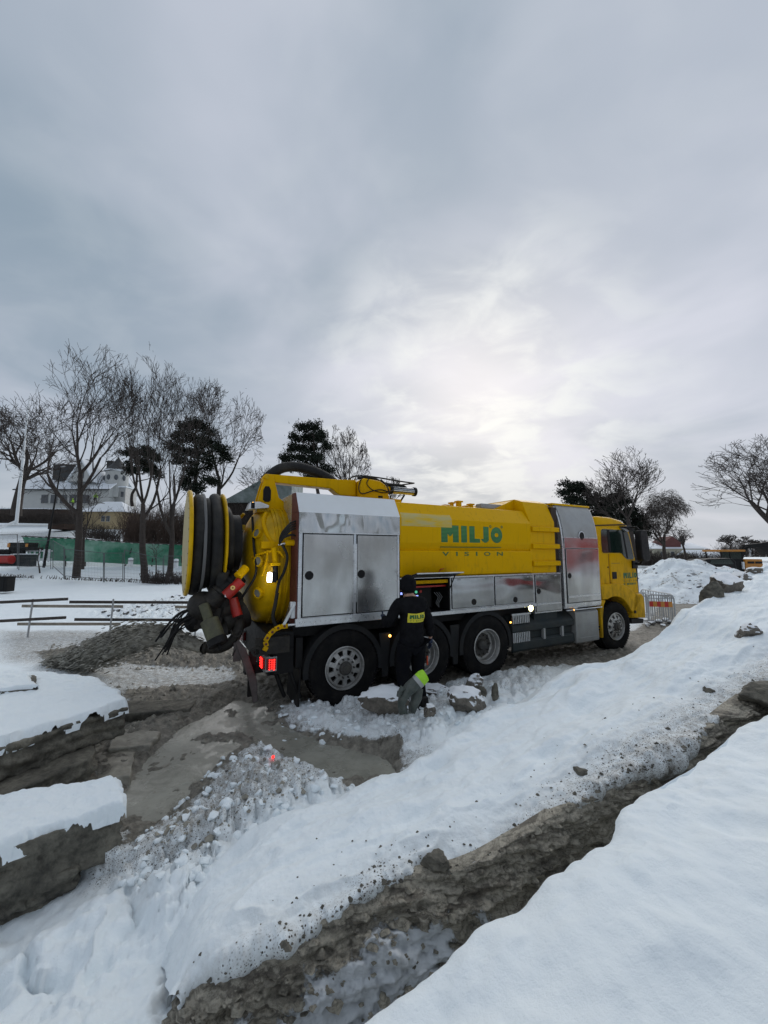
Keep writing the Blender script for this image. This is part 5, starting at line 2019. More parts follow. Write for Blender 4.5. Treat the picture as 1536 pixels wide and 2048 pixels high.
for k in range(16):
    a0 = Vector((-1.78 + rnd.uniform(-.05, .05), .75 + rnd.uniform(-.15, .15), 1.34 - rnd.uniform(0, .25)))
    mb.tube(spline([a0, a0 + Vector((-.12, -.02, .02 - .03 * k % .1)), a0 + Vector((-.20 - rnd.uniform(0, .06), -.05, -.12)), a0 + Vector((-.28 - rnd.uniform(0, .14), -.05, -.30 - rnd.uniform(0, .15)))], 10), rnd.uniform(.008, .014), 6)
mb.ball((-1.80, .75, 1.12), .12, 10, 8, (1, 1.2, 1.3))
cpart('cable_bundle', mb, 'black', smooth=50)
# grey levelling rod, bracket, yellow chain guide
mb = MB()
mb.box(-0.80, -0.64, 0.02, 0.10, 1.28, 1.50)
part('white_bracket', mb, 'white', bevel=0.01)
mb = MB()
mb.bar((-0.90, 0.02, 1.20), (-0.74, 0.02, 1.50), 0.03, 0.04)
part('grey_rod', mb, 'alu_light', bevel=0.004)
mb = MB()
path = [(-0.84, 0.02, 1.19), (-0.93, 0.02, 1.19), (-1.01, 0.02, 1.16), (-1.08, 0.02, 1.10), (-1.13, 0.02, 1.02), (-1.11, .02, .95), (-1.14, 0.02, 0.90)]
for a, b_ in zip(path[:-1], path[1:]):
    mb.bar(a, b_, 0.03, 0.062)
hr = part('yellow_hook_arm', mb, 'yellow', bevel=0.008)
mb = MB()
for k in range(5):
    p = Vector(path[k]).lerp(Vector(path[k + 1]), .5)
    mb.cyl((p.x, 0.0, p.z), (p.x, 0.006, p.z), 0.016, n=10)
part('arm_hole', mb, 'darkred', hr)
mb = MB()
mb.cyl((-0.84, 0.02, 1.20), (-0.70, 0.02, 1.20), 0.018, n=12)
part('arm_rod', mb, 'chrome', hr)
mb = MB()
mb.lathe([(0, .035), (0, .06), (.05, .06), (.05, .035)], (-1.24, 0.0, 0.90), (0, 1, 0), 20, True)
mb.box(-1.24, -0.80, 0.05, 0.12, 0.84, 1.05)
part('tow_eye', mb, 'mudmetal')
# rear cross member, lamps and underrun board
mb = MB()
mb.box(-1.10, -0.72, 0.12, 2.38, 0.86, 1.10)
mb.box(-1.05, -0.92, 0.20, 2.32, 0.52, 0.86)
mb.box(-1.0, -0.72, 0.12, 0.62, 0.55, 0.90)
mb.tube([(-0.95, .3, .60), (-0.86, .25, .35), (-0.80, .25, .20)], 0.03, 8)
mb.tube([(-0.80, .2, .70), (-0.72, .15, .45), (-0.62, .12, .20)], 0.03, 8)
part('rear_crossmember', mb, 'black', bevel=0.01)


def tail(y0, y1, lit, name):
    mb = MB()
    mb.prism([(y0, 0.80), (y0, 0.66), (y0 + (0.08 if y0 < 1 else 0), 0.58), (y1, 0.58), (y1, 0.78)], -1.10, -1.04)
    mb.box(-1.10, -0.95, y0, y0 + .02, 0.60, 0.79)
    tl = part(name, mb, 'alu_grey', bevel=0.004)
    mb = MB()
    mb.box(-1.108, -1.10, y0 + .03, y0 + .10, 0.63, 0.77)
    mb.box(-1.108, -1.10, y0 + .13, y1 - .02, 0.60, 0.76)
    mb.box(-1.09, -0.96, y0 - .008, y0, 0.63, 0.77)
    part('red_lens', mb, 'lens_red', tl)
    if lit:
        mb = MB()
        for r_ in range(4):
            for c_ in range(4):
                mb.ball((-1.112, y0 + .17 + c_ * .035, 0.625 + r_ * .035), 0.013, 8, 4)
        for r_ in range(5):
            mb.ball((-1.05, y0 - .010, 0.635 + r_ * .03), 0.010, 8, 4)
            mb.ball((-0.99, y0 - .012, 0.63 + r_ * .03), 0.013, 8, 4)
            mb.ball((-1.02, y0 - .012, 0.645 + r_ * .026), 0.010, 8, 4)
        part('lit_leds', mb, 'lamp_red', tl)
    return tl


tail(0.10, 0.42, True, 'tail_lamp')
tail(2.05, 2.40, False, 'tail_lamp')
mb = MB()
mb.prism([(-1.44, .95), (-1.40, .99), (-1.30, .86), (-1.14, .42), (-1.12, .14), (-1.18, .12), (-1.24, .40)], 0.42, 0.47, 'y')
mb.box(-1.46, -1.36, 0.44, 0.47, 0.70, 0.95)
bd = part('underrun_board', mb, simple('weathered_grey_board', (0.105, 0.088, 0.085), 0.8, 0, .25, 9, (0.05, 0.042, 0.036), .6, .3, 30), bevel=0.01)
mb = MB()
mb.box(-1.30, -1.05, 0.47, 0.60, 0.50, 0.62).box(-1.25, -1.15, .47, .53, .2, .8)
part('board_bracket', mb, 'black', bd)
# ================================================================== STONES, PLANKS, SLUDGE
def noise3(P, f, o=3, s=0):
    x_, y_, z_ = P[:, 0] * f, P[:, 1] * f, P[:, 2] * f
    return (fbm(x_ + z_ * .37, y_ + z_ * .61, o, s) + fbm(y_ + 5 + x_ * .23, z_ * 1.1 + 3, o, s + 3) + fbm(z_ + 9, x_ + y_ * .31, o, s + 6)) / 2.0


def rough_block(name, A, B, C, D, thick, parent=None, mat='slab', seed=0, amp=0.05, n=(64, 34, 14), taper=0.0, drop=(0, 0, 0, 0)):
    """slab with a four-cornered top (front-left, front-right, back-right, back-left) and rough broken sides"""
    nu, nv, nw = n
    A, B, C, D = (np.array(tuple(p)) for p in (A, B, C, D))

    def P(u, v, w):
        top = (A * (1 - u) + B * u) * (1 - v) + (D * (1 - u) + C * u) * v
        c = (A + B + C + D) / 4
        q = top + (c - top) * taper * w
        q = q.copy()
        q[2] -= thick * w
        return q
    V, Fc, index = [], [], {}

    def vid(i, j, k):
        key = (i, j, k)
        if key not in index:
            index[key] = len(V)
            V.append(P(i / nu, j / nv, k / nw))
        return index[key]
    for i in range(nu):
        for j in range(nv):
            Fc.append((vid(i, j, 0), vid(i + 1, j, 0), vid(i + 1, j + 1, 0), vid(i, j + 1, 0)))
            Fc.append((vid(i, j, nw), vid(i, j + 1, nw), vid(i + 1, j + 1, nw), vid(i + 1, j, nw)))
    for i in range(nu):
        for k in range(nw):
            Fc.append((vid(i, 0, k), vid(i, 0, k + 1), vid(i + 1, 0, k + 1), vid(i + 1, 0, k)))
            Fc.append((vid(i, nv, k), vid(i + 1, nv, k), vid(i + 1, nv, k + 1), vid(i, nv, k + 1)))
    for j in range(nv):
        for k in range(nw):
            Fc.append((vid(0, j, k), vid(0, j + 1, k), vid(0, j + 1, k + 1), vid(0, j, k + 1)))
            Fc.append((vid(nu, j, k), vid(nu, j, k + 1), vid(nu, j + 1, k + 1), vid(nu, j + 1, k)))
    V = np.array(V)
    c = V.mean(0)
    out = V - c
    out[:, 2] *= 2.0
    out /= np.linalg.norm(out, axis=1, keepdims=True)
    lay = V[:, 2] * 16
    n1 = noise3(V, 1.7, 3, seed) * amp * 1.6 + noise3(V, 6.0, 3, seed + 11) * amp * 0.6
    li = np.floor(V[:, 2] / 0.055 + noise3(V, 1.3, 2, seed + 5) * 1.2).astype(int)
    step = ((_perm[(li * 7 + seed) & 511] % 17) / 17.0 - 0.5) * amp * 1.3
    n2 = noise3(V, 19.0, 3, seed + 17) * amp * 0.28
    crk = 1 - np.abs(noise3(V, 3.1, 3, seed + 23)) * 2.4
    n3 = -amp * 0.55 * np.clip(crk - .45, 0, 1)
    d_ = (n1 + step * 0.9 + n2 * 1.6 + n3)[:, None] * out
    topw = np.clip(out[:, 2] * 1.4, 0, 1)[:, None]
    V = V + d_ * (1 - 0.8 * topw)
    me = np_mesh(name, V, np.array(Fc))
    return mesh_obj(name, me, M[mat], parent, 180)


def snow_cap(name, A, B, C, D, h, parent, seed=0, inset=-0.022, n=(190, 100), amp=0.02, over=0.0):
    nu, nv = n
    A, B, C, D = (np.array(tuple(p)) for p in (A, B, C, D))
    u = np.linspace(0, 1, nu)[:, None, None]
    v = np.linspace(0, 1, nv)[None, :, None]
    G = (A * (1 - u) + B * u) * (1 - v) + (D * (1 - u) + C * u) * v
    c = (A + B + C + D) / 4
    G = G + (c - G) * inset
    uu, vv_ = u[..., 0] * np.ones((1, nv)), v[..., 0] * np.ones((nu, 1))
    e = np.minimum(np.minimum(uu, 1 - uu) * np.linalg.norm(B - A), np.minimum(vv_, 1 - vv_) * np.linalg.norm(D - A))
    e = e + 0.03 * fbm(G[..., 0] * 5, G[..., 1] * 5, 5, seed, .6) + 0.004
    prof = np.sqrt(np.clip(1 - (1 - np.clip(e / 0.06, 0, 1)) ** 2, 0, 1))
    G[..., 2] += -0.075 + (h + 0.090) * prof + amp * (fbm(G[..., 0] * 2.6, G[..., 1] * 2.6, 4, seed + 2)) * prof + 0.004 * fbm(G[..., 0] * 16, G[..., 1] * 16, 2, seed + 9)
    G[..., 0] += 0.03 * fbm(G[..., 0] * 4, G[..., 1] * 4 + 7, 3, seed + 4)
    G[..., 1] += 0.03 * fbm(G[..., 0] * 4 + 5, G[..., 1] * 4, 3, seed + 5)
    o = grid_mesh(name, G, M['snow'], {})
    o.parent = parent
    return o


def slab(label, cs, thick, snow, seed, mat='slab', **kw):
    P_ = [at_z(*c) for c in cs]
    o = rough_block('stone_slab', *P_, thick, None, mat, seed, **kw)
    tag(o, label, 'stone slab', 'stone slabs stacked at the left')
    if snow:
        snow_cap('snow_cap', *P_, snow, o, seed)
    return o


slab('large upper stone slab with a thick sheet of snow on top', [(-230, 1560, .62), (252, 1412, .60), (196, 1366, .62), (-230, 1330, .66)], 0.30, 0.055, 3)
slab('dark wet slab jutting out under the large upper slab', [(-230, 1700, .30), (186, 1512, .34), (170, 1470, .34), (-230, 1500, .34)], 0.26, 0, 14, amp=0.06)
slab('lower stone slab nearest the camera with snow along its top', [(-260, 1800, .36), (250, 1612, .36), (236, 1566, .36), (-200, 1630, .36)], 0.30, 0.045, 23)
slab('small snow topped slab lying on the large upper slab', [(-120, 1392, .74), (72, 1378, .70), (64, 1352, .72), (-120, 1338, .76)], 0.10, 0.03, 31, amp=0.02, n=(40, 20, 6))
o = slab('muddy stone ledge between the upper slab and the puddle', [(248, 1428, .16), (378, 1418, .10), (392, 1398, .10), (250, 1402, .16)], 0.22, 0, 37, amp=0.03, n=(40, 14, 8))
slab('mud covered flat stone sunk beside the puddle left of the snow heap', [(178, 1560, .10), (262, 1552, .08), (275, 1500, .08), (190, 1482, .10)], 0.14, 0, 41, amp=0.035, n=(34, 24, 6), mat='sludge')
slab('tilted muddy stone at the top left shore of the puddle', [(215, 1498, .14), (300, 1490, .09), (318, 1462, .09), (232, 1455, .13)], 0.14, 0, 47, amp=0.035, n=(30, 16, 6), mat='sludge')
slab('dark footing stone under the lower slab at the left edge', [(-260, 1880, .10), (150, 1735, .10), (170, 1690, .10), (-200, 1740, .10)], 0.25, 0, 52, amp=0.06)


def boulder(P, size, seed, label=None, group=None, mat='boulder', sub=4, rot=0.0, name='boulder', parent=None, cat='boulder', flat=0.0, faceted=1.0):
    bm = bmesh.new()
    bmesh.ops.create_icosphere(bm, subdivisions=sub, radius=1.0)
    V = np.array([v.co[:] for v in bm.verts])
    rg = np.random.default_rng(seed)
    for k in range(int(9 * faceted)):             # planar chips
        d_ = rg.normal(size=3)
        d_ /= np.linalg.norm(d_)
        h_ = rg.uniform(0.55, 0.85)
        t_ = V @ d_
        V = V - np.clip(t_ - h_, 0, None)[:, None] * d_ * 0.9
    V *= (1 + 0.16 * noise3(V + seed, 1.6, 3, seed % 40) + 0.09 * noise3(V + seed, 5, 4, 7))[:, None]
    V = V * np.array(size) / 2
    c_, s_ = math.cos(rot), math.sin(rot)
    V[:, :2] = V[:, :2] @ np.array([[c_, s_], [-s_, c_]])
    for v, co in zip(bm.verts, V):
        v.co = co
    me = bpy.data.meshes.new(name)
    bm.to_mesh(me)
    bm.free()
    o = mesh_obj(name, me, M[mat], parent, 40)
    o.location = P
    return tag(o, label, cat if label else None, group)


def px_boulder(x0, x1, y0, y1, seed, label, group=None, z=None, depth=0.8, **kw):
    """boulder filling a surveyed outline, standing on the ground"""
    P = on_ground((x0 + x1) / 2, y1)
    Y_ = P.y
    k = math.hypot(P.y, P.z - CAM_H) / F
    w_, h_ = (x1 - x0) * Y_ / F * 1.0, (y1 - y0) * k * 1.1
    return boulder((P.x, P.y + w_ * depth * 0.35, P.z + h_ * 0.27), (w_, w_ * depth, h_ * 1.2), seed, label, group, **kw)


b1 = px_boulder(716, 826, 1386, 1432, 5, 'large flat boulder with a thick snow cap in front of the rear wheels', 'boulders beside the truck', depth=0.7)
px_boulder(893, 975, 1382, 1424, 8, 'grey boulder half buried in snow right of the grey gauntlets', 'boulders beside the truck', depth=0.75)
px_boulder(928, 972, 1350, 1386, 11, 'round snow topped boulder close to the third wheel', 'boulders beside the truck')
px_boulder(948, 978, 1372, 1394, 15, 'small dark stone leaning on the round boulder by the third wheel', 'boulders beside the truck', mat='slab')
px_boulder(846, 872, 1412, 1432, 19, 'small brown stone poking out of the snow below the gauntlets', 'boulders beside the truck')
px_boulder(838, 902, 1374, 1388, 22, 'low flat stone behind the gauntlets', 'boulders beside the truck', depth=0.6)
px_boulder(985, 1000, 1366, 1396, 25, 'narrow dark stone in the snow hollow right of the boulders', 'boulders beside the truck', mat='slab')


def bank_boulder(px, py, zz, size, seed, label, mat='boulder', rot=0.0):
    P = at_z(px, py, zz)
    return boulder((P.x, P.y, zz), size, seed, label, 'boulders on the snow bank', mat=mat, rot=rot)


bank_boulder(1497, 1264, 1.20, (.30, .26, .24), 31, 'pale stone poking through the snow high on the right bank')
bank_boulder(1525, 1388, .93, (.50, .36, .22), 35, 'black stone at the lip of the cut bank at the right edge', 'slab')
bank_boulder(1425, 1196, 1.38, (.42, .40, .62), 38, 'upright dark block at the left end of the row above the bank', 'slab', 0.3)
bank_boulder(1450, 1176, 1.52, (.75, .50, .62), 41, 'long brown grey boulder behind the upright block on the bank', 'boulder', 0.7)
bank_boulder(1482, 1158, 1.60, (.55, .45, .40), 44, 'snow covered boulder nearest the excavator on the bank', 'boulder', 0.5)
bank_boulder(1508, 1143, 1.74, (.45, .4, .24), 47, 'low snowed stone at the right end of the row above the bank')
bank_boulder(872, 1724, .54, (.16, .12, .09), 51, 'dark clod frozen into the lip of the bank above the soil', 'slab')
bank_boulder(1160, 1545, .66, (.13, .10, .07), 52, 'small dark stone among the soil specks on the bank', 'slab')
P = at_z(1418, 1382, .86)
boulder(P, (.10, .08, .05), 53, 'single black clod on the snow above the cut bank', 'boulders on the snow bank', 'slab', 3)

# loose stones in the open field behind the plank rail
rg = random.Random(5)
spots = [(232, 1222, 14), (252, 1228, 11), (208, 1226, 10), (276, 1216, 9), (288, 1226, 14), (316, 1222, 10), (332, 1208, 13), (345, 1216, 9), (356, 1222, 11), (372, 1210, 12), (305, 1213, 8), (268, 1232, 10), (340, 1228, 9), (366, 1232, 12), (385, 1222, 10), (220, 1233, 9),
         (355, 1194, 10), (345, 1196, 8), (365, 1198, 10)]
for i, (px_, py_, s_) in enumerate(spots):
    P = at_z(px_, py_, 0.05)
    w_ = s_ * P.y / F * 1.15
    boulder((P.x, P.y, 0.10), (w_, w_ * .8, w_ * .75), 60 + i, 'loose grey stone with a dab of snow in the field behind the plank rail', 'field stones behind the plank rail', 'farsnow', 2, rg.random() * 6, 'field_stone', None, 'stone')
for i, (px_, py_, s_) in enumerate([(1305, 1252, 12), (1318, 1248, 14), (1332, 1246, 14), (1342, 1250, 12), (1296, 1256, 10), (1326, 1256, 10)]):
    P = at_z(px_, py_, 0.0)
    w_ = s_ * P.y / F * 1.3
    boulder((P.x, P.y, 0.08), (w_, w_ * .8, w_ * .6), 90 + i, 'black clod of spoil with snow on top at the foot of the steel barrier', 'spoil clods by the barrier', 'farsnow', 2, rg.random() * 6, 'spoil_clod', None, 'stone')

# soil clods thrown over the banks: too many to count
mbc = MB()


def clod(P, r_, mb_):
    n_ = 5
    tilt = rg.random() * 6
    ring0 = [P + Vector((r_ * rg.uniform(.7, 1.2) * math.cos(tilt + 6.283 * k / n_), r_ * rg.uniform(.6, 1.1) * math.sin(tilt + 6.283 * k / n_), r_ * rg.uniform(-.3, .1))) for k in range(n_)]
    top = P + Vector((rg.uniform(-.3, .3) * r_, rg.uniform(-.3, .3) * r_, r_ * rg.uniform(.5, .9)))
    mb_.add(ring0 + [top], [(k, (k + 1) % n_, n_) for k in range(n_)])


Gb = G                                                     # the snow bank's own surface
for k in range(1000):
    u_ = rg.betavariate(3.2, 1.8)
    v_i = min(0.95, max(0.14, abs(rg.gauss(0.16, 0.11))))
    i_, j_ = int(u_ * (NU - 1)), int(v_i * (NV - 1))
    P = Vector(Gb[i_, j_]) + Vector((rg.uniform(-.02, .02), rg.uniform(-.02, .02), 0))
    clod(P, min(0.035, 0.003 + rg.expovariate(210)), mbc)
o = mbc.build('soil_crumbs', M['slab'], None, smooth=None)
tag(o, kind='stuff')
mbc = MB()
for k in range(900):
    px_, py_ = rg.uniform(250, 700), rg.uniform(1490, 1700)
    P = at_z(px_, py_, 0.1)
    if poly_sd(np.array([P.x]), np.array([P.y]), GRIME[0])[0] < -0.05:
        continue
    P.z = ground_z(P.x, P.y)
    clod(P, min(0.04, 0.005 + rg.expovariate(130)), mbc)
for k in range(700):
    px_, py_ = rg.uniform(180, 560), rg.uniform(1370, 1480)
    P = at_z(px_, py_, 0.03)
    P.z = ground_z(P.x, P.y)
    clod(P, min(0.05, 0.006 + rg.expovariate(80)), mbc)
for k in range(700):
    px_, py_ = rg.uniform(90, 520), rg.uniform(1296, 1345)
    P = at_z(px_, py_, 0.03)
    P.z = ground_z(P.x, P.y)
    clod(P, min(0.06, 0.008 + rg.expovariate(60)), mbc)
o = mbc.build('mud_clods', M['sludge'], None, smooth=None)
tag(o, kind='stuff')
# broken snow lumps lying about
mbc = MB()
for k in range(640):
    zone = rg.random()
    if zone < .6:
        px_, py_ = rg.uniform(240, 740), rg.uniform(1500, 1780)
        if poly_sd(np.array([at_z(px_, py_, .1).x]), np.array([at_z(px_, py_, .1).y]), LUMPS)[0] < 0:
            continue
    else:
        px_, py_ = rg.uniform(560, 1100), rg.uniform(1385, 1470)
    P = at_z(px_, py_, 0.1)
    P.z = ground_z(P.x, P.y)
    r_ = min(0.038, 0.008 + rg.expovariate(75))
    mbc.ball(P + Vector((0, 0, 0)), r_, 9, 6, (rg.uniform(.8, 1.5), rg.uniform(.8, 1.3), rg.uniform(.5, .8)))
_v = np.array(mbc.v)
_v += 0.022 * np.stack([noise3(_v + 3, 14, 3, 1), noise3(_v + 9, 14, 3, 5), noise3(_v, 14, 3, 9)], -1)
mbc.v = [tuple(q_) for q_ in _v]
o = mbc.build('snow_lumps', M['snow'], None, smooth=50)
tag(o, kind='stuff')
# dry grass tuft and splinters in the heap
mbc = MB()
P0 = on_ground(648, 1655)
for k in range(70):
    a_ = rg.uniform(0, 6.28)
    b0 = P0 + Vector((rg.uniform(-.07, .07), rg.uniform(-.05, .05), 0))
    t_ = b0 + Vector((math.cos(a_) * rg.uniform(.0, .07), math.sin(a_) * .04, rg.uniform(.04, .13)))
    mbc.tube([b0, b0.lerp(t_, .6) + Vector((0, 0, .02)), t_], [.0025, .002, .0008], 3)
o = mbc.build('grass_tuft', simple('dry_grass', (0.16, 0.12, 0.06), 0.9), None, smooth=None)
tag(o, 'dry grass tuft sticking out of the snow heap before the bank', 'grass tuft')
for (p0, p1, mt, lab) in (((533, 1660), (555, 1650), 'red', 'short red plastic strip lying on the broken snow'), ((580, 1638), (577, 1652), 'wood_light', 'upright splinter of wood beside the red strip'), ((422, 1545), (455, 1543), 'wood_dark', 'thin dark stick lying across the dirty snow peak'), ((728, 1580), (742, 1568), 'wood_dark', 'dark stick at the near end of the puddle'), ((520, 1694), (522, 1694), 'wood_dark', None)):
    if lab is None:
        continue
    a_, b_ = on_ground(*p0), on_ground(*p1)
    mb = MB()
    mb.bar(a_ + Vector((0, 0, .015)), b_ + Vector((0, 0, .015)), 0.012, 0.008)
    o = mb.build('splinter', M[mt], None, bevel=0.001)
    tag(o, lab, 'stick')
P0 = on_ground(546, 1520)
mb = MB()
mb.ball(P0 + Vector((0, 0, 0.03)), 0.014, 10, 6)
o = mb.build('red_marker_light', M['lamp_red'], None)
tag(o, 'tiny lit red lamp on the rim of the snow heap by the puddle', 'lamp')

# ------------------------------------------------------------------ the jet of sludge from the outlet
nozzle = truck_xy(-1.81, 0.63, 0.885)
land = at_z(95, 1335, 0.0)
top_ = [nozzle, nozzle.lerp(land, .22) + Vector((0, 0, .25)), nozzle.lerp(land, .45) + Vector((0, 0, .22)), nozzle.lerp(land, .72) + Vector((0, 0, .05)), land]
cl = spline(top_, 150)
rad_ = np.interp(np.linspace(0, 1, 150), [0, .08, .2, .35, .5, .7, 1], [.070, .085, .11, .14, .15, .13, .06])
nsg = 40
ring_a = np.linspace(0, 2 * np.pi, nsg, endpoint=False)
tan = np.gradient(cl, axis=0)
tan /= np.linalg.norm(tan, axis=1, keepdims=True)
side_v = np.cross(tan, [0, 0, 1.0])
side_v /= np.linalg.norm(side_v, axis=1, keepdims=True)
upv = np.cross(side_v, tan)
tt = np.linspace(0, 1, 150)[:, None]
L_ = tt * 3.2
fray = sstep(0.1, 0.6, tt)
rr = rad_[:, None] * (1 + fray * (0.45 * fbm(L_ * 1.1 + 0 * ring_a, np.cos(ring_a) * 1.3 + 3 + 0 * L_, 3, 80) + 0.60 * fbm(L_ * 1.6 + 0 * ring_a, np.sin(ring_a) * 6.5 + np.cos(ring_a) * 5 + 0 * L_, 4, 82, .6)) + 0.06 * fbm(L_ * 4, np.sin(ring_a) * 9 + 0 * L_, 2, 84))
up_bias = 1 + 0.35 * np.clip(np.sin(ring_a), 0, 1) * fray
jet = cl[:, None, :] + (side_v[:, None, :] * np.cos(ring_a)[None, :, None] + upv[:, None, :] * (np.sin(ring_a) * up_bias)[..., None]) * rr[..., None]
ii = np.arange(150 * nsg).reshape(150, nsg)
qd = np.stack([ii[:-1], np.roll(ii[:-1], -1, 1), np.roll(ii[1:], -1, 1), ii[1:]], -1).reshape(-1, 4)
VV = [jet.reshape(-1, 3)]
FF = [qd]
off = 150 * nsg
rj = np.random.default_rng(4)
# torn streaks and drops round the jet, longer than wide
cube = np.array([[-1, 0, 0], [-.3, .5, .2], [-.3, -.3, .5], [-.3, -.2, -.5], [.5, .35, .15], [.5, -.2, .35], [.5, -.15, -.35], [1, 0, 0]])
cf = np.array([[0, 1, 2], [0, 2, 3], [0, 3, 1], [1, 4, 5], [1, 5, 2], [2, 5, 6], [2, 6, 3], [3, 6, 4], [3, 4, 1], [7, 5, 4], [7, 6, 5], [7, 4, 6]])
tri = []
for k in range(4200):
    t_ = rj.beta(2.2, 1.6)
    i_ = int(t_ * 149)
    a_ = rj.uniform(0, 2 * np.pi) if rj.random() < .45 else rj.normal(np.pi / 2, .7)
    q_ = rad_[i_] * (1 + abs(rj.normal(0, .62)) * (0.15 + t_ * 1.3))
    c0 = cl[i_] + (side_v[i_] * np.cos(a_) + upv[i_] * np.sin(a_)) * q_
    ln = rj.uniform(.015, .17) * (0.35 + t_ * 1.1)
    wd = min(.009, ln * rj.uniform(.06, .18))
    dz = tan[i_] + upv[i_] * rj.normal(0, .10) + side_v[i_] * rj.normal(0, .10)
    dz /= np.linalg.norm(dz)
    s0 = np.cross(dz, [0, 0, 1.0])
    s0 /= np.linalg.norm(s0)
    u0 = np.cross(s0, dz)
    P_ = c0 + cube[:, :1] * dz * ln + cube[:, 1:2] * s0 * wd * 2 + cube[:, 2:] * u0 * wd * 2
    VV.append(P_)
    tri.append(cf + off)
    off += 8
Vall = np.vstack(VV)
me = bpy.data.meshes.new('sludge_jet')
faces = [tuple(q_) for q_ in qd.tolist()] + [tuple(q_) for q_ in np.vstack(tri).tolist()]
me.from_pydata(Vall.tolist(), [], faces)
me.update()
jet_o = mesh_obj('sludge_jet', me, M['sludge'], None, 180)
tag(jet_o, kind='stuff')

# ------------------------------------------------------------------ plank rail
def plank(name, a, b_, w_, h_, mat, parent):
    mb = MB()
    mb.bar(a, b_, w_, h_)
    return mb.build(name, M[mat], parent, bevel=0.004)


rail = empty('plank_rail', at_z(56, 1270, 0.0), label='low rail of dark and pale planks on thin steel posts behind the sludge jet', cat='fence')


def loc(P):
    return P - rail.location


for (p0, p1, mt, Y0, Y1) in (((-90, 1209), (136, 1198), 'wood_dark', 9.9, 10.1), ((139, 1204), (378, 1205), 'wood_dark', 10.1, 10.5), ((-90, 1247), (132, 1235), 'wood_dark', 9.9, 10.1), ((149, 1239), (378, 1240), 'wood_dark', 10.1, 10.5),
                             ((44, 1212), (246, 1213), 'wood_light', 10.25, 10.45), ((35, 1248), (241, 1248), 'wood_light', 10.25, 10.45), ((350, 1214), (470, 1215), 'wood_light', 10.7, 10.9), ((340, 1249), (470, 1250), 'wood_light', 10.7, 10.9)):
    plank('plank', loc(at_y(*p0, Y0)), loc(at_y(*p1, Y1)), 0.028, 0.072, mt, rail)
for (pt, pb) in (((66, 1198), (55, 1272)), ((227, 1198), (219, 1268)), ((395, 1200), (390, 1262))):
    mb = MB()
    a_ = at_y(*pb, 10.18)
    a_.z = -0.1
    mb.tube([loc(a_), loc(at_y(*pt, 10.18))], 0.022, 8)
    mb.build('post', M['steel'], rail)
# ================================================================== TREES
def seg_mesh(name, segs, mat, parent, sides=3):
    S_ = np.array(segs, float)                          # p0(3) p1(3) r0 r1
    p0, p1, r0, r1 = S_[:, :3], S_[:, 3:6], S_[:, 6], S_[:, 7]
    d_ = p1 - p0
    d_ /= np.linalg.norm(d_, axis=1, keepdims=True) + 1e-9
    ref = np.where(np.abs(d_[:, 2:3]) > 0.9, np.array([[1.0, 0, 0]]), np.array([[0, 0, 1.0]]))
    s_ = np.cross(d_, ref)
    s_ /= np.linalg.norm(s_, axis=1, keepdims=True) + 1e-9
    t_ = np.cross(d_, s_)
    n = len(S_)
    V = np.zeros((n, 2, sides, 3))
    for k in range(sides):
        a = 2 * math.pi * k / sides
        o_ = s_ * math.cos(a) + t_ * math.sin(a)
        V[:, 0, k] = p0 + o_ * r0[:, None]
        V[:, 1, k] = p1 + o_ * r1[:, None]
    base = (np.arange(n) * 2 * sides)[:, None]
    F_ = np.concatenate([np.stack([base[:, 0] + k, base[:, 0] + (k + 1) % sides, base[:, 0] + sides + (k + 1) % sides, base[:, 0] + sides + k], -1) for k in range(sides)])
    return mesh_obj(name, np_mesh(name, V.reshape(-1, 3), F_), mat, parent, 180)


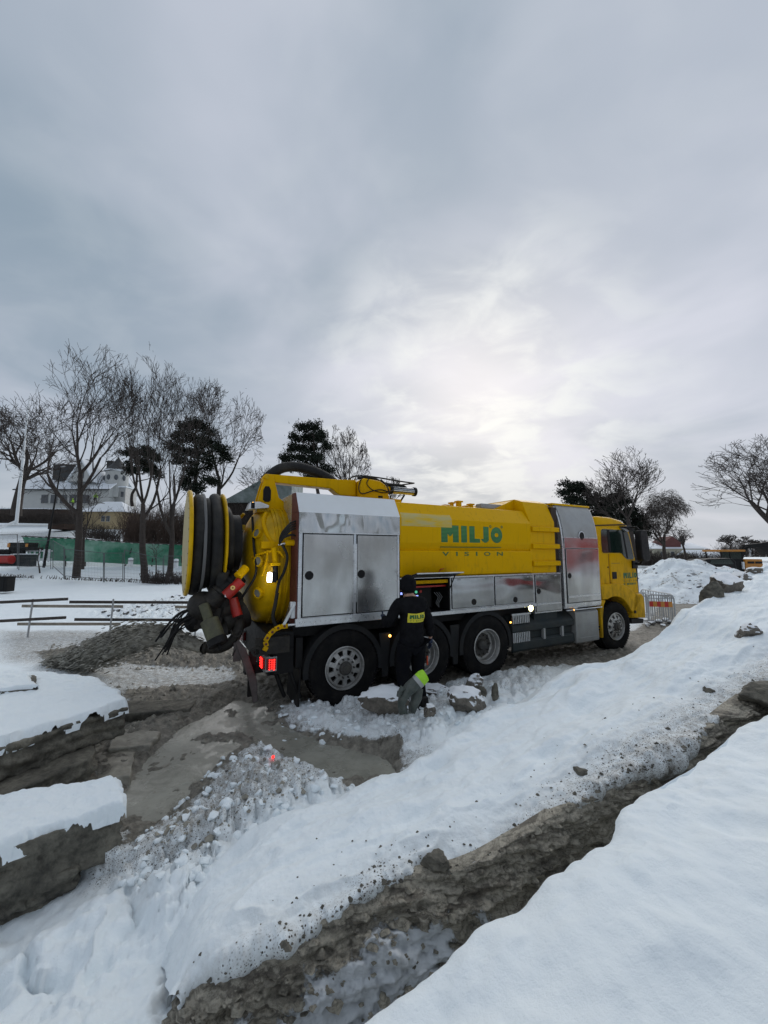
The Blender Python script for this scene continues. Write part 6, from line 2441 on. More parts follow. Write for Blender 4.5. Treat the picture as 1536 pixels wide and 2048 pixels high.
def grow_tree(seed, Hh, Wd, trunk_frac=0.4, levels=6, ang=34, up=0.16, droop=0.0, kids=(2, 4), lean=0.0, r0=None, fork=3, wig=0.13, rmin=0.011, tw=1.0, curve=0.0, k0=0.72):
    rg_ = random.Random(seed)
    trunk, crown = [], []
    r0 = r0 or Hh * 0.017

    def rv():
        return Vector((rg_.gauss(0, 1), rg_.gauss(0, 1), rg_.gauss(0, 1)))

    def branch(p, d_, L, r, lvl):
        n = 5 if lvl < 2 else (4 if lvl < 4 else 3)
        pts = [(p.copy(), r)]
        tgt = 0.55 if lvl < 3 else 0.35
        for i in range(n):
            trop = up if lvl < 3 else (up * 0.45 if lvl < levels - 2 else up * 0.3 - droop)
            d_ = (d_ + rv() * wig * (0.5 + 0.13 * lvl) * 0.6 + Vector((0, 0, trop))).normalized()
            p = p + d_ * (L / n)
            rr_ = max(rmin, r * (1 - (1 - tgt) * (i + 1) / n))
            pts.append((p.copy(), rr_))
        tgt_list = trunk if lvl <= 1 else crown
        for (a, ra), (b_, rb) in zip(pts[:-1], pts[1:]):
            tgt_list.append((*a, *b_, ra, rb))
        if lvl >= levels:
            return
        k = rg_.randint(*kids) + (1 if lvl in (1, 2) else 0)
        if lvl == 0:
            k = fork
        for j in range(k):
            if lvl == 0:
                i = n if j < 2 else rg_.randint(n - 2, n)
            else:
                i = rg_.randint(1, n) if j else n
            q, rq = pts[i]
            base_d = (pts[i][0] - pts[i - 1][0]).normalized()
            a_ = R(ang) * rg_.uniform(0.55, 1.35) * (0.5 if j == 0 and lvl > 0 else 1.0)
            ax = base_d.orthogonal().normalized()
            ax.rotate(Matrix.Rotation(rg_.uniform(0, 6.283) if lvl else (6.283 * j / max(1, k) + seed), 3, base_d))
            nd = base_d.copy()
            nd.rotate(Matrix.Rotation(a_, 3, ax))
            branch(q, nd, L * (rg_.uniform(0.56, 0.84) if lvl else rg_.uniform(0.85, 1.1) * k0), max(rmin, rq * rg_.uniform(0.55, 0.8)), lvl + 1)
    d0 = Vector((lean, 0, 1)).normalized()
    branch(Vector((0, 0, 0)), d0, Hh * trunk_frac, r0, 0)
    A = np.array(trunk + crown)
    zs = np.percentile(A[:, 5], 98.2)
    xc = A[:, [0, 3]]
    kz = Hh / zs
    sp = (np.percentile(A[:, 3], 97) - np.percentile(A[:, 3], 3)) / 2
    kx = Wd / sp
    kx = min(max(kx, 0.5), 2.2)

    def sc(lst):
        B = np.array(lst)
        # widen only above the trunk
        for c_ in (0, 1, 3, 4):
            zz = B[:, 2 if c_ < 3 else 5]
            f = 1 + (kx - 1) * sstep(0.1 * zs, 0.5 * zs, zz)
            B[:, c_] *= f
        B[:, [2, 5]] *= kz
        if curve:
            for c_ in (0, 3):
                B[:, c_] += curve * np.sin(np.clip(B[:, c_ + 2] / Hh, 0, 1) * 2.6) * Hh
        return B
    T_, C_ = sc(trunk), sc(crown)
    cx_ = float(np.median(C_[:, 3]))
    cy_ = float(np.median(C_[:, 4]))
    ex_ = (C_[:, 3] - cx_) / (Wd * 1.04)
    ey_ = (C_[:, 4] - cy_) / (Wd * 1.15)
    ez_ = (C_[:, 5] - Hh * 0.60) / (Hh * 0.42)
    nz_ = 1 + 0.16 * fbm(C_[:, 3] * .5 + seed, C_[:, 5] * .5, 3, 3)
    return T_, C_[ex_ ** 2 + ey_ ** 2 + np.where(ez_ > 0, ez_, ez_ * .8) ** 2 < nz_ ** 2]


def bare_tree(px, py, Y_, top_y, half_px, seed, label, group='bare trees', name='bare_tree', mat='twig', **kw):
    """planted where the trunk foot is seen, tall enough to reach top_y"""
    P = at_y(px, py, Y_)
    Hh = at_y(px, top_y, Y_).z - P.z
    Wd = half_px * Y_ / F
    tr, cr = grow_tree(seed, Hh, Wd, **kw)
    e = empty(name, (P.x, P.y, P.z - 0.15), 0, label, 'tree', group)
    seg_mesh('trunk', tr, M['bark'], e, 7)
    seg_mesh('crown', cr, M[mat], e, 3)
    return e


LT = 'bare trees left of the truck'
bare_tree(152, 1152, 28, 692, 108, 21, 'tall bare tree with a slightly crooked trunk, leftmost before the green net', LT, trunk_frac=0.60, ang=38, up=0.12, levels=7, kids=(2, 3), fork=5, r0=.27, lean=.04, rmin=.011, curve=-.05, k0=.45)
bare_tree(289, 1162, 29, 716, 82, 5, 'tall bare tree with dense upright twigs between the house and the pines', LT, trunk_frac=0.42, ang=32, up=0.16, levels=7, kids=(2, 3), fork=4, r0=.27, rmin=.011)
bare_tree(338, 1156, 31, 742, 76, 33, 'bare tree with a forked foot close to the hose reel', LT, trunk_frac=0.40, ang=32, up=0.15, levels=7, kids=(2, 3), fork=4, r0=.24, lean=.12, rmin=.011)
bare_tree(437, 1060, 40, 766, 84, 48, 'bare round crowned tree rising behind the hose reel', LT, trunk_frac=0.42, ang=38, up=0.10, levels=7, kids=(2, 3), fork=4, r0=.32, rmin=.015)
bare_tree(32, 1030, 50, 800, 98, 9, 'dark twisted bare tree in front of the white house at the left edge', LT, trunk_frac=0.26, ang=46, up=0.06, levels=7, kids=(2, 3), fork=5, r0=.62, rmin=.022, wig=.2)
bare_tree(165, 1135, 30.5, 940, 46, 61, 'small bare sapling beside the tall crooked tree', LT, trunk_frac=0.42, ang=34, up=0.10, levels=5, kids=(2, 3), fork=3, r0=.13, lean=.05, rmin=.012)
bare_tree(80, 1142, 27, 1075, 12, 63, 'thin curved sapling before the left end of the green net', LT, trunk_frac=0.6, ang=20, levels=2, kids=(1, 2), fork=2, r0=.05, rmin=.02, lean=-.2)
bare_tree(310, 1158, 28, 1060, 22, 66, 'thin sapling between the two thick trunks at the reel', LT, trunk_frac=0.5, ang=24, levels=4, kids=(2, 2), fork=2, r0=.06, rmin=.012)
bare_tree(695, 1060, 42, 856, 52, 72, 'bare round tree beside the pine above the boom', 'bare trees behind the truck', trunk_frac=0.30, ang=38, up=0.10, levels=7, kids=(2, 3), fork=4, r0=.30, rmin=.016)
bare_tree(775, 1070, 48, 948, 26, 74, 'low bare treetop just over the hose ring on the truck roof', 'bare trees behind the truck', trunk_frac=0.35, ang=34, up=0.12, levels=6, kids=(2, 3), fork=3, r0=.16, rmin=.018)
bare_tree(520, 1075, 46, 925, 50, 77, 'faint bare treetop between the reel and the hinge tower', 'bare trees behind the truck', trunk_frac=0.3, ang=34, up=0.12, levels=6, kids=(2, 3), fork=4, r0=.2, rmin=.018)
RTG = 'bare trees right of the truck'
bare_tree(1268, 1110, 38, 898, 66, 81, 'tall bare tree with open branches above the cab roof', RTG, trunk_frac=0.36, ang=34, up=0.14, levels=6, kids=(2, 4), fork=5, r0=.30, rmin=.016, wig=.11)
bare_tree(1210, 1090, 42, 950, 36, 84, 'smaller bare tree left of the tall one above the cab', RTG, trunk_frac=0.34, ang=32, up=0.12, levels=6, kids=(2, 3), fork=4, r0=.2, rmin=.016)
bare_tree(1330, 1118, 40, 980, 50, 88, 'weeping birch with hanging twigs before the pale house', RTG, 'birch_tree', 'birch', trunk_frac=0.42, ang=38, up=0.12, droop=0.42, levels=7, kids=(2, 4), fork=6, r0=.20, rmin=.009, wig=.12)
bare_tree(1372, 1116, 42, 1040, 30, 92, 'smaller weeping birch right of the large one', RTG, 'birch_tree', 'birch', trunk_frac=0.34, ang=38, up=0.06, droop=0.30, levels=6, kids=(2, 3), fork=4, r0=.14, rmin=.014, wig=.16)
bare_tree(1566, 1130, 27, 862, 122, 7, 'large spreading bare tree leaning in from the right edge', RTG, trunk_frac=0.44, ang=34, up=0.12, levels=7, kids=(2, 3), fork=6, r0=.34, rmin=.012, wig=.13, k0=.75)
bare_tree(1462, 1104, 60, 1066, 18, 101, 'far low treetop behind the excavator roof', RTG, trunk_frac=0.3, ang=36, levels=5, kids=(2, 3), fork=4, r0=.18, rmin=.03)
bare_tree(1495, 1106, 62, 1070, 24, 103, 'far bushy treetop at the right behind the excavator boom', RTG, trunk_frac=0.25, ang=40, levels=6, kids=(2, 3), fork=4, r0=.18, rmin=.028)
bare_tree(1520, 1108, 55, 1078, 20, 104, 'far low treetop at the right edge over the boom', RTG, trunk_frac=0.25, ang=40, levels=6, kids=(2, 3), fork=4, r0=.18, rmin=.026)
bare_tree(1416, 1106, 75, 1096, 14, 105, 'distant low treetop left of the white roofed shed', RTG, trunk_frac=0.25, ang=40, levels=5, kids=(2, 3), fork=4, r0=.14, rmin=.03)


# pines: trunk, limbs and flat pads of needle tufts
def pine(px, py, Y_, pads, seed, label, trunk_top=None, group='pines'):
    """pads: (px, py, half width px, half height px) as surveyed; depth spread by width"""
    rp = np.random.default_rng(seed)
    P = at_y(px, py, Y_)
    e = empty('pine_tree', (P.x, P.y, P.z - .15), 0, label, 'tree', group)
    o_ = np.array([P.x, P.y, P.z - .15])
    segs = []
    tops = [np.array(at_y(q[0], q[1], Y_)) - o_ for q in pads]
    tt_ = tops[int(np.argmax([q[2] for q in tops]))]
    nT = 9
    line = [np.array([tt_[0] * (k / nT) ** 1.3 + 0.12 * math.sin(k * 1.7 + seed), 0.1 * math.cos(k * 2.1), tt_[2] * k / nT]) for k in range(nT + 1)]
    r_b = 0.02 * tt_[2] + .05
    for k in range(nT):
        segs.append((*line[k], *line[k + 1], r_b * (1 - .8 * k / nT), r_b * (1 - .8 * (k + 1) / nT)))
    tuft_V, tuft_F, off_ = [], [], 0
    for (qx, qy, hw, hh), c_ in zip(pads, tops):
        w_, h_ = hw * Y_ / F, hh * Y_ / F
        c_ = c_.copy()
        c_[1] += rp.uniform(-.9, .9) * w_ * .6
        k = int(np.clip(nT * (c_[2] - h_ * 1.5) / tt_[2], 2, nT - 1))
        a = line[k]
        mid_ = (a + c_) / 2 + np.array([0, 0, -.1])
        segs.append((*a, *mid_, .07, .05))
        segs.append((*mid_, *c_, .05, .03))
        nsub = max(6, int(w_ * 9))
        for s_ in range(nsub):
            u_ = rp.normal(0, .42, 3)
            q = c_ + np.array([np.clip(u_[0], -1, 1) * w_, np.clip(u_[1], -1, 1) * w_ * .8, np.clip(u_[2] * 1.3, -1.5, 1.2) * h_])
            segs.append((*c_, *q, .03, .015))
            cnt = 120
            rr_ = 0.46 + .14 * rp.random()
            pts = q + rp.normal(0, .5, (cnt, 3)) * np.array([rr_, rr_, rr_ * .68])
            dr = rp.normal(0, 1, (cnt, 3)) + np.array([0, 0, .7])
            dr /= np.linalg.norm(dr, axis=1, keepdims=True)
            sd = np.cross(dr, rp.normal(0, 1, (cnt, 3)))
            sd /= np.linalg.norm(sd, axis=1, keepdims=True)
            ln = rp.uniform(.10, .22, (cnt, 1)) * (Y_ / 38)
            wd_ = ln * .30
            V_ = np.stack([pts - sd * wd_, pts + sd * wd_, pts + dr * ln + sd * wd_ * .3, pts + dr * ln - sd * wd_ * .3], 1)
            tuft_V.append(V_.reshape(-1, 3))
            tuft_F.append(np.arange(off_, off_ + cnt * 4).reshape(-1, 4))
            off_ += cnt * 4
    seg_mesh('trunk', segs, M['bark'], e, 6)
    mesh_obj('crown', np_mesh('crown', np.vstack(tuft_V), np.vstack(tuft_F)), M['needles'], e)
    return e


pine(392, 1060, 37, [(365, 852, 24, 9), (392, 848, 26, 10), (412, 862, 16, 8), (345, 872, 18, 8), (378, 872, 30, 10), (410, 885, 26, 10), (440, 898, 20, 10), (356, 896, 26, 10), (452, 912, 14, 9), (388, 905, 34, 12), (425, 925, 26, 11), (362, 925, 24, 10), (392, 940, 32, 12), (420, 958, 22, 10), (372, 962, 24, 10), (400, 978, 26, 9)], 4, 'broad dark pine with layered crown behind the two forked trees')
pine(262, 1010, 44, [(262, 908, 22, 7), (290, 902, 20, 8), (310, 912, 16, 9), (278, 922, 28, 8), (298, 936, 20, 8), (268, 940, 16, 6), (310, 950, 14, 8)], 8, 'lower pine with a thin leaning trunk left of the broad one')
pine(640, 1040, 40, [(602, 856, 15, 7), (625, 852, 18, 7), (590, 872, 15, 7), (618, 872, 26, 8), (645, 878, 20, 9), (655, 898, 16, 8), (585, 895, 16, 8), (612, 896, 26, 9), (570, 912, 14, 7), (600, 918, 26, 8), (638, 918, 24, 9), (575, 930, 14, 7), (615, 938, 30, 8), (650, 940, 20, 9), (635, 955, 26, 8)], 12, 'dark pine rising over the curved boom hose')
pine(1190, 1100, 42, [(1135, 970, 14, 6), (1150, 975, 18, 7), (1128, 985, 14, 6), (1165, 985, 18, 8), (1145, 998, 26, 8), (1180, 1000, 22, 8), (1160, 1012, 26, 8), (1195, 1015, 24, 8), (1215, 1000, 16, 8), (1175, 1028, 24, 8), (1210, 1030, 24, 8)], 15, 'spreading pine above the tall cabinet of the truck')
pine(1262, 1115, 41, [(1232, 992, 16, 8), (1243, 1006, 18, 8), (1225, 1018, 16, 8), (1258, 1022, 20, 8), (1240, 1034, 22, 8), (1272, 1040, 18, 8), (1285, 1054, 14, 7), (1262, 1054, 20, 8), (1282, 1068, 14, 6)], 19, 'lower pine behind the cab roof and mirror')


def thicket(name, px0, px1, y_base0, y_base1, Y_, h_, count, seed, mat='brush', spread=2.5):
    rp = random.Random(seed)
    segs = []
    for k in range(count):
        t_ = rp.random()
        px_ = px0 + (px1 - px0) * t_
        pb = at_y(px_, y_base0 + (y_base1 - y_base0) * t_, Y_ + rp.uniform(-spread, spread))
        hh = h_ * rp.uniform(.4, 1.1)
        d_ = Vector((rp.gauss(0, .3), rp.gauss(0, .3), 1)).normalized()
        p = Vector((pb.x, pb.y, pb.z - .2))
        r_ = rp.uniform(.02, .04)
        for s_ in range(3):
            d2 = (d_ + Vector((rp.gauss(0, .25), rp.gauss(0, .25), rp.gauss(0, .15)))).normalized()
            q = p + d2 * hh / 3
            segs.append((*p, *q, r_ * (1 - s_ * .25), r_ * (1 - (s_ + 1) * .25)))
            for b_ in range(2):
                d3 = (d2 + Vector((rp.gauss(0, .6), rp.gauss(0, .6), rp.gauss(0, .4)))).normalized()
                q2 = q + d3 * hh / 4
                segs.append((*q, *q2, r_ * .5, r_ * .3))
            p = q
    o_ = seg_mesh(name, segs, M[mat], None, 3)
    return tag(o_, kind='stuff')


thicket('thicket', 246, 430, 1080, 1088, 46, 3.3, 1200, 1, 'brush', 4)
thicket('thicket', 150, 240, 1070, 1080, 48, 1.6, 380, 2, 'bark', 3)
thicket('thicket', -30, 165, 1042, 1046, 58, 1.9, 900, 3, 'bark', 2)
thicket('thicket', 262, 420, 1056, 1060, 66, 4.0, 700, 4, 'bark', 4)
thicket('thicket', 285, 370, 1160, 1166, 27.5, 0.8, 260, 5, 'twig', 1.2)
thicket('thicket', 0, 300, 1148, 1160, 27.5, 0.22, 160, 6, 'twig', 2.5)
thicket('hedge', 1270, 1450, 1128, 1132, 52, 1.7, 1300, 7, 'bark', 3)
thicket('hedge', 1440, 1600, 1112, 1112, 75, 2.6, 900, 8, 'bark', 5)
thicket('hedge', 440, 600, 1090, 1095, 44, 4.2, 900, 9, 'bark', 4)
thicket('hedge', 1040, 1300, 1120, 1124, 60, 3.0, 800, 10, 'bark', 4)
# ================================================================== BUILDINGS AND FAR THINGS
def frame_at(px, py, Y_, label, cat, name, group=None, rz=0.0, dz=0.0):
    P = at_y(px, py, Y_)
    e = empty(name, (P.x, P.y, P.z + dz), rz, label, cat, group)
    return e, Y_ / F


# white house: metres in its own frame, x to the right, z up, foot at surveyed (125, 1015)
hs, k = frame_at(125, 1018, 85, 'white wooden house with snowy roof, front gable and round turret', 'house', 'white_house', rz=0.0)


def hp(name, mb, mat, parent, **kw):
    return mb.build(name, M[mat], parent, **kw)


mb = MB()
mb.box(-10.2, 10.0, 0, 9, -2.5, 4.6)
mb.prism([(0, 4.6), (9, 4.6), (4.5, 7.9)], -10.2, 10.0)
main = hp('wall', mb, 'housewhite', hs)
mb = MB()
mb.prism([(-0.7, 4.45), (4.4, 8.2), (4.4, 7.9), (-0.7, 4.2)], -10.8, 10.5)
mb.prism([(9.7, 4.45), (4.4, 8.2), (4.4, 7.9), (9.7, 4.2)], -10.8, 10.5)
hp('roof', mb, 'roofsnow', hs)
mb = MB()
mb.box(-10.9, 10.6, -0.75, -0.6, 4.15, 4.38)
hp('gutter', mb, 'darkroof', hs)
for i, x0 in enumerate((-5.0, -2.9, -0.8, 1.3, 4.2)):
    mb = MB()
    mb.box(x0, x0 + 1.75, -0.06, 0.0, 1.2, 3.3)
    w_ = hp('window', mb, 'housewhite', hs)
    mb = MB()
    mb.box(x0 + .1, x0 + 1.65, -0.09, -0.06, 1.3, 3.2)
    hp('pane', mb, 'glass_house', w_)
mb = MB()
mb.box(-4.0, 8.5, -2.2, -2.1, -0.6, 0.5)
mb.box(-4.0, 8.5, -2.2, 0, -0.8, -0.6)
hp('balcony', mb, 'housewhite', hs)
# front gable
mb = MB()
mb.prism([(0.8, 6.2), (6.6, 6.2), (3.7, 11.0)], -0.2, 5.5, 'y')
mb.add([], [])
gb = hp('gable_wall', mb, 'housewhite', hs)
mb = MB()
mb.prism([(0.4, 6.0), (3.7, 11.4), (7.1, 6.0), (6.75, 6.0), (3.7, 10.9), (0.75, 6.0)], -0.6, 5.5, 'y')
hp('gable_roof', mb, 'roofsnow', gb)
mb = MB()
mb.box(3.0, 4.3, -.28, -.2, 6.9, 8.6)
hp('gable_window', mb, 'glass_house', gb)
mb = MB()
mb.box(-4.5, 1.2, 1.8, 7, 7.0, 10.6)
hp('rear_roof', mb, 'darkroof', hs)
for x0 in (0.2, 6.1):
    mb = MB()
    mb.box(x0, x0 + 1.3, 4.0, 5.2, 8.0, 12.3 if x0 < 1 else 12.0)
    mb.box(x0 - .15, x0 + 1.45, 3.9, 5.3, 11.9 if x0 < 1 else 11.6, 12.2 if x0 < 1 else 11.9)
    hp('chimney', mb, 'darkroof', hs, bevel=0.03)
mb = MB()
mb.cyl((9.2, 3.5, 3.0), (9.2, 3.5, 9.2), 2.3, n=20)
tu_ = hp('turret_wall', mb, 'housewhite', hs)
mb = MB()
mb.lathe([(0, 2.65), (0.15, 2.65), (1.6, 1.25), (3.3, 0.15), (4.0, 0.04)], (9.2, 3.5, 9.2), (0, 0, 1), 20)
hp('turret_roof', mb, 'darkroof', tu_)
mb = MB()
mb.lathe([(-.12, 2.7), (.22, 2.62), (.3, 2.3), (-.1, 2.2)], (9.2, 3.5, 9.2), (0, 0, 1), 20, True)
hp('eave_snow', mb, 'roofsnow', tu_)
for a_ in (-150, -100, -60, -20):
    mb = MB()
    c_ = Vector((9.2 + 2.3 * math.cos(R(a_)), 3.5 + 2.3 * math.sin(R(a_)), 7.5))
    mb.ball(c_, .45, 8, 6, (.9, .9, 1.4))
    hp('turret_window', mb, 'glass_house', tu_)
mb = MB()
mb.box(9.9, 12.4, 2.0, 6, -2.5, 5.2)
wg = hp('side_wing', mb, 'alu_grey', hs)
mb = MB()
mb.box(9.7, 12.6, 1.8, 6.2, 5.2, 5.5)
hp('wing_roof', mb, 'roofsnow', wg)
for z0 in (0.6, 3.0):
    for x0 in (10.3, 11.4):
        mb = MB()
        mb.box(x0, x0 + .6, 1.93, 2.0, z0, z0 + 1.2)
        hp('wing_window', mb, 'glass_house', wg)

# beige cottage below it
bh, k = frame_at(206, 1056, 66, 'small beige cottage with hipped snowy roof below the white house', 'house', 'beige_cottage')
mb = MB()
mb.box(-3.6, 3.2, 0, 5, -1.5, 2.9)
hp('wall', mb, 'housebeige', bh)
mb = MB()
mb.add([(-4.2, -.5, 2.8), (3.9, -.5, 2.8), (3.9, 5.5, 2.8), (-4.2, 5.5, 2.8), (-1.8, 2.5, 4.9), (1.2, 2.5, 4.9)], [(0, 1, 5, 4), (1, 2, 5), (2, 3, 4, 5), (3, 0, 4), (3, 2, 1, 0)])
hp('roof', mb, 'roofsnow', bh)
for x0 in (-.4, .45):
    mb = MB()
    mb.box(x0, x0 + .65, -.06, 0, 1.1, 2.1)
    w_ = hp('window', mb, 'housewhite', bh)
    for (a_, b_) in ((.06, .29), (.36, .59)):
        mb = MB()
        mb.box(x0 + a_, x0 + b_, -.08, -.06, 1.16, 2.04)
        hp('pane', mb, 'glass_house', w_)
# dark shed between them
sh, k = frame_at(112, 1052, 62, 'dark timber shed under the bare tree below the white house', 'shed', 'timber_shed')
mb = MB()
mb.box(-1.3, 1.3, 0, 3, -.5, 2.7)
hp('wall', mb, 'brush', sh)
mb = MB()
mb.box(-1.5, 1.5, -.2, 3.2, 2.7, 2.85)
hp('roof', mb, 'roofsnow', sh)
mb = MB()
mb.box(-.5, .4, -.05, 0, .2, 2.0)
hp('door', mb, 'wood_dark', sh)
# retaining wall
rw, k = frame_at(70, 1040, 72, 'dark retaining wall running below the white house', 'wall', 'retaining_wall')
mb = MB()
mb.box(-9, 13, 0, 1.0, -.5, 2.1)
hp('wall', mb, 'bark', rw)
mb = MB()
mb.box(-9, 13, -.1, 1.2, 2.1, 2.25)
hp('coping', mb, 'roofsnow', rw)
# grey green roof behind the reel
gr2, k = frame_at(505, 1060, 44, 'building with a grey green snow dusted roof behind the tank end', 'building', 'green_roofed_building')
mb = MB()
mb.box(-4, 4, 0, 5, -1, 3.4)
hp('wall', mb, 'bark', gr2)
mb = MB()
mb.prism([(-4.2, 3.1), (-2.8, 3.6), (1.2, 5.9), (4.5, 5.9), (4.5, 3.1)], -0.5, 5.5, 'y')
hp('roof', mb, 'greenroof', gr2)

# white flagpole and lamp post
fp = at_y(33, 1044, 45)
mb = MB()
tp = at_y(59, 792, 45)
mb.tube([fp - Vector((0, 0, .3)), fp.lerp(tp, .5), tp], [.17, .13, .05], 10)
o = mb.build('flagpole', M['white'], None)
tag(o, 'tall white flagpole at the left in front of the twisted tree', 'flagpole')
mb = MB()
a_, b_ = at_y(33, 1042, 45), at_y(-15, 1062, 43)
mb.tube([a_, b_], .14, 8)
o = mb.build('snowy_rail', M['white'], None)
tag(o, 'snow covered rail sloping down from the flagpole foot to the left edge', 'rail')
lp = empty('lamp_post', at_y(88, 1128, 33), 0, 'slender dark lamp post leaning right between the flagpole and tall tree', 'lamp post')
a_ = at_y(88, 1128, 33)
tp = at_y(122, 934, 33)
mb = MB()
mb.tube([Vector((0, 0, -.3)), (tp - a_) * .55, tp - a_], [.10, .07, .045], 8)
mb.build('pole', M['black'], lp)
mb = MB()
mb.bar(tp - a_, tp - a_ + Vector((.5, -.2, .03)), .12, .07)
mb.build('lamp_head', M['steel'], lp)

# green net fence
ng = empty('green_net_fence', at_y(43, 1124, 35), 0, 'green debris net hung along a dark rail in front of the thicket', 'fence')
o0 = ng.location.copy()
tops = spline([at_y(p[0], p[1], 35) for p in ((44, 1073), (95, 1075), (152, 1077), (200, 1081), (273, 1086), (330, 1088), (420, 1091), (560, 1096))], 160)
bots = spline([at_y(p[0], p[1], 34.6) for p in ((60, 1121), (95, 1121), (150, 1123), (200, 1125), (254, 1128), (330, 1131), (420, 1134), (560, 1138))], 160)
v = np.linspace(0, 1, 26)[None, :, None]
Gn = tops[:, None, :] * (1 - v) + bots[:, None, :] * v
ux = np.linspace(0, 40, 160)[:, None]
Gn[..., 1] += 0.16 * fbm(ux * .7 + 0 * v[..., 0], 3 * v[..., 0] + 0 * ux, 3, 90) * np.sin(np.pi * v[..., 0] * .8)
Gn[..., 2] -= 0.06 * np.sin(ux * 2.2) ** 2 * (1 - v[..., 0])
Gn -= np.array(o0)
nobj = grid_mesh('net_sheet', Gn, M['net'], {})
nobj.parent = ng
mb = MB()
mb.tube([Vector(p) - o0 + Vector((0, -.05, 0.02)) for p in tops[::8]], 0.045, 6)
mb.build('top_rail', M['wood_dark'], ng)
for i in range(4, 160, 17):
    mb = MB()
    mb.tube([Vector(bots[i]) - o0 - Vector((0, 0, .5)), Vector(tops[i]) - o0 + Vector((0, 0.08, .1))], .05, 6)
    mb.build('post', M['bark'], ng)

# wire mesh site fence panels
def wire_panel(x0, y0, x1, y1, top0, top1, Y0, Y1, label):
    A = at_y(x0, y0, Y0)
    B = at_y(x1, y1, Y1)
    TA, TB = at_y(x0, top0, Y0), at_y(x1, top1, Y1)
    e = empty('mesh_fence_panel', A, 0, label, 'fence panel', 'wire mesh fence panels')
    A_, B_, TA_, TB_ = (q - A for q in (A, B, TA, TB))
    TA_.x = TA_.x * 1 + 0.0
    mb = MB()
    mb.tube([A_ - Vector((0, 0, .15)), TA_], .024, 6)
    mb.build('post', M['darksteel'], e)
    mb = MB()
    mb.tube([B_ - Vector((0, 0, .15)), TB_], .024, 6)
    mb.build('post', M['darksteel'], e)
    mb = MB()
    mb.tube([TA_, TB_], .020, 6)
    mb.build('top_tube', M['darksteel'], e)
    mb = MB()
    mb.tube([A_ + Vector((0, 0, .08)), B_ + Vector((0, 0, .08))], .020, 6)
    mb.build('bottom_tube', M['darksteel'], e)
    segs = []
    for k in range(1, 26):
        t_ = k / 26
        p, q = A_.lerp(B_, t_), TA_.lerp(TB_, t_)
        segs.append((*p, *q, .0035, .0035))
    for k in range(1, 8):
        t_ = k / 8
        p, q = A_.lerp(TA_, t_), B_.lerp(TB_, t_)
        segs.append((*p, *q, .0035, .0035))
    w_ = seg_mesh('wire_mesh', segs, M['darksteel'], e, 3)
    w_['kind'] = 'stuff'


wire_panel(-30, 1132, 35, 1134, 1070, 1069, 30, 30, 'wire fence panel at the left edge above the red tank')
wire_panel(38, 1136, 102, 1134, 1082, 1080, 29, 29.5, 'wire fence panel behind the grey cabinets')
wire_panel(106, 1134, 128, 1154, 1081, 1094, 29.3, 27.8, 'wire fence panel angled towards the tall crooked tree')
wire_panel(130, 1154, 207, 1160, 1098, 1106, 27.8, 27.3, 'wire fence panel right of the tall crooked tree')
wire_panel(209, 1160, 246, 1160, 1106, 1106, 27.3, 27.3, 'narrow wire fence panel left of the forked trees')
wire_panel(249, 1160, 326, 1166, 1100, 1118, 27.2, 27, 'wire fence panel in front of the forked trees')
wire_panel(328, 1166, 410, 1166, 1112, 1112, 27, 27, 'wire fence panel running behind the hose reel')
for (px_, py_, lab) in ((261, 1128, 'snow capped white barrel standing left of the dense tree'), (352, 1130, 'snow capped white barrel next to the hose reel')):
    P = at_y(px_, py_, 30)
    e = empty('white_barrel', P, 0, lab, 'barrel', 'white barrels behind the mesh fence')
    mb = MB()
    mb.cyl((0, 0, -.25), (0, 0, .38), .17, n=14)
    mb.build('drum', M['white'], e, bevel=.02)
    mb = MB()
    mb.cyl((0, 0, .22), (0, 0, .27), .185, n=14)
    mb.build('band', M['black'], e)
    mb = MB()
    mb.ball((0, 0, .40), .18, 12, 6, (1, 1, .45))
    mb.build('snow_cap', M['snow'], e)

# things stored at the left edge
e = empty('red_tank', at_y(12, 1130, 30.5), 0, 'small round red tank on a frame at the left edge', 'tank')
mb = MB()
mb.cyl((-.55, 0, .42), (.42, 0, .42), .36, n=24)
mb.build('drum', M['red'], e, bevel=.05)
mb = MB()
mb.box(-.5, .4, -.3, .3, -.1, .1)
mb.build('frame', M['black'], e)
mb = MB()
mb.box(-.45, .35, -.25, .25, .76, .82)
mb.build('snow_cap', M['snow'], e, bevel=.02)
for (px0, px1, y0, y1, lab) in ((24, 33, 1109, 1130, 'narrow grey cabinet beside the red tank'), (37, 62, 1109, 1130, 'wide dark grey cabinet right of the red tank')):
    A, B = at_y(px0, y1, 31), at_y(px1, y0, 31)
    e = empty('grey_cabinet', A, 0, lab, 'cabinet', 'grey cabinets at the left')
    w_, h_ = B.x - A.x, B.z - A.z
    mb = MB()
    mb.box(0, w_, 0, .6, -.1, h_)
    mb.build('box', M['plastic'], e, bevel=.02)
    mb = MB()
    mb.box(-.03, w_ + .03, -.03, .63, h_, h_ + .06)
    mb.build('lid', M['snow'], e, bevel=.02)
    mb = MB()
    mb.box(w_ * .1, w_ * .9, -.02, 0, h_ * .1, h_ * .85)
    mb.build('door', M['plastic'], e)
e = empty('site_machine', at_y(32, 1112, 33), 0, 'black and orange site machine with lamps parked before the green net', 'machine')
mb = MB()
mb.box(-.75, .95, 0, 1.0, .70, 1.15)
mb.build('body', M['black'], e, bevel=.03)
mb = MB()
mb.box(-.80, -.58, -.05, 0, .74, 1.08)
mb.build('orange_panel', M['orange'], e)
mb = MB()
mb.box(.76, .94, -.05, 0, .78, 1.05)
mb.build('orange_panel', M['orange'], e)
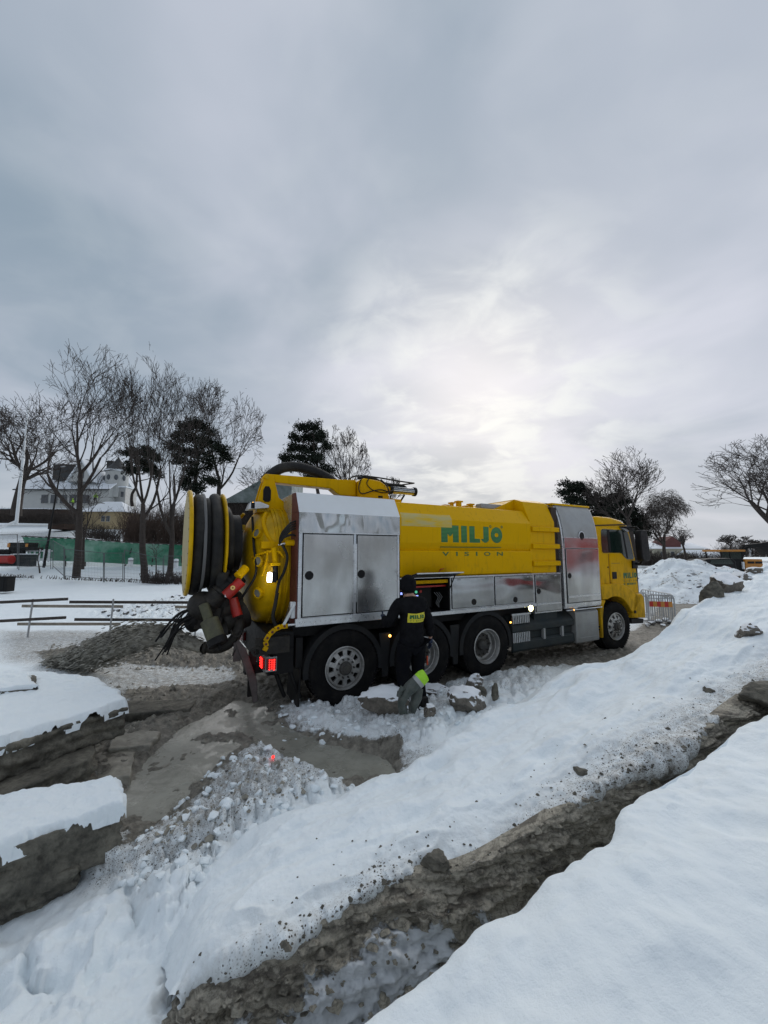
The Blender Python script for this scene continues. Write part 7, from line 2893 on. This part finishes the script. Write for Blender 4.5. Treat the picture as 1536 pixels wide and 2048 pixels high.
for x0 in (-1.35, -.9, -.2, .3):
    mb = MB()
    mb.cyl((x0, 0, .32), (x0, .25, .32), .26, n=18)
    mb.build('wheel', M['rubber'], e)
mb = MB()
mb.box(-.8, 1.5, .1, .9, .48, .72)
mb.box(-1.7, -.7, .1, .8, .35, .55)
mb.build('chassis', M['black'], e, bevel=.02)
e = empty('black_bin', at_y(2, 1182, 21), 0, 'black bin cut off by the left edge beyond the plank rail', 'bin')
mb = MB()
mb.box(-.5, .26, 0, .5, -.05, .72)
mb.build('body', M['black'], e, bevel=.03)
mb = MB()
mb.box(-.53, .29, -.03, .53, .72, .76)
mb.build('lid', M['black'], e, bevel=.01)
mb = MB()
mb.box(.05, .10, -.02, 0, .05, .66)
mb.build('rib', M['fender'], e)
pl_, _ = frame_at(57, 1124, 33.5, 'white pallet fence in front of the green net at the left', 'pallet', 'white_pallet')
for k_ in range(7):
    mb = MB()
    mb.box(-.9 + k_ * .42, -.74 + k_ * .42, 0, .04, .0, 1.1)
    mb.build('slat', M['white'], pl_)
for z0 in (.2, .9):
    mb = MB()
    mb.box(-.95, 1.95, .04, .08, z0, z0 + .1)
    mb.build('rail', M['white'], pl_)

# ------------------------------------------------------------------ right-hand side
# spoil heap under snow
HX, HY = 15.6, 20.2
n_ = 190
u = np.linspace(-1.25, 1.6, n_)
v = np.linspace(-1.2, 1.2, 150)
UX, UY = np.meshgrid(u, v, indexing='ij')
X_, Y_ = HX + UX * 4.6, HY + UY * 4.4
rr = np.hypot(UX * np.where(UX > 0, .72, 1.0), UY)
hgt = 1.80 * np.clip(1 - rr ** 1.35, -0.2, 1) - .05
hgt += 0.28 * np.exp(-((X_ - 14.8) / .7) ** 2 - ((Y_ - 20.0) / 1.2) ** 2) + 0.22 * np.exp(-((X_ - 16.1) / .35) ** 2 - ((Y_ - 19.8) / .9) ** 2) - .12
c1, c2, cv = cells(X_ * 2.2, Y_ * 2.2, 14)
hgt += 0.10 * fbm(X_ * .9, Y_ * .9, 4, 95) + 0.09 * np.sqrt(np.clip(1 - c1 * c1 * 2, 0, 1)) * cv * 1.7 * sstep(.1, .6, hgt) + .02 * fbm(X_ * 8, Y_ * 8, 3, 96)
md = np.clip(0.27 + 0.20 * fbm(X_ * 1.2, Y_ * 2.4, 3, 97) + 0.10 * (cv > .8), 0, .42)
hp_ = grid_mesh('snow_heap', np.stack([X_, Y_, hgt], -1), M['ground'], {'mud': md, 'grime': md * .6})
tag(hp_, 'high heap of snow covered spoil behind the steel barrier', 'heap')

rgh = random.Random(9)
mbh = MB()
for k in range(150):
    i_, j_ = rgh.randint(20, n_ - 20), rgh.randint(5, 95)
    P = Vector((X_[i_, j_], Y_[i_, j_], hgt[i_, j_]))
    if P.z < .15:
        continue
    r_ = min(.13, .025 + rgh.expovariate(28))
    mbh.ball(P, r_, 6, 4, (rgh.uniform(.8, 1.6), 1, rgh.uniform(.5, .8)))
_v = np.array(mbh.v)
_v += 0.03 * np.stack([noise3(_v + 3, 9, 2, 1), noise3(_v + 9, 9, 2, 5), noise3(_v, 9, 2, 9)], -1)
mbh.v = [tuple(q_) for q_ in _v]
o = mbh.build('heap_clods', M['farsnow'], None, smooth=None)
tag(o, kind='stuff')

# steel barriers
def barrier(A, B, h_, label, board):
    e = empty('steel_barrier', A, 0, label, 'barrier', 'steel crowd barriers')
    D = B - A
    up_ = Vector((0, 0, 1))
    mb = MB()
    c_ = [Vector((0, 0, -.05)), up_ * (h_ - .12), up_ * (h_ - .03) + D * .035, up_ * h_ + D * .09, up_ * h_ + D * .91, up_ * (h_ - .03) + D * .965, D + up_ * (h_ - .12), D + Vector((0, 0, -.05))]
    mb.tube(c_, .019, 8)
    mb.build('frame', M['steel'], e)
    mb = MB()
    mb.tube([up_ * .12, D + up_ * .12], .014, 6)
    mb.build('bottom_rail', M['steel'], e)
    mb = MB()
    mb.tube([up_ * (h_ - .10), D + up_ * (h_ - .10)], .012, 6)
    mb.build('upper_rail', M['steel'], e)
    for k_ in range(1, 12):
        mb = MB()
        p = D * (k_ / 12)
        mb.tube([p + up_ * .12, p + up_ * h_], .011, 5)
        mb.build('bar', M['steel'], e)
    for t_ in (.06, .94):
        mb = MB()
        nn = Vector((-D.y, D.x, 0)).normalized()
        mb.bar(D * t_ - nn * .28 + up_ * .02, D * t_ + nn * .28 + up_ * .02, .04, .03)
        mb.build('foot', M['steel'], e)
    if board:
        nn = Vector((D.y, -D.x, 0)).normalized() * .025
        for k_ in range(6):
            a_, b2 = D * (.04 + k_ * .145) + nn, D * (.04 + (k_ + 1) * .145) + nn
            mb = MB()
            mb.bar(a_ + up_ * (h_ - .27), b2 + up_ * (h_ - .27), .008, .16)
            mb.build('warning_board', M['red'] if k_ % 2 == 0 else M['orange'], e)


A, B = at_z(1299, 1250, 0.0), at_z(1352, 1252, 0.0)
barrier(A, B, 0.90, 'steel crowd barrier with a red and yellow warning board before the heap', True)
A2, B2 = at_z(1262, 1236, 0.0), at_z(1297, 1243, 0.0)
barrier(A2, B2, 0.88, 'steel crowd barrier partly hidden behind the front of the cab', False)
A3 = at_z(1352, 1250, 0)
B3 = Vector((A3.x + .25, A3.y + 1.9, 0))
barrier(A3, B3, .9, 'steel crowd barrier seen edge on, running back from the one with the board', False)

# pale house, red gable, shed
ph, k = frame_at(1360, 1124, 70, 'long pale plastered house behind the birches', 'house', 'pale_house')
mb = MB()
mb.box(-4.6, 4.6, 0, 7, -1, 2.5)
hp('wall', mb, 'housepale', ph)
mb = MB()
mb.prism([(-.5, 2.4), (3.5, 3.6), (7.5, 2.4)], -5.0, 5.0)
hp('roof', mb, 'roofsnow', ph)
mb = MB()
mb.prism([(-2.2, 2.3), (.8, 2.3), (.8, 3.6), (-.6, 4.7), (-2.2, 3.6)], 0.5, 4, 'y')
hp('gable', mb, 'brick', ph)
mb = MB()
mb.box(2.2, 2.7, 2, 2.6, 2.5, 4.9)
hp('chimney', mb, 'black', ph)
for x0 in (-3.4, -1.6, .4, 1.7, 3.2):
    mb = MB()
    mb.box(x0, x0 + .7, -.05, 0, .9, 1.9)
    w_ = hp('window', mb, 'housewhite', ph)
    mb = MB()
    mb.box(x0 + .06, x0 + .64, -.07, -.05, .96, 1.84)
    hp('pane', mb, 'glass_house', w_)
sd, k = frame_at(1420, 1126, 62, 'shed with a pale end wall under a smooth white snow roof', 'shed', 'snow_roofed_shed')
mb = MB()
mb.box(-2.2, 2.2, 0, 4, -1, 1.0)
mb.prism([(0, 1.0), (4, 1.0), (2, 2.0)], -2.2, 2.2)
hp('wall', mb, 'housepale', sd)
mb = MB()
mb.prism([(-.4, .75), (2, 1.95), (4.4, .75), (4.4, .95), (2, 2.15), (-.4, .95)], -2.5, 2.3)
hp('roof', mb, 'roofsnow', sd)
mb = MB()
mb.box(-1.2, -.2, -.05, 0, -1, .6)
hp('door', mb, 'wood_dark', sd)

# excavator
ex, k = frame_at(1478, 1143, 30, 'orange and black excavator with its boom folded at the right', 'excavator', 'excavator')
mb = MB()
mb.box(.2, 1.5, -.4, 1.6, .0, .95)
mb.box(.2, 1.5, -.44, -.4, .52, .60)
hp('engine_cover', mb, 'orange', ex, bevel=.04)
for x0 in (.35, .95):
    mb = MB()
    mb.box(x0, x0 + .5, -.43, -.40, .62, .78)
    hp('cover_marking', mb, 'black', ex)
mb = MB()
mb.box(-1.5, .15, -.3, 1.6, .0, .95)
hp('lower_body', mb, 'black', ex, bevel=.04)
mb = MB()
mb.box(-.02, .10, -.42, -.30, .2, .75)
hp('rear_lamp_strip', mb, 'white', ex)
mb = MB()
mb.box(-1.5, .5, -.2, 1.5, 1.52, 1.68)
hp('cab_roof', mb, 'orange', ex, bevel=.04)
for (x0, y0) in ((-1.35, -.1), (.25, -.1), (-1.35, 1.3), (.25, 1.3), (-.7, -.1)):
    mb = MB()
    mb.box(x0, x0 + .07, y0, y0 + .07, .95, 1.52)
    hp('cab_post', mb, 'black', ex)
mb = MB()
mb.box(-1.3, .28, -.08, -.06, .95, 1.5)
hp('cab_glass', mb, 'dark_glass', ex)
mb = MB()
pts_ = [(.4, .4, 1.0), (.9, .4, 1.9), (2.2, .3, 2.05), (3.8, .2, 2.35)]
for a_, b_ in zip(pts_[:-1], pts_[1:]):
    mb.bar(a_, b_, .3, .32)
mb.bar((.7, .4, 1.0), (1.1, .4, 1.8), .12, .12)
mb.tube(spline([(.5, .3, 1.2), (.8, .1, 1.9), (1.3, .2, 1.7), (1.5, .3, 1.1)], 12), .04, 6)
hp('boom', mb, 'black', ex, bevel=.02)
mb = MB()
mb.bar((1.25, .35, 1.1), (1.45, .35, 1.75), .07, .07)
hp('boom_cylinder', mb, 'alu_light', ex)
mb = MB()
mb.prism([(2.0, 1.9), (2.6, 1.95), (4.2, 1.95), (4.2, 1.3), (2.6, 1.3)], .2, .8, 'y')
hp('dipper_arm', mb, 'black', ex)
dv, k = frame_at(1440, 1150, 26, 'dark low vehicle with one lit red tail lamp behind the heap', 'vehicle', 'dark_vehicle')
mb = MB()
mb.prism([(-2.0, .2), (-1.9, .7), (-.9, 1.05), (.75, 1.12), (.98, .9), (1.0, .2)], -.2, 1.4, 'y')
hp('body', mb, 'black', dv, bevel=.06)
mb = MB()
mb.prism([(-.8, .72), (-.7, 1.0), (.6, 1.06), (.8, .72)], -.22, -.19, 'y')
hp('side_window', mb, 'dark_glass', dv)
for x0 in (-1.4, .4):
    mb = MB()
    mb.cyl((x0, -.24, .15), (x0, .0, .15), .3, n=20)
    hp('wheel', mb, 'rubber', dv)
mb = MB()
mb.box(.48, .56, -.24, -.2, .27, .50)
hp('tail_lamp', mb, 'lamp_red', dv)

# unseen red hut, added right of the frame to put red into the cabinet's reflection
P = truck_xy(14.4, -6.2)
hut = empty('added_hut', (P.x, P.y, 0.2), TH + math.pi, 'added unseen red hut with one window, mirrored in the tall cabinet behind the cab', 'hut')
mb = MB()
mb.box(-2.6, 2.6, 0, 2.6, .1, 2.9)
mb.build('wall', M['red'], hut, bevel=.02)
mb = MB()
mb.box(-2.7, 2.7, -.1, 2.7, 2.9, 3.05)
mb.build('roof', M['roofsnow'], hut)
mb = MB()
mb.box(-.6, .6, -.06, 0, 1.3, 2.2)
w_ = mb.build('window_frame', M['white'], hut)
mb = MB()
mb.box(-.5, .5, -.08, -.06, 1.4, 2.1)
mb.build('pane', M['glass_house'], w_)
# ================================================================== PEOPLE
def skinned(name, pts, edges, radii, root, mat, parent, sub=2, loc=None):
    me = bpy.data.meshes.new(name)
    me.from_pydata([tuple(p) for p in pts], edges, [])
    me.update()
    o = bpy.data.objects.new(name, me)
    COL.objects.link(o)
    sk = o.modifiers.new('skin', 'SKIN')
    sk.use_smooth_shade = True
    sv = me.skin_vertices[0].data
    for i, r_ in enumerate(radii):
        sv[i].radius = (r_, r_) if not isinstance(r_, tuple) else r_
        sv[i].use_root = (i == root)
    sb = o.modifiers.new('sub', 'SUBSURF')
    sb.levels = sub
    sb.render_levels = sub
    bpy.context.view_layer.update()
    dg = bpy.context.evaluated_depsgraph_get()
    m2 = bpy.data.meshes.new_from_object(o.evaluated_get(dg))
    bpy.data.objects.remove(o)
    bpy.data.meshes.remove(me)
    m2.name = name
    m2.materials.clear()
    return mesh_obj(name, m2, mat, parent, 180)


def make_person(base, facing, label, big=True, top='cloth', low='cloth2', head_mat='cloth'):
    """local frame: x to the person's right, y forward, z up"""
    e = empty('person', base, facing, label, 'person')
    J = {'pel': (0, 0, .96), 'sp1': (0, .01, 1.12), 'sp2': (0, .0, 1.30), 'ch': (0, .03, 1.42), 'nk': (0, .06, 1.53), 'hd0': (0, .09, 1.60), 'hd1': (0, .10, 1.68),
         'shr': (.19, .03, 1.42), 'elr': (.29, .02, 1.14), 'wrr': (.345, .06, .92), 'shl': (-.19, .04, 1.42), 'ell': (-.31, .10, 1.17), 'wrl': (-.24, .34, 1.22),
         'hpr': (.10, 0, .92), 'knr': (.13, .05, .50), 'anr': (.15, -.01, .10), 'tor': (.17, .14, .04), 'hpl': (-.10, 0, .92), 'knl': (-.12, .04, .50), 'anl': (-.13, -.02, .10), 'tol': (-.15, .13, .04)}
    names = list(J)
    ix = {n: i for i, n in enumerate(names)}
    ed = [('pel', 'sp1'), ('sp1', 'sp2'), ('sp2', 'ch'), ('ch', 'nk'), ('nk', 'hd0'), ('hd0', 'hd1'), ('ch', 'shr'), ('shr', 'elr'), ('elr', 'wrr'), ('ch', 'shl'), ('shl', 'ell'), ('ell', 'wrl'),
          ('pel', 'hpr'), ('hpr', 'knr'), ('knr', 'anr'), ('anr', 'tor'), ('pel', 'hpl'), ('hpl', 'knl'), ('knl', 'anl'), ('anl', 'tol')]
    rad0 = {'pel': .11, 'sp1': .12, 'sp2': .13, 'ch': .13, 'nk': .055, 'hd0': .075, 'hd1': .09, 'shr': .07, 'elr': .045, 'wrr': .03, 'shl': .07, 'ell': .045, 'wrl': .03,
            'hpr': .095, 'knr': .06, 'anr': .04, 'tor': .035, 'hpl': .095, 'knl': .06, 'anl': .04, 'tol': .035}
    skinned('body', [J[n] for n in names], [(ix[a], ix[b]) for a, b in ed], [rad0[n] for n in names], 0, M['skin'], e, 2)
    # jacket
    jn = ['hem', 'sp1', 'sp2', 'ch', 'col', 'shr', 'elr', 'wrr', 'shl', 'ell', 'wrl']
    JP = {'hem': (0, 0, .84), 'sp1': (0, .01, 1.10), 'sp2': (0, .0, 1.27), 'ch': (0, .02, 1.40), 'col': (0, .05, 1.51), 'shr': (.185, .03, 1.415), 'elr': (.295, .02, 1.14), 'wrr': (.345, .06, .95), 'shl': (-.185, .04, 1.415), 'ell': (-.315, .10, 1.16), 'wrl': (-.25, .32, 1.215)}
    je = [('hem', 'sp1'), ('sp1', 'sp2'), ('sp2', 'ch'), ('ch', 'col'), ('ch', 'shr'), ('shr', 'elr'), ('elr', 'wrr'), ('ch', 'shl'), ('shl', 'ell'), ('ell', 'wrl')]
    jr = {'hem': .185, 'sp1': .17, 'sp2': .175, 'ch': .165, 'col': .085, 'shr': .10, 'elr': .075, 'wrr': .058, 'shl': .10, 'ell': .075, 'wrl': .058}
    ji = {n: i for i, n in enumerate(jn)}
    jk = skinned('jacket', [JP[n] for n in jn], [(ji[a], ji[b]) for a, b in je], [jr[n] for n in jn], 0, M[top], e, 2 if not big else 3)
    if big:
        co = np.empty(len(jk.data.vertices) * 3)
        jk.data.vertices.foreach_get('co', co)
        co = co.reshape(-1, 3)
        nn = np.empty(len(jk.data.vertices) * 3)
        jk.data.vertices.foreach_get('normal', nn)
        nn = nn.reshape(-1, 3)
        fold = 0.010 * fbm(co[:, 0] * 7 + co[:, 2] * 2, co[:, 2] * 13, 3, 5) + 0.004 * fbm(co[:, 0] * 22, co[:, 2] * 26, 2, 8)
        co += nn * fold[:, None]
        jk.data.vertices.foreach_set('co', co.ravel())
        jk.data.update()
    # trousers
    tn = ['wst', 'hpr', 'thr', 'knr', 'shr', 'anr', 'hpl', 'thl', 'knl', 'shl', 'anl']
    TP_ = {'wst': (0, 0, 1.0), 'hpr': (.10, 0, .86), 'thr': (.115, .03, .70), 'knr': (.13, .05, .50), 'shr': (.14, .02, .30), 'anr': (.15, 0, .13), 'hpl': (-.10, 0, .86), 'thl': (-.11, .03, .70), 'knl': (-.12, .04, .50), 'shl': (-.125, .0, .30), 'anl': (-.13, -.01, .13)}
    te = [('wst', 'hpr'), ('hpr', 'thr'), ('thr', 'knr'), ('knr', 'shr'), ('shr', 'anr'), ('wst', 'hpl'), ('hpl', 'thl'), ('thl', 'knl'), ('knl', 'shl'), ('shl', 'anl')]
    tr = {'wst': .155, 'hpr': .12, 'thr': .105, 'knr': .09, 'shr': .08, 'anr': .08, 'hpl': .12, 'thl': .105, 'knl': .09, 'shl': .08, 'anl': .08}
    ti = {n: i for i, n in enumerate(tn)}
    skinned('trousers', [TP_[n] for n in tn], [(ti[a], ti[b]) for a, b in te], [tr[n] for n in tn], 0, M[low], e, 2)
    mb = MB()
    mb.ball((0, 0, .93), .17, 16, 10, (1.08, .82, .95))
    mb.build('trouser_seat', M[low], e, smooth=180)
    # boots
    for sx_, s_ in ((1, 'boot'), (-1, 'boot')):
        x_ = .15 if sx_ > 0 else -.13
        mb = MB()
        mb.prism([(-.10, 0), (.20, 0), (.21, .05), (.14, .10), (.04, .13), (.04, .22), (-.09, .22), (-.11, .10)], x_ - .055, x_ + .055, 'x')
        mb.build('boot', M['black'], e, bevel=.02)
    if big:
        # beanie over the back of the head
        mb = MB()
        mb.lathe([(-.10, .088), (-.075, .108), (-.02, .116), (.05, .110), (.10, .082), (.13, .04), (.138, .0)], (0, .085, 1.68), (0, -.10, 1), 24)
        mb.build('beanie', M['cloth'], e, smooth=60)
        mb = MB()
        mb.lathe([(-.125, .070), (-.13, .078), (-.095, .084), (-.09, .074)], (0, .08, 1.685), (0, -.1, 1), 20, True)
        mb.build('neck_scarf', simple('brown_neck_band', (0.06, 0.035, 0.025), .8), e)
        for sx_ in (1, -1):       # ears
            mb = MB()
            mb.ball((sx_ * .098, .10, 1.62), .025, 8, 6, (.4, .8, 1.2))
            mb.build('ear', M['skin'], e)
        mb = MB()
        mb.ball((0, .205, 1.63), .018, 8, 6, (.8, 1, 1.3))
        mb.build('nose', M['skin'], e)
        # gloved right hand, fingers separate
        hnd = [(.345, .06, .945), (.352, .075, .89), (.355, .085, .85)]
        skinned('glove', hnd, [(0, 1), (1, 2)], [(.032, .030), (.040, .026), (.042, .022)], 0, M['blueglove'], e, 2)
        for k_, (dy, ln) in enumerate(((.030, .070), (.010, .080), (-.012, .075), (-.032, .060))):
            a_ = Vector((.356, .085 + dy, .855))
            pts2 = [a_, a_ + Vector((.002, .004, -ln * .45)), a_ + Vector((-.012, .006, -ln * .8)), a_ + Vector((-.026, .006, -ln))]
            skinned('glove_finger', pts2, [(0, 1), (1, 2), (2, 3)], [.010, .010, .009, .007], 0, M['blueglove'], e, 1)
        a_ = Vector((.345, .105, .905))
        skinned('glove_thumb', [a_, a_ + Vector((-.008, .028, -.028)), a_ + Vector((-.016, .036, -.058))], [(0, 1), (1, 2)], [.012, .011, .008], 0, M['blueglove'], e, 1)
        hl = [(-.25, .33, 1.215), (-.23, .39, 1.23), (-.215, .43, 1.235)]
        skinned('glove', hl, [(0, 1), (1, 2)], [(.032, .030), (.040, .026), (.042, .022)], 0, M['blueglove'], e, 2)
        for k_, (dz, ln) in enumerate(((.030, .07), (.010, .08), (-.012, .075), (-.032, .06))):
            a_ = Vector((-.213, .43, 1.235 + dz))
            skinned('glove_finger', [a_, a_ + Vector((.012, ln * .5, 0)), a_ + Vector((.03, ln * .9, 0))], [(0, 1), (1, 2)], [.010, .010, .008], 0, M['blueglove'], e, 1)
        a_ = Vector((-.245, .385, 1.265))
        skinned('glove_thumb', [a_, a_ + Vector((.018, .028, .02)), a_ + Vector((.034, .05, .02))], [(0, 1), (1, 2)], [.012, .011, .008], 0, M['blueglove'], e, 1)
        # back patch, laid on the jacket
        from mathutils.bvhtree import BVHTree
        dg = bpy.context.evaluated_depsgraph_get()
        bvh = BVHTree.FromPolygons([v_.co for v_ in jk.data.vertices], [p_.vertices[:] for p_ in jk.data.polygons])

        def on_back(xx, zz, off_):
            hit = bvh.ray_cast(Vector((xx, -1, zz)), Vector((0, 1, 0)))
            yy = hit[0].y if hit[0] is not None else -.12
            return (xx, yy - off_, zz)
        px0, px1, pz0, pz1 = -.125, .125, 1.205, 1.325
        nx, nz = 14, 8
        vs = [on_back(px0 + (px1 - px0) * i_ / nx, pz0 + (pz1 - pz0) * j_ / nz - (.010 * (1 - abs(i_ / nx - .45) * 2) if j_ == nz else 0), .006) for i_ in range(nx + 1) for j_ in range(nz + 1)]
        fs = [(i_ * (nz + 1) + j_, (i_ + 1) * (nz + 1) + j_, (i_ + 1) * (nz + 1) + j_ + 1, i_ * (nz + 1) + j_ + 1) for i_ in range(nx) for j_ in range(nz)]
        mb = MB()
        mb.add(vs, fs)
        pt = mb.build('back_patch', M['patch'], e, smooth=60)
        fr_b = lambda s__, z__, y__: on_back(s__, z__, .010)
        dk, lt = word_mesh(MILJO, -.105, .105, 1.250, 1.300, 0, False, fr_b)
        dots(dk, .065, 1.306, .006, 0, fr_b)
        dots(dk, .102, 1.306, .006, 0, fr_b)
        dk.build('patch_lettering', M['green'], pt, smooth=None)
        for ch, xx in zip("VISION", (-.103, -.062, -.030, .008, .040, .080)):
            w_ = .006 if ch == 'I' else .020
            t_ = place_text('patch_lettering_small', ch, xx, xx + w_, 1.220, 1.236, -.20, M['green'], pt, offset=.02)
            for v_ in t_.data.vertices:
                v_.co = Vector(on_back(v_.co.x, v_.co.z, .010))
        mb = MB()
        mb.box(.225, .245, -.03, -.01, .60, .72)
        mb.build('orange_tag', simple('orange_tag', (.45, .06, .02), .6), e, bevel=.003)
    else:
        mb = MB()
        mb.ball((0, .09, 1.70), .12, 12, 8, (1, 1.1, .9))
        mb.build('helmet', M[head_mat], e, smooth=60)
    return e


P = at_y(824, 1400, 5.32)
gz_ = ground_z(P.x, P.y)
make_person((P.x, P.y, gz_ - 0.02), TH - 0.02, 'worker in black clothes and beanie seen from behind with a yellow back patch')
for (px_, py_, lab, f_) in ((146, 1006, 'far worker in lime hi-vis jacket left of the tall crooked trunk', 2.0), (191, 996, 'far worker in lime hi-vis jacket above the beige cottage roof', 0.5)):
    P = at_y(px_, py_, 74)
    make_person((P.x, P.y, P.z - .9), f_, lab, False, 'hivis', 'black', 'hivis')

# long rubber gauntlets laid over the snowy boulder
g = empty('rubber_gauntlets', at_y(824, 1405, 4.75), 0, 'pair of long grey rubber gauntlets with lime cuffs on the boulder by the worker', 'gauntlets')
o0 = g.location.copy()


def gp(px_, py_, Y_):
    return at_y(px_, py_, Y_) - o0


mb = MB()
pth = spline([gp(845, 1356, 4.72), gp(832, 1366, 4.70), gp(818, 1378, 4.68), gp(808, 1392, 4.66), gp(803, 1408, 4.66), gp(806, 1424, 4.68)], 26)
mb.tube(pth, list(np.interp(np.linspace(0, 1, 26), [0, .15, .35, .55, .8, 1], [.072, .078, .075, .062, .045, .050])), 16)
mb.build('gauntlet', M['glove'], g, smooth=60)
mb = MB()
pth = spline([gp(836, 1376, 4.80), gp(833, 1392, 4.78), gp(829, 1408, 4.76), gp(825, 1424, 4.76)], 18)
mb.tube(pth, list(np.interp(np.linspace(0, 1, 18), [0, .4, 1], [.062, .068, .035])), 14)
mb.build('gauntlet', M['glove'], g, smooth=60)
mb = MB()
for (a_, b_) in (((806, 1374), (797, 1388)), ((800, 1384), (796, 1394))):
    mb.tube([gp(*a_, 4.62), gp(*b_, 4.60)], [.035, .020], 10)
mb.build('gauntlet_thumb', M['glove'], g, smooth=60)
mb = MB()
for k_ in range(4):
    mb.tube([gp(801 + k_ * 3.5, 1412, 4.66 + .01 * k_), gp(802 + k_ * 4, 1428, 4.68 + .01 * k_)], [.015, .010], 8)
    mb.tube([gp(820 + k_ * 3.5, 1406, 4.76 + .01 * k_), gp(818 + k_ * 3.6, 1427, 4.77 + .01 * k_)], [.015, .009], 8)
mb.build('gauntlet_fingers', M['glove'], g, smooth=60)
mb = MB()
pth = [gp(838, 1361, 4.71), gp(845, 1354, 4.72), gp(851, 1350, 4.73)]
mb.tube(pth, [.081, .080, .070], 16)
mb.build('lime_cuff', M['hivis'], g, smooth=60)
mb = MB()
pth = [gp(833, 1366, 4.70), gp(838.5, 1360.5, 4.71)]
mb.tube(pth, [.080, .083], 16)
mb.build('pale_band', M['alu_grey'], g, smooth=60)
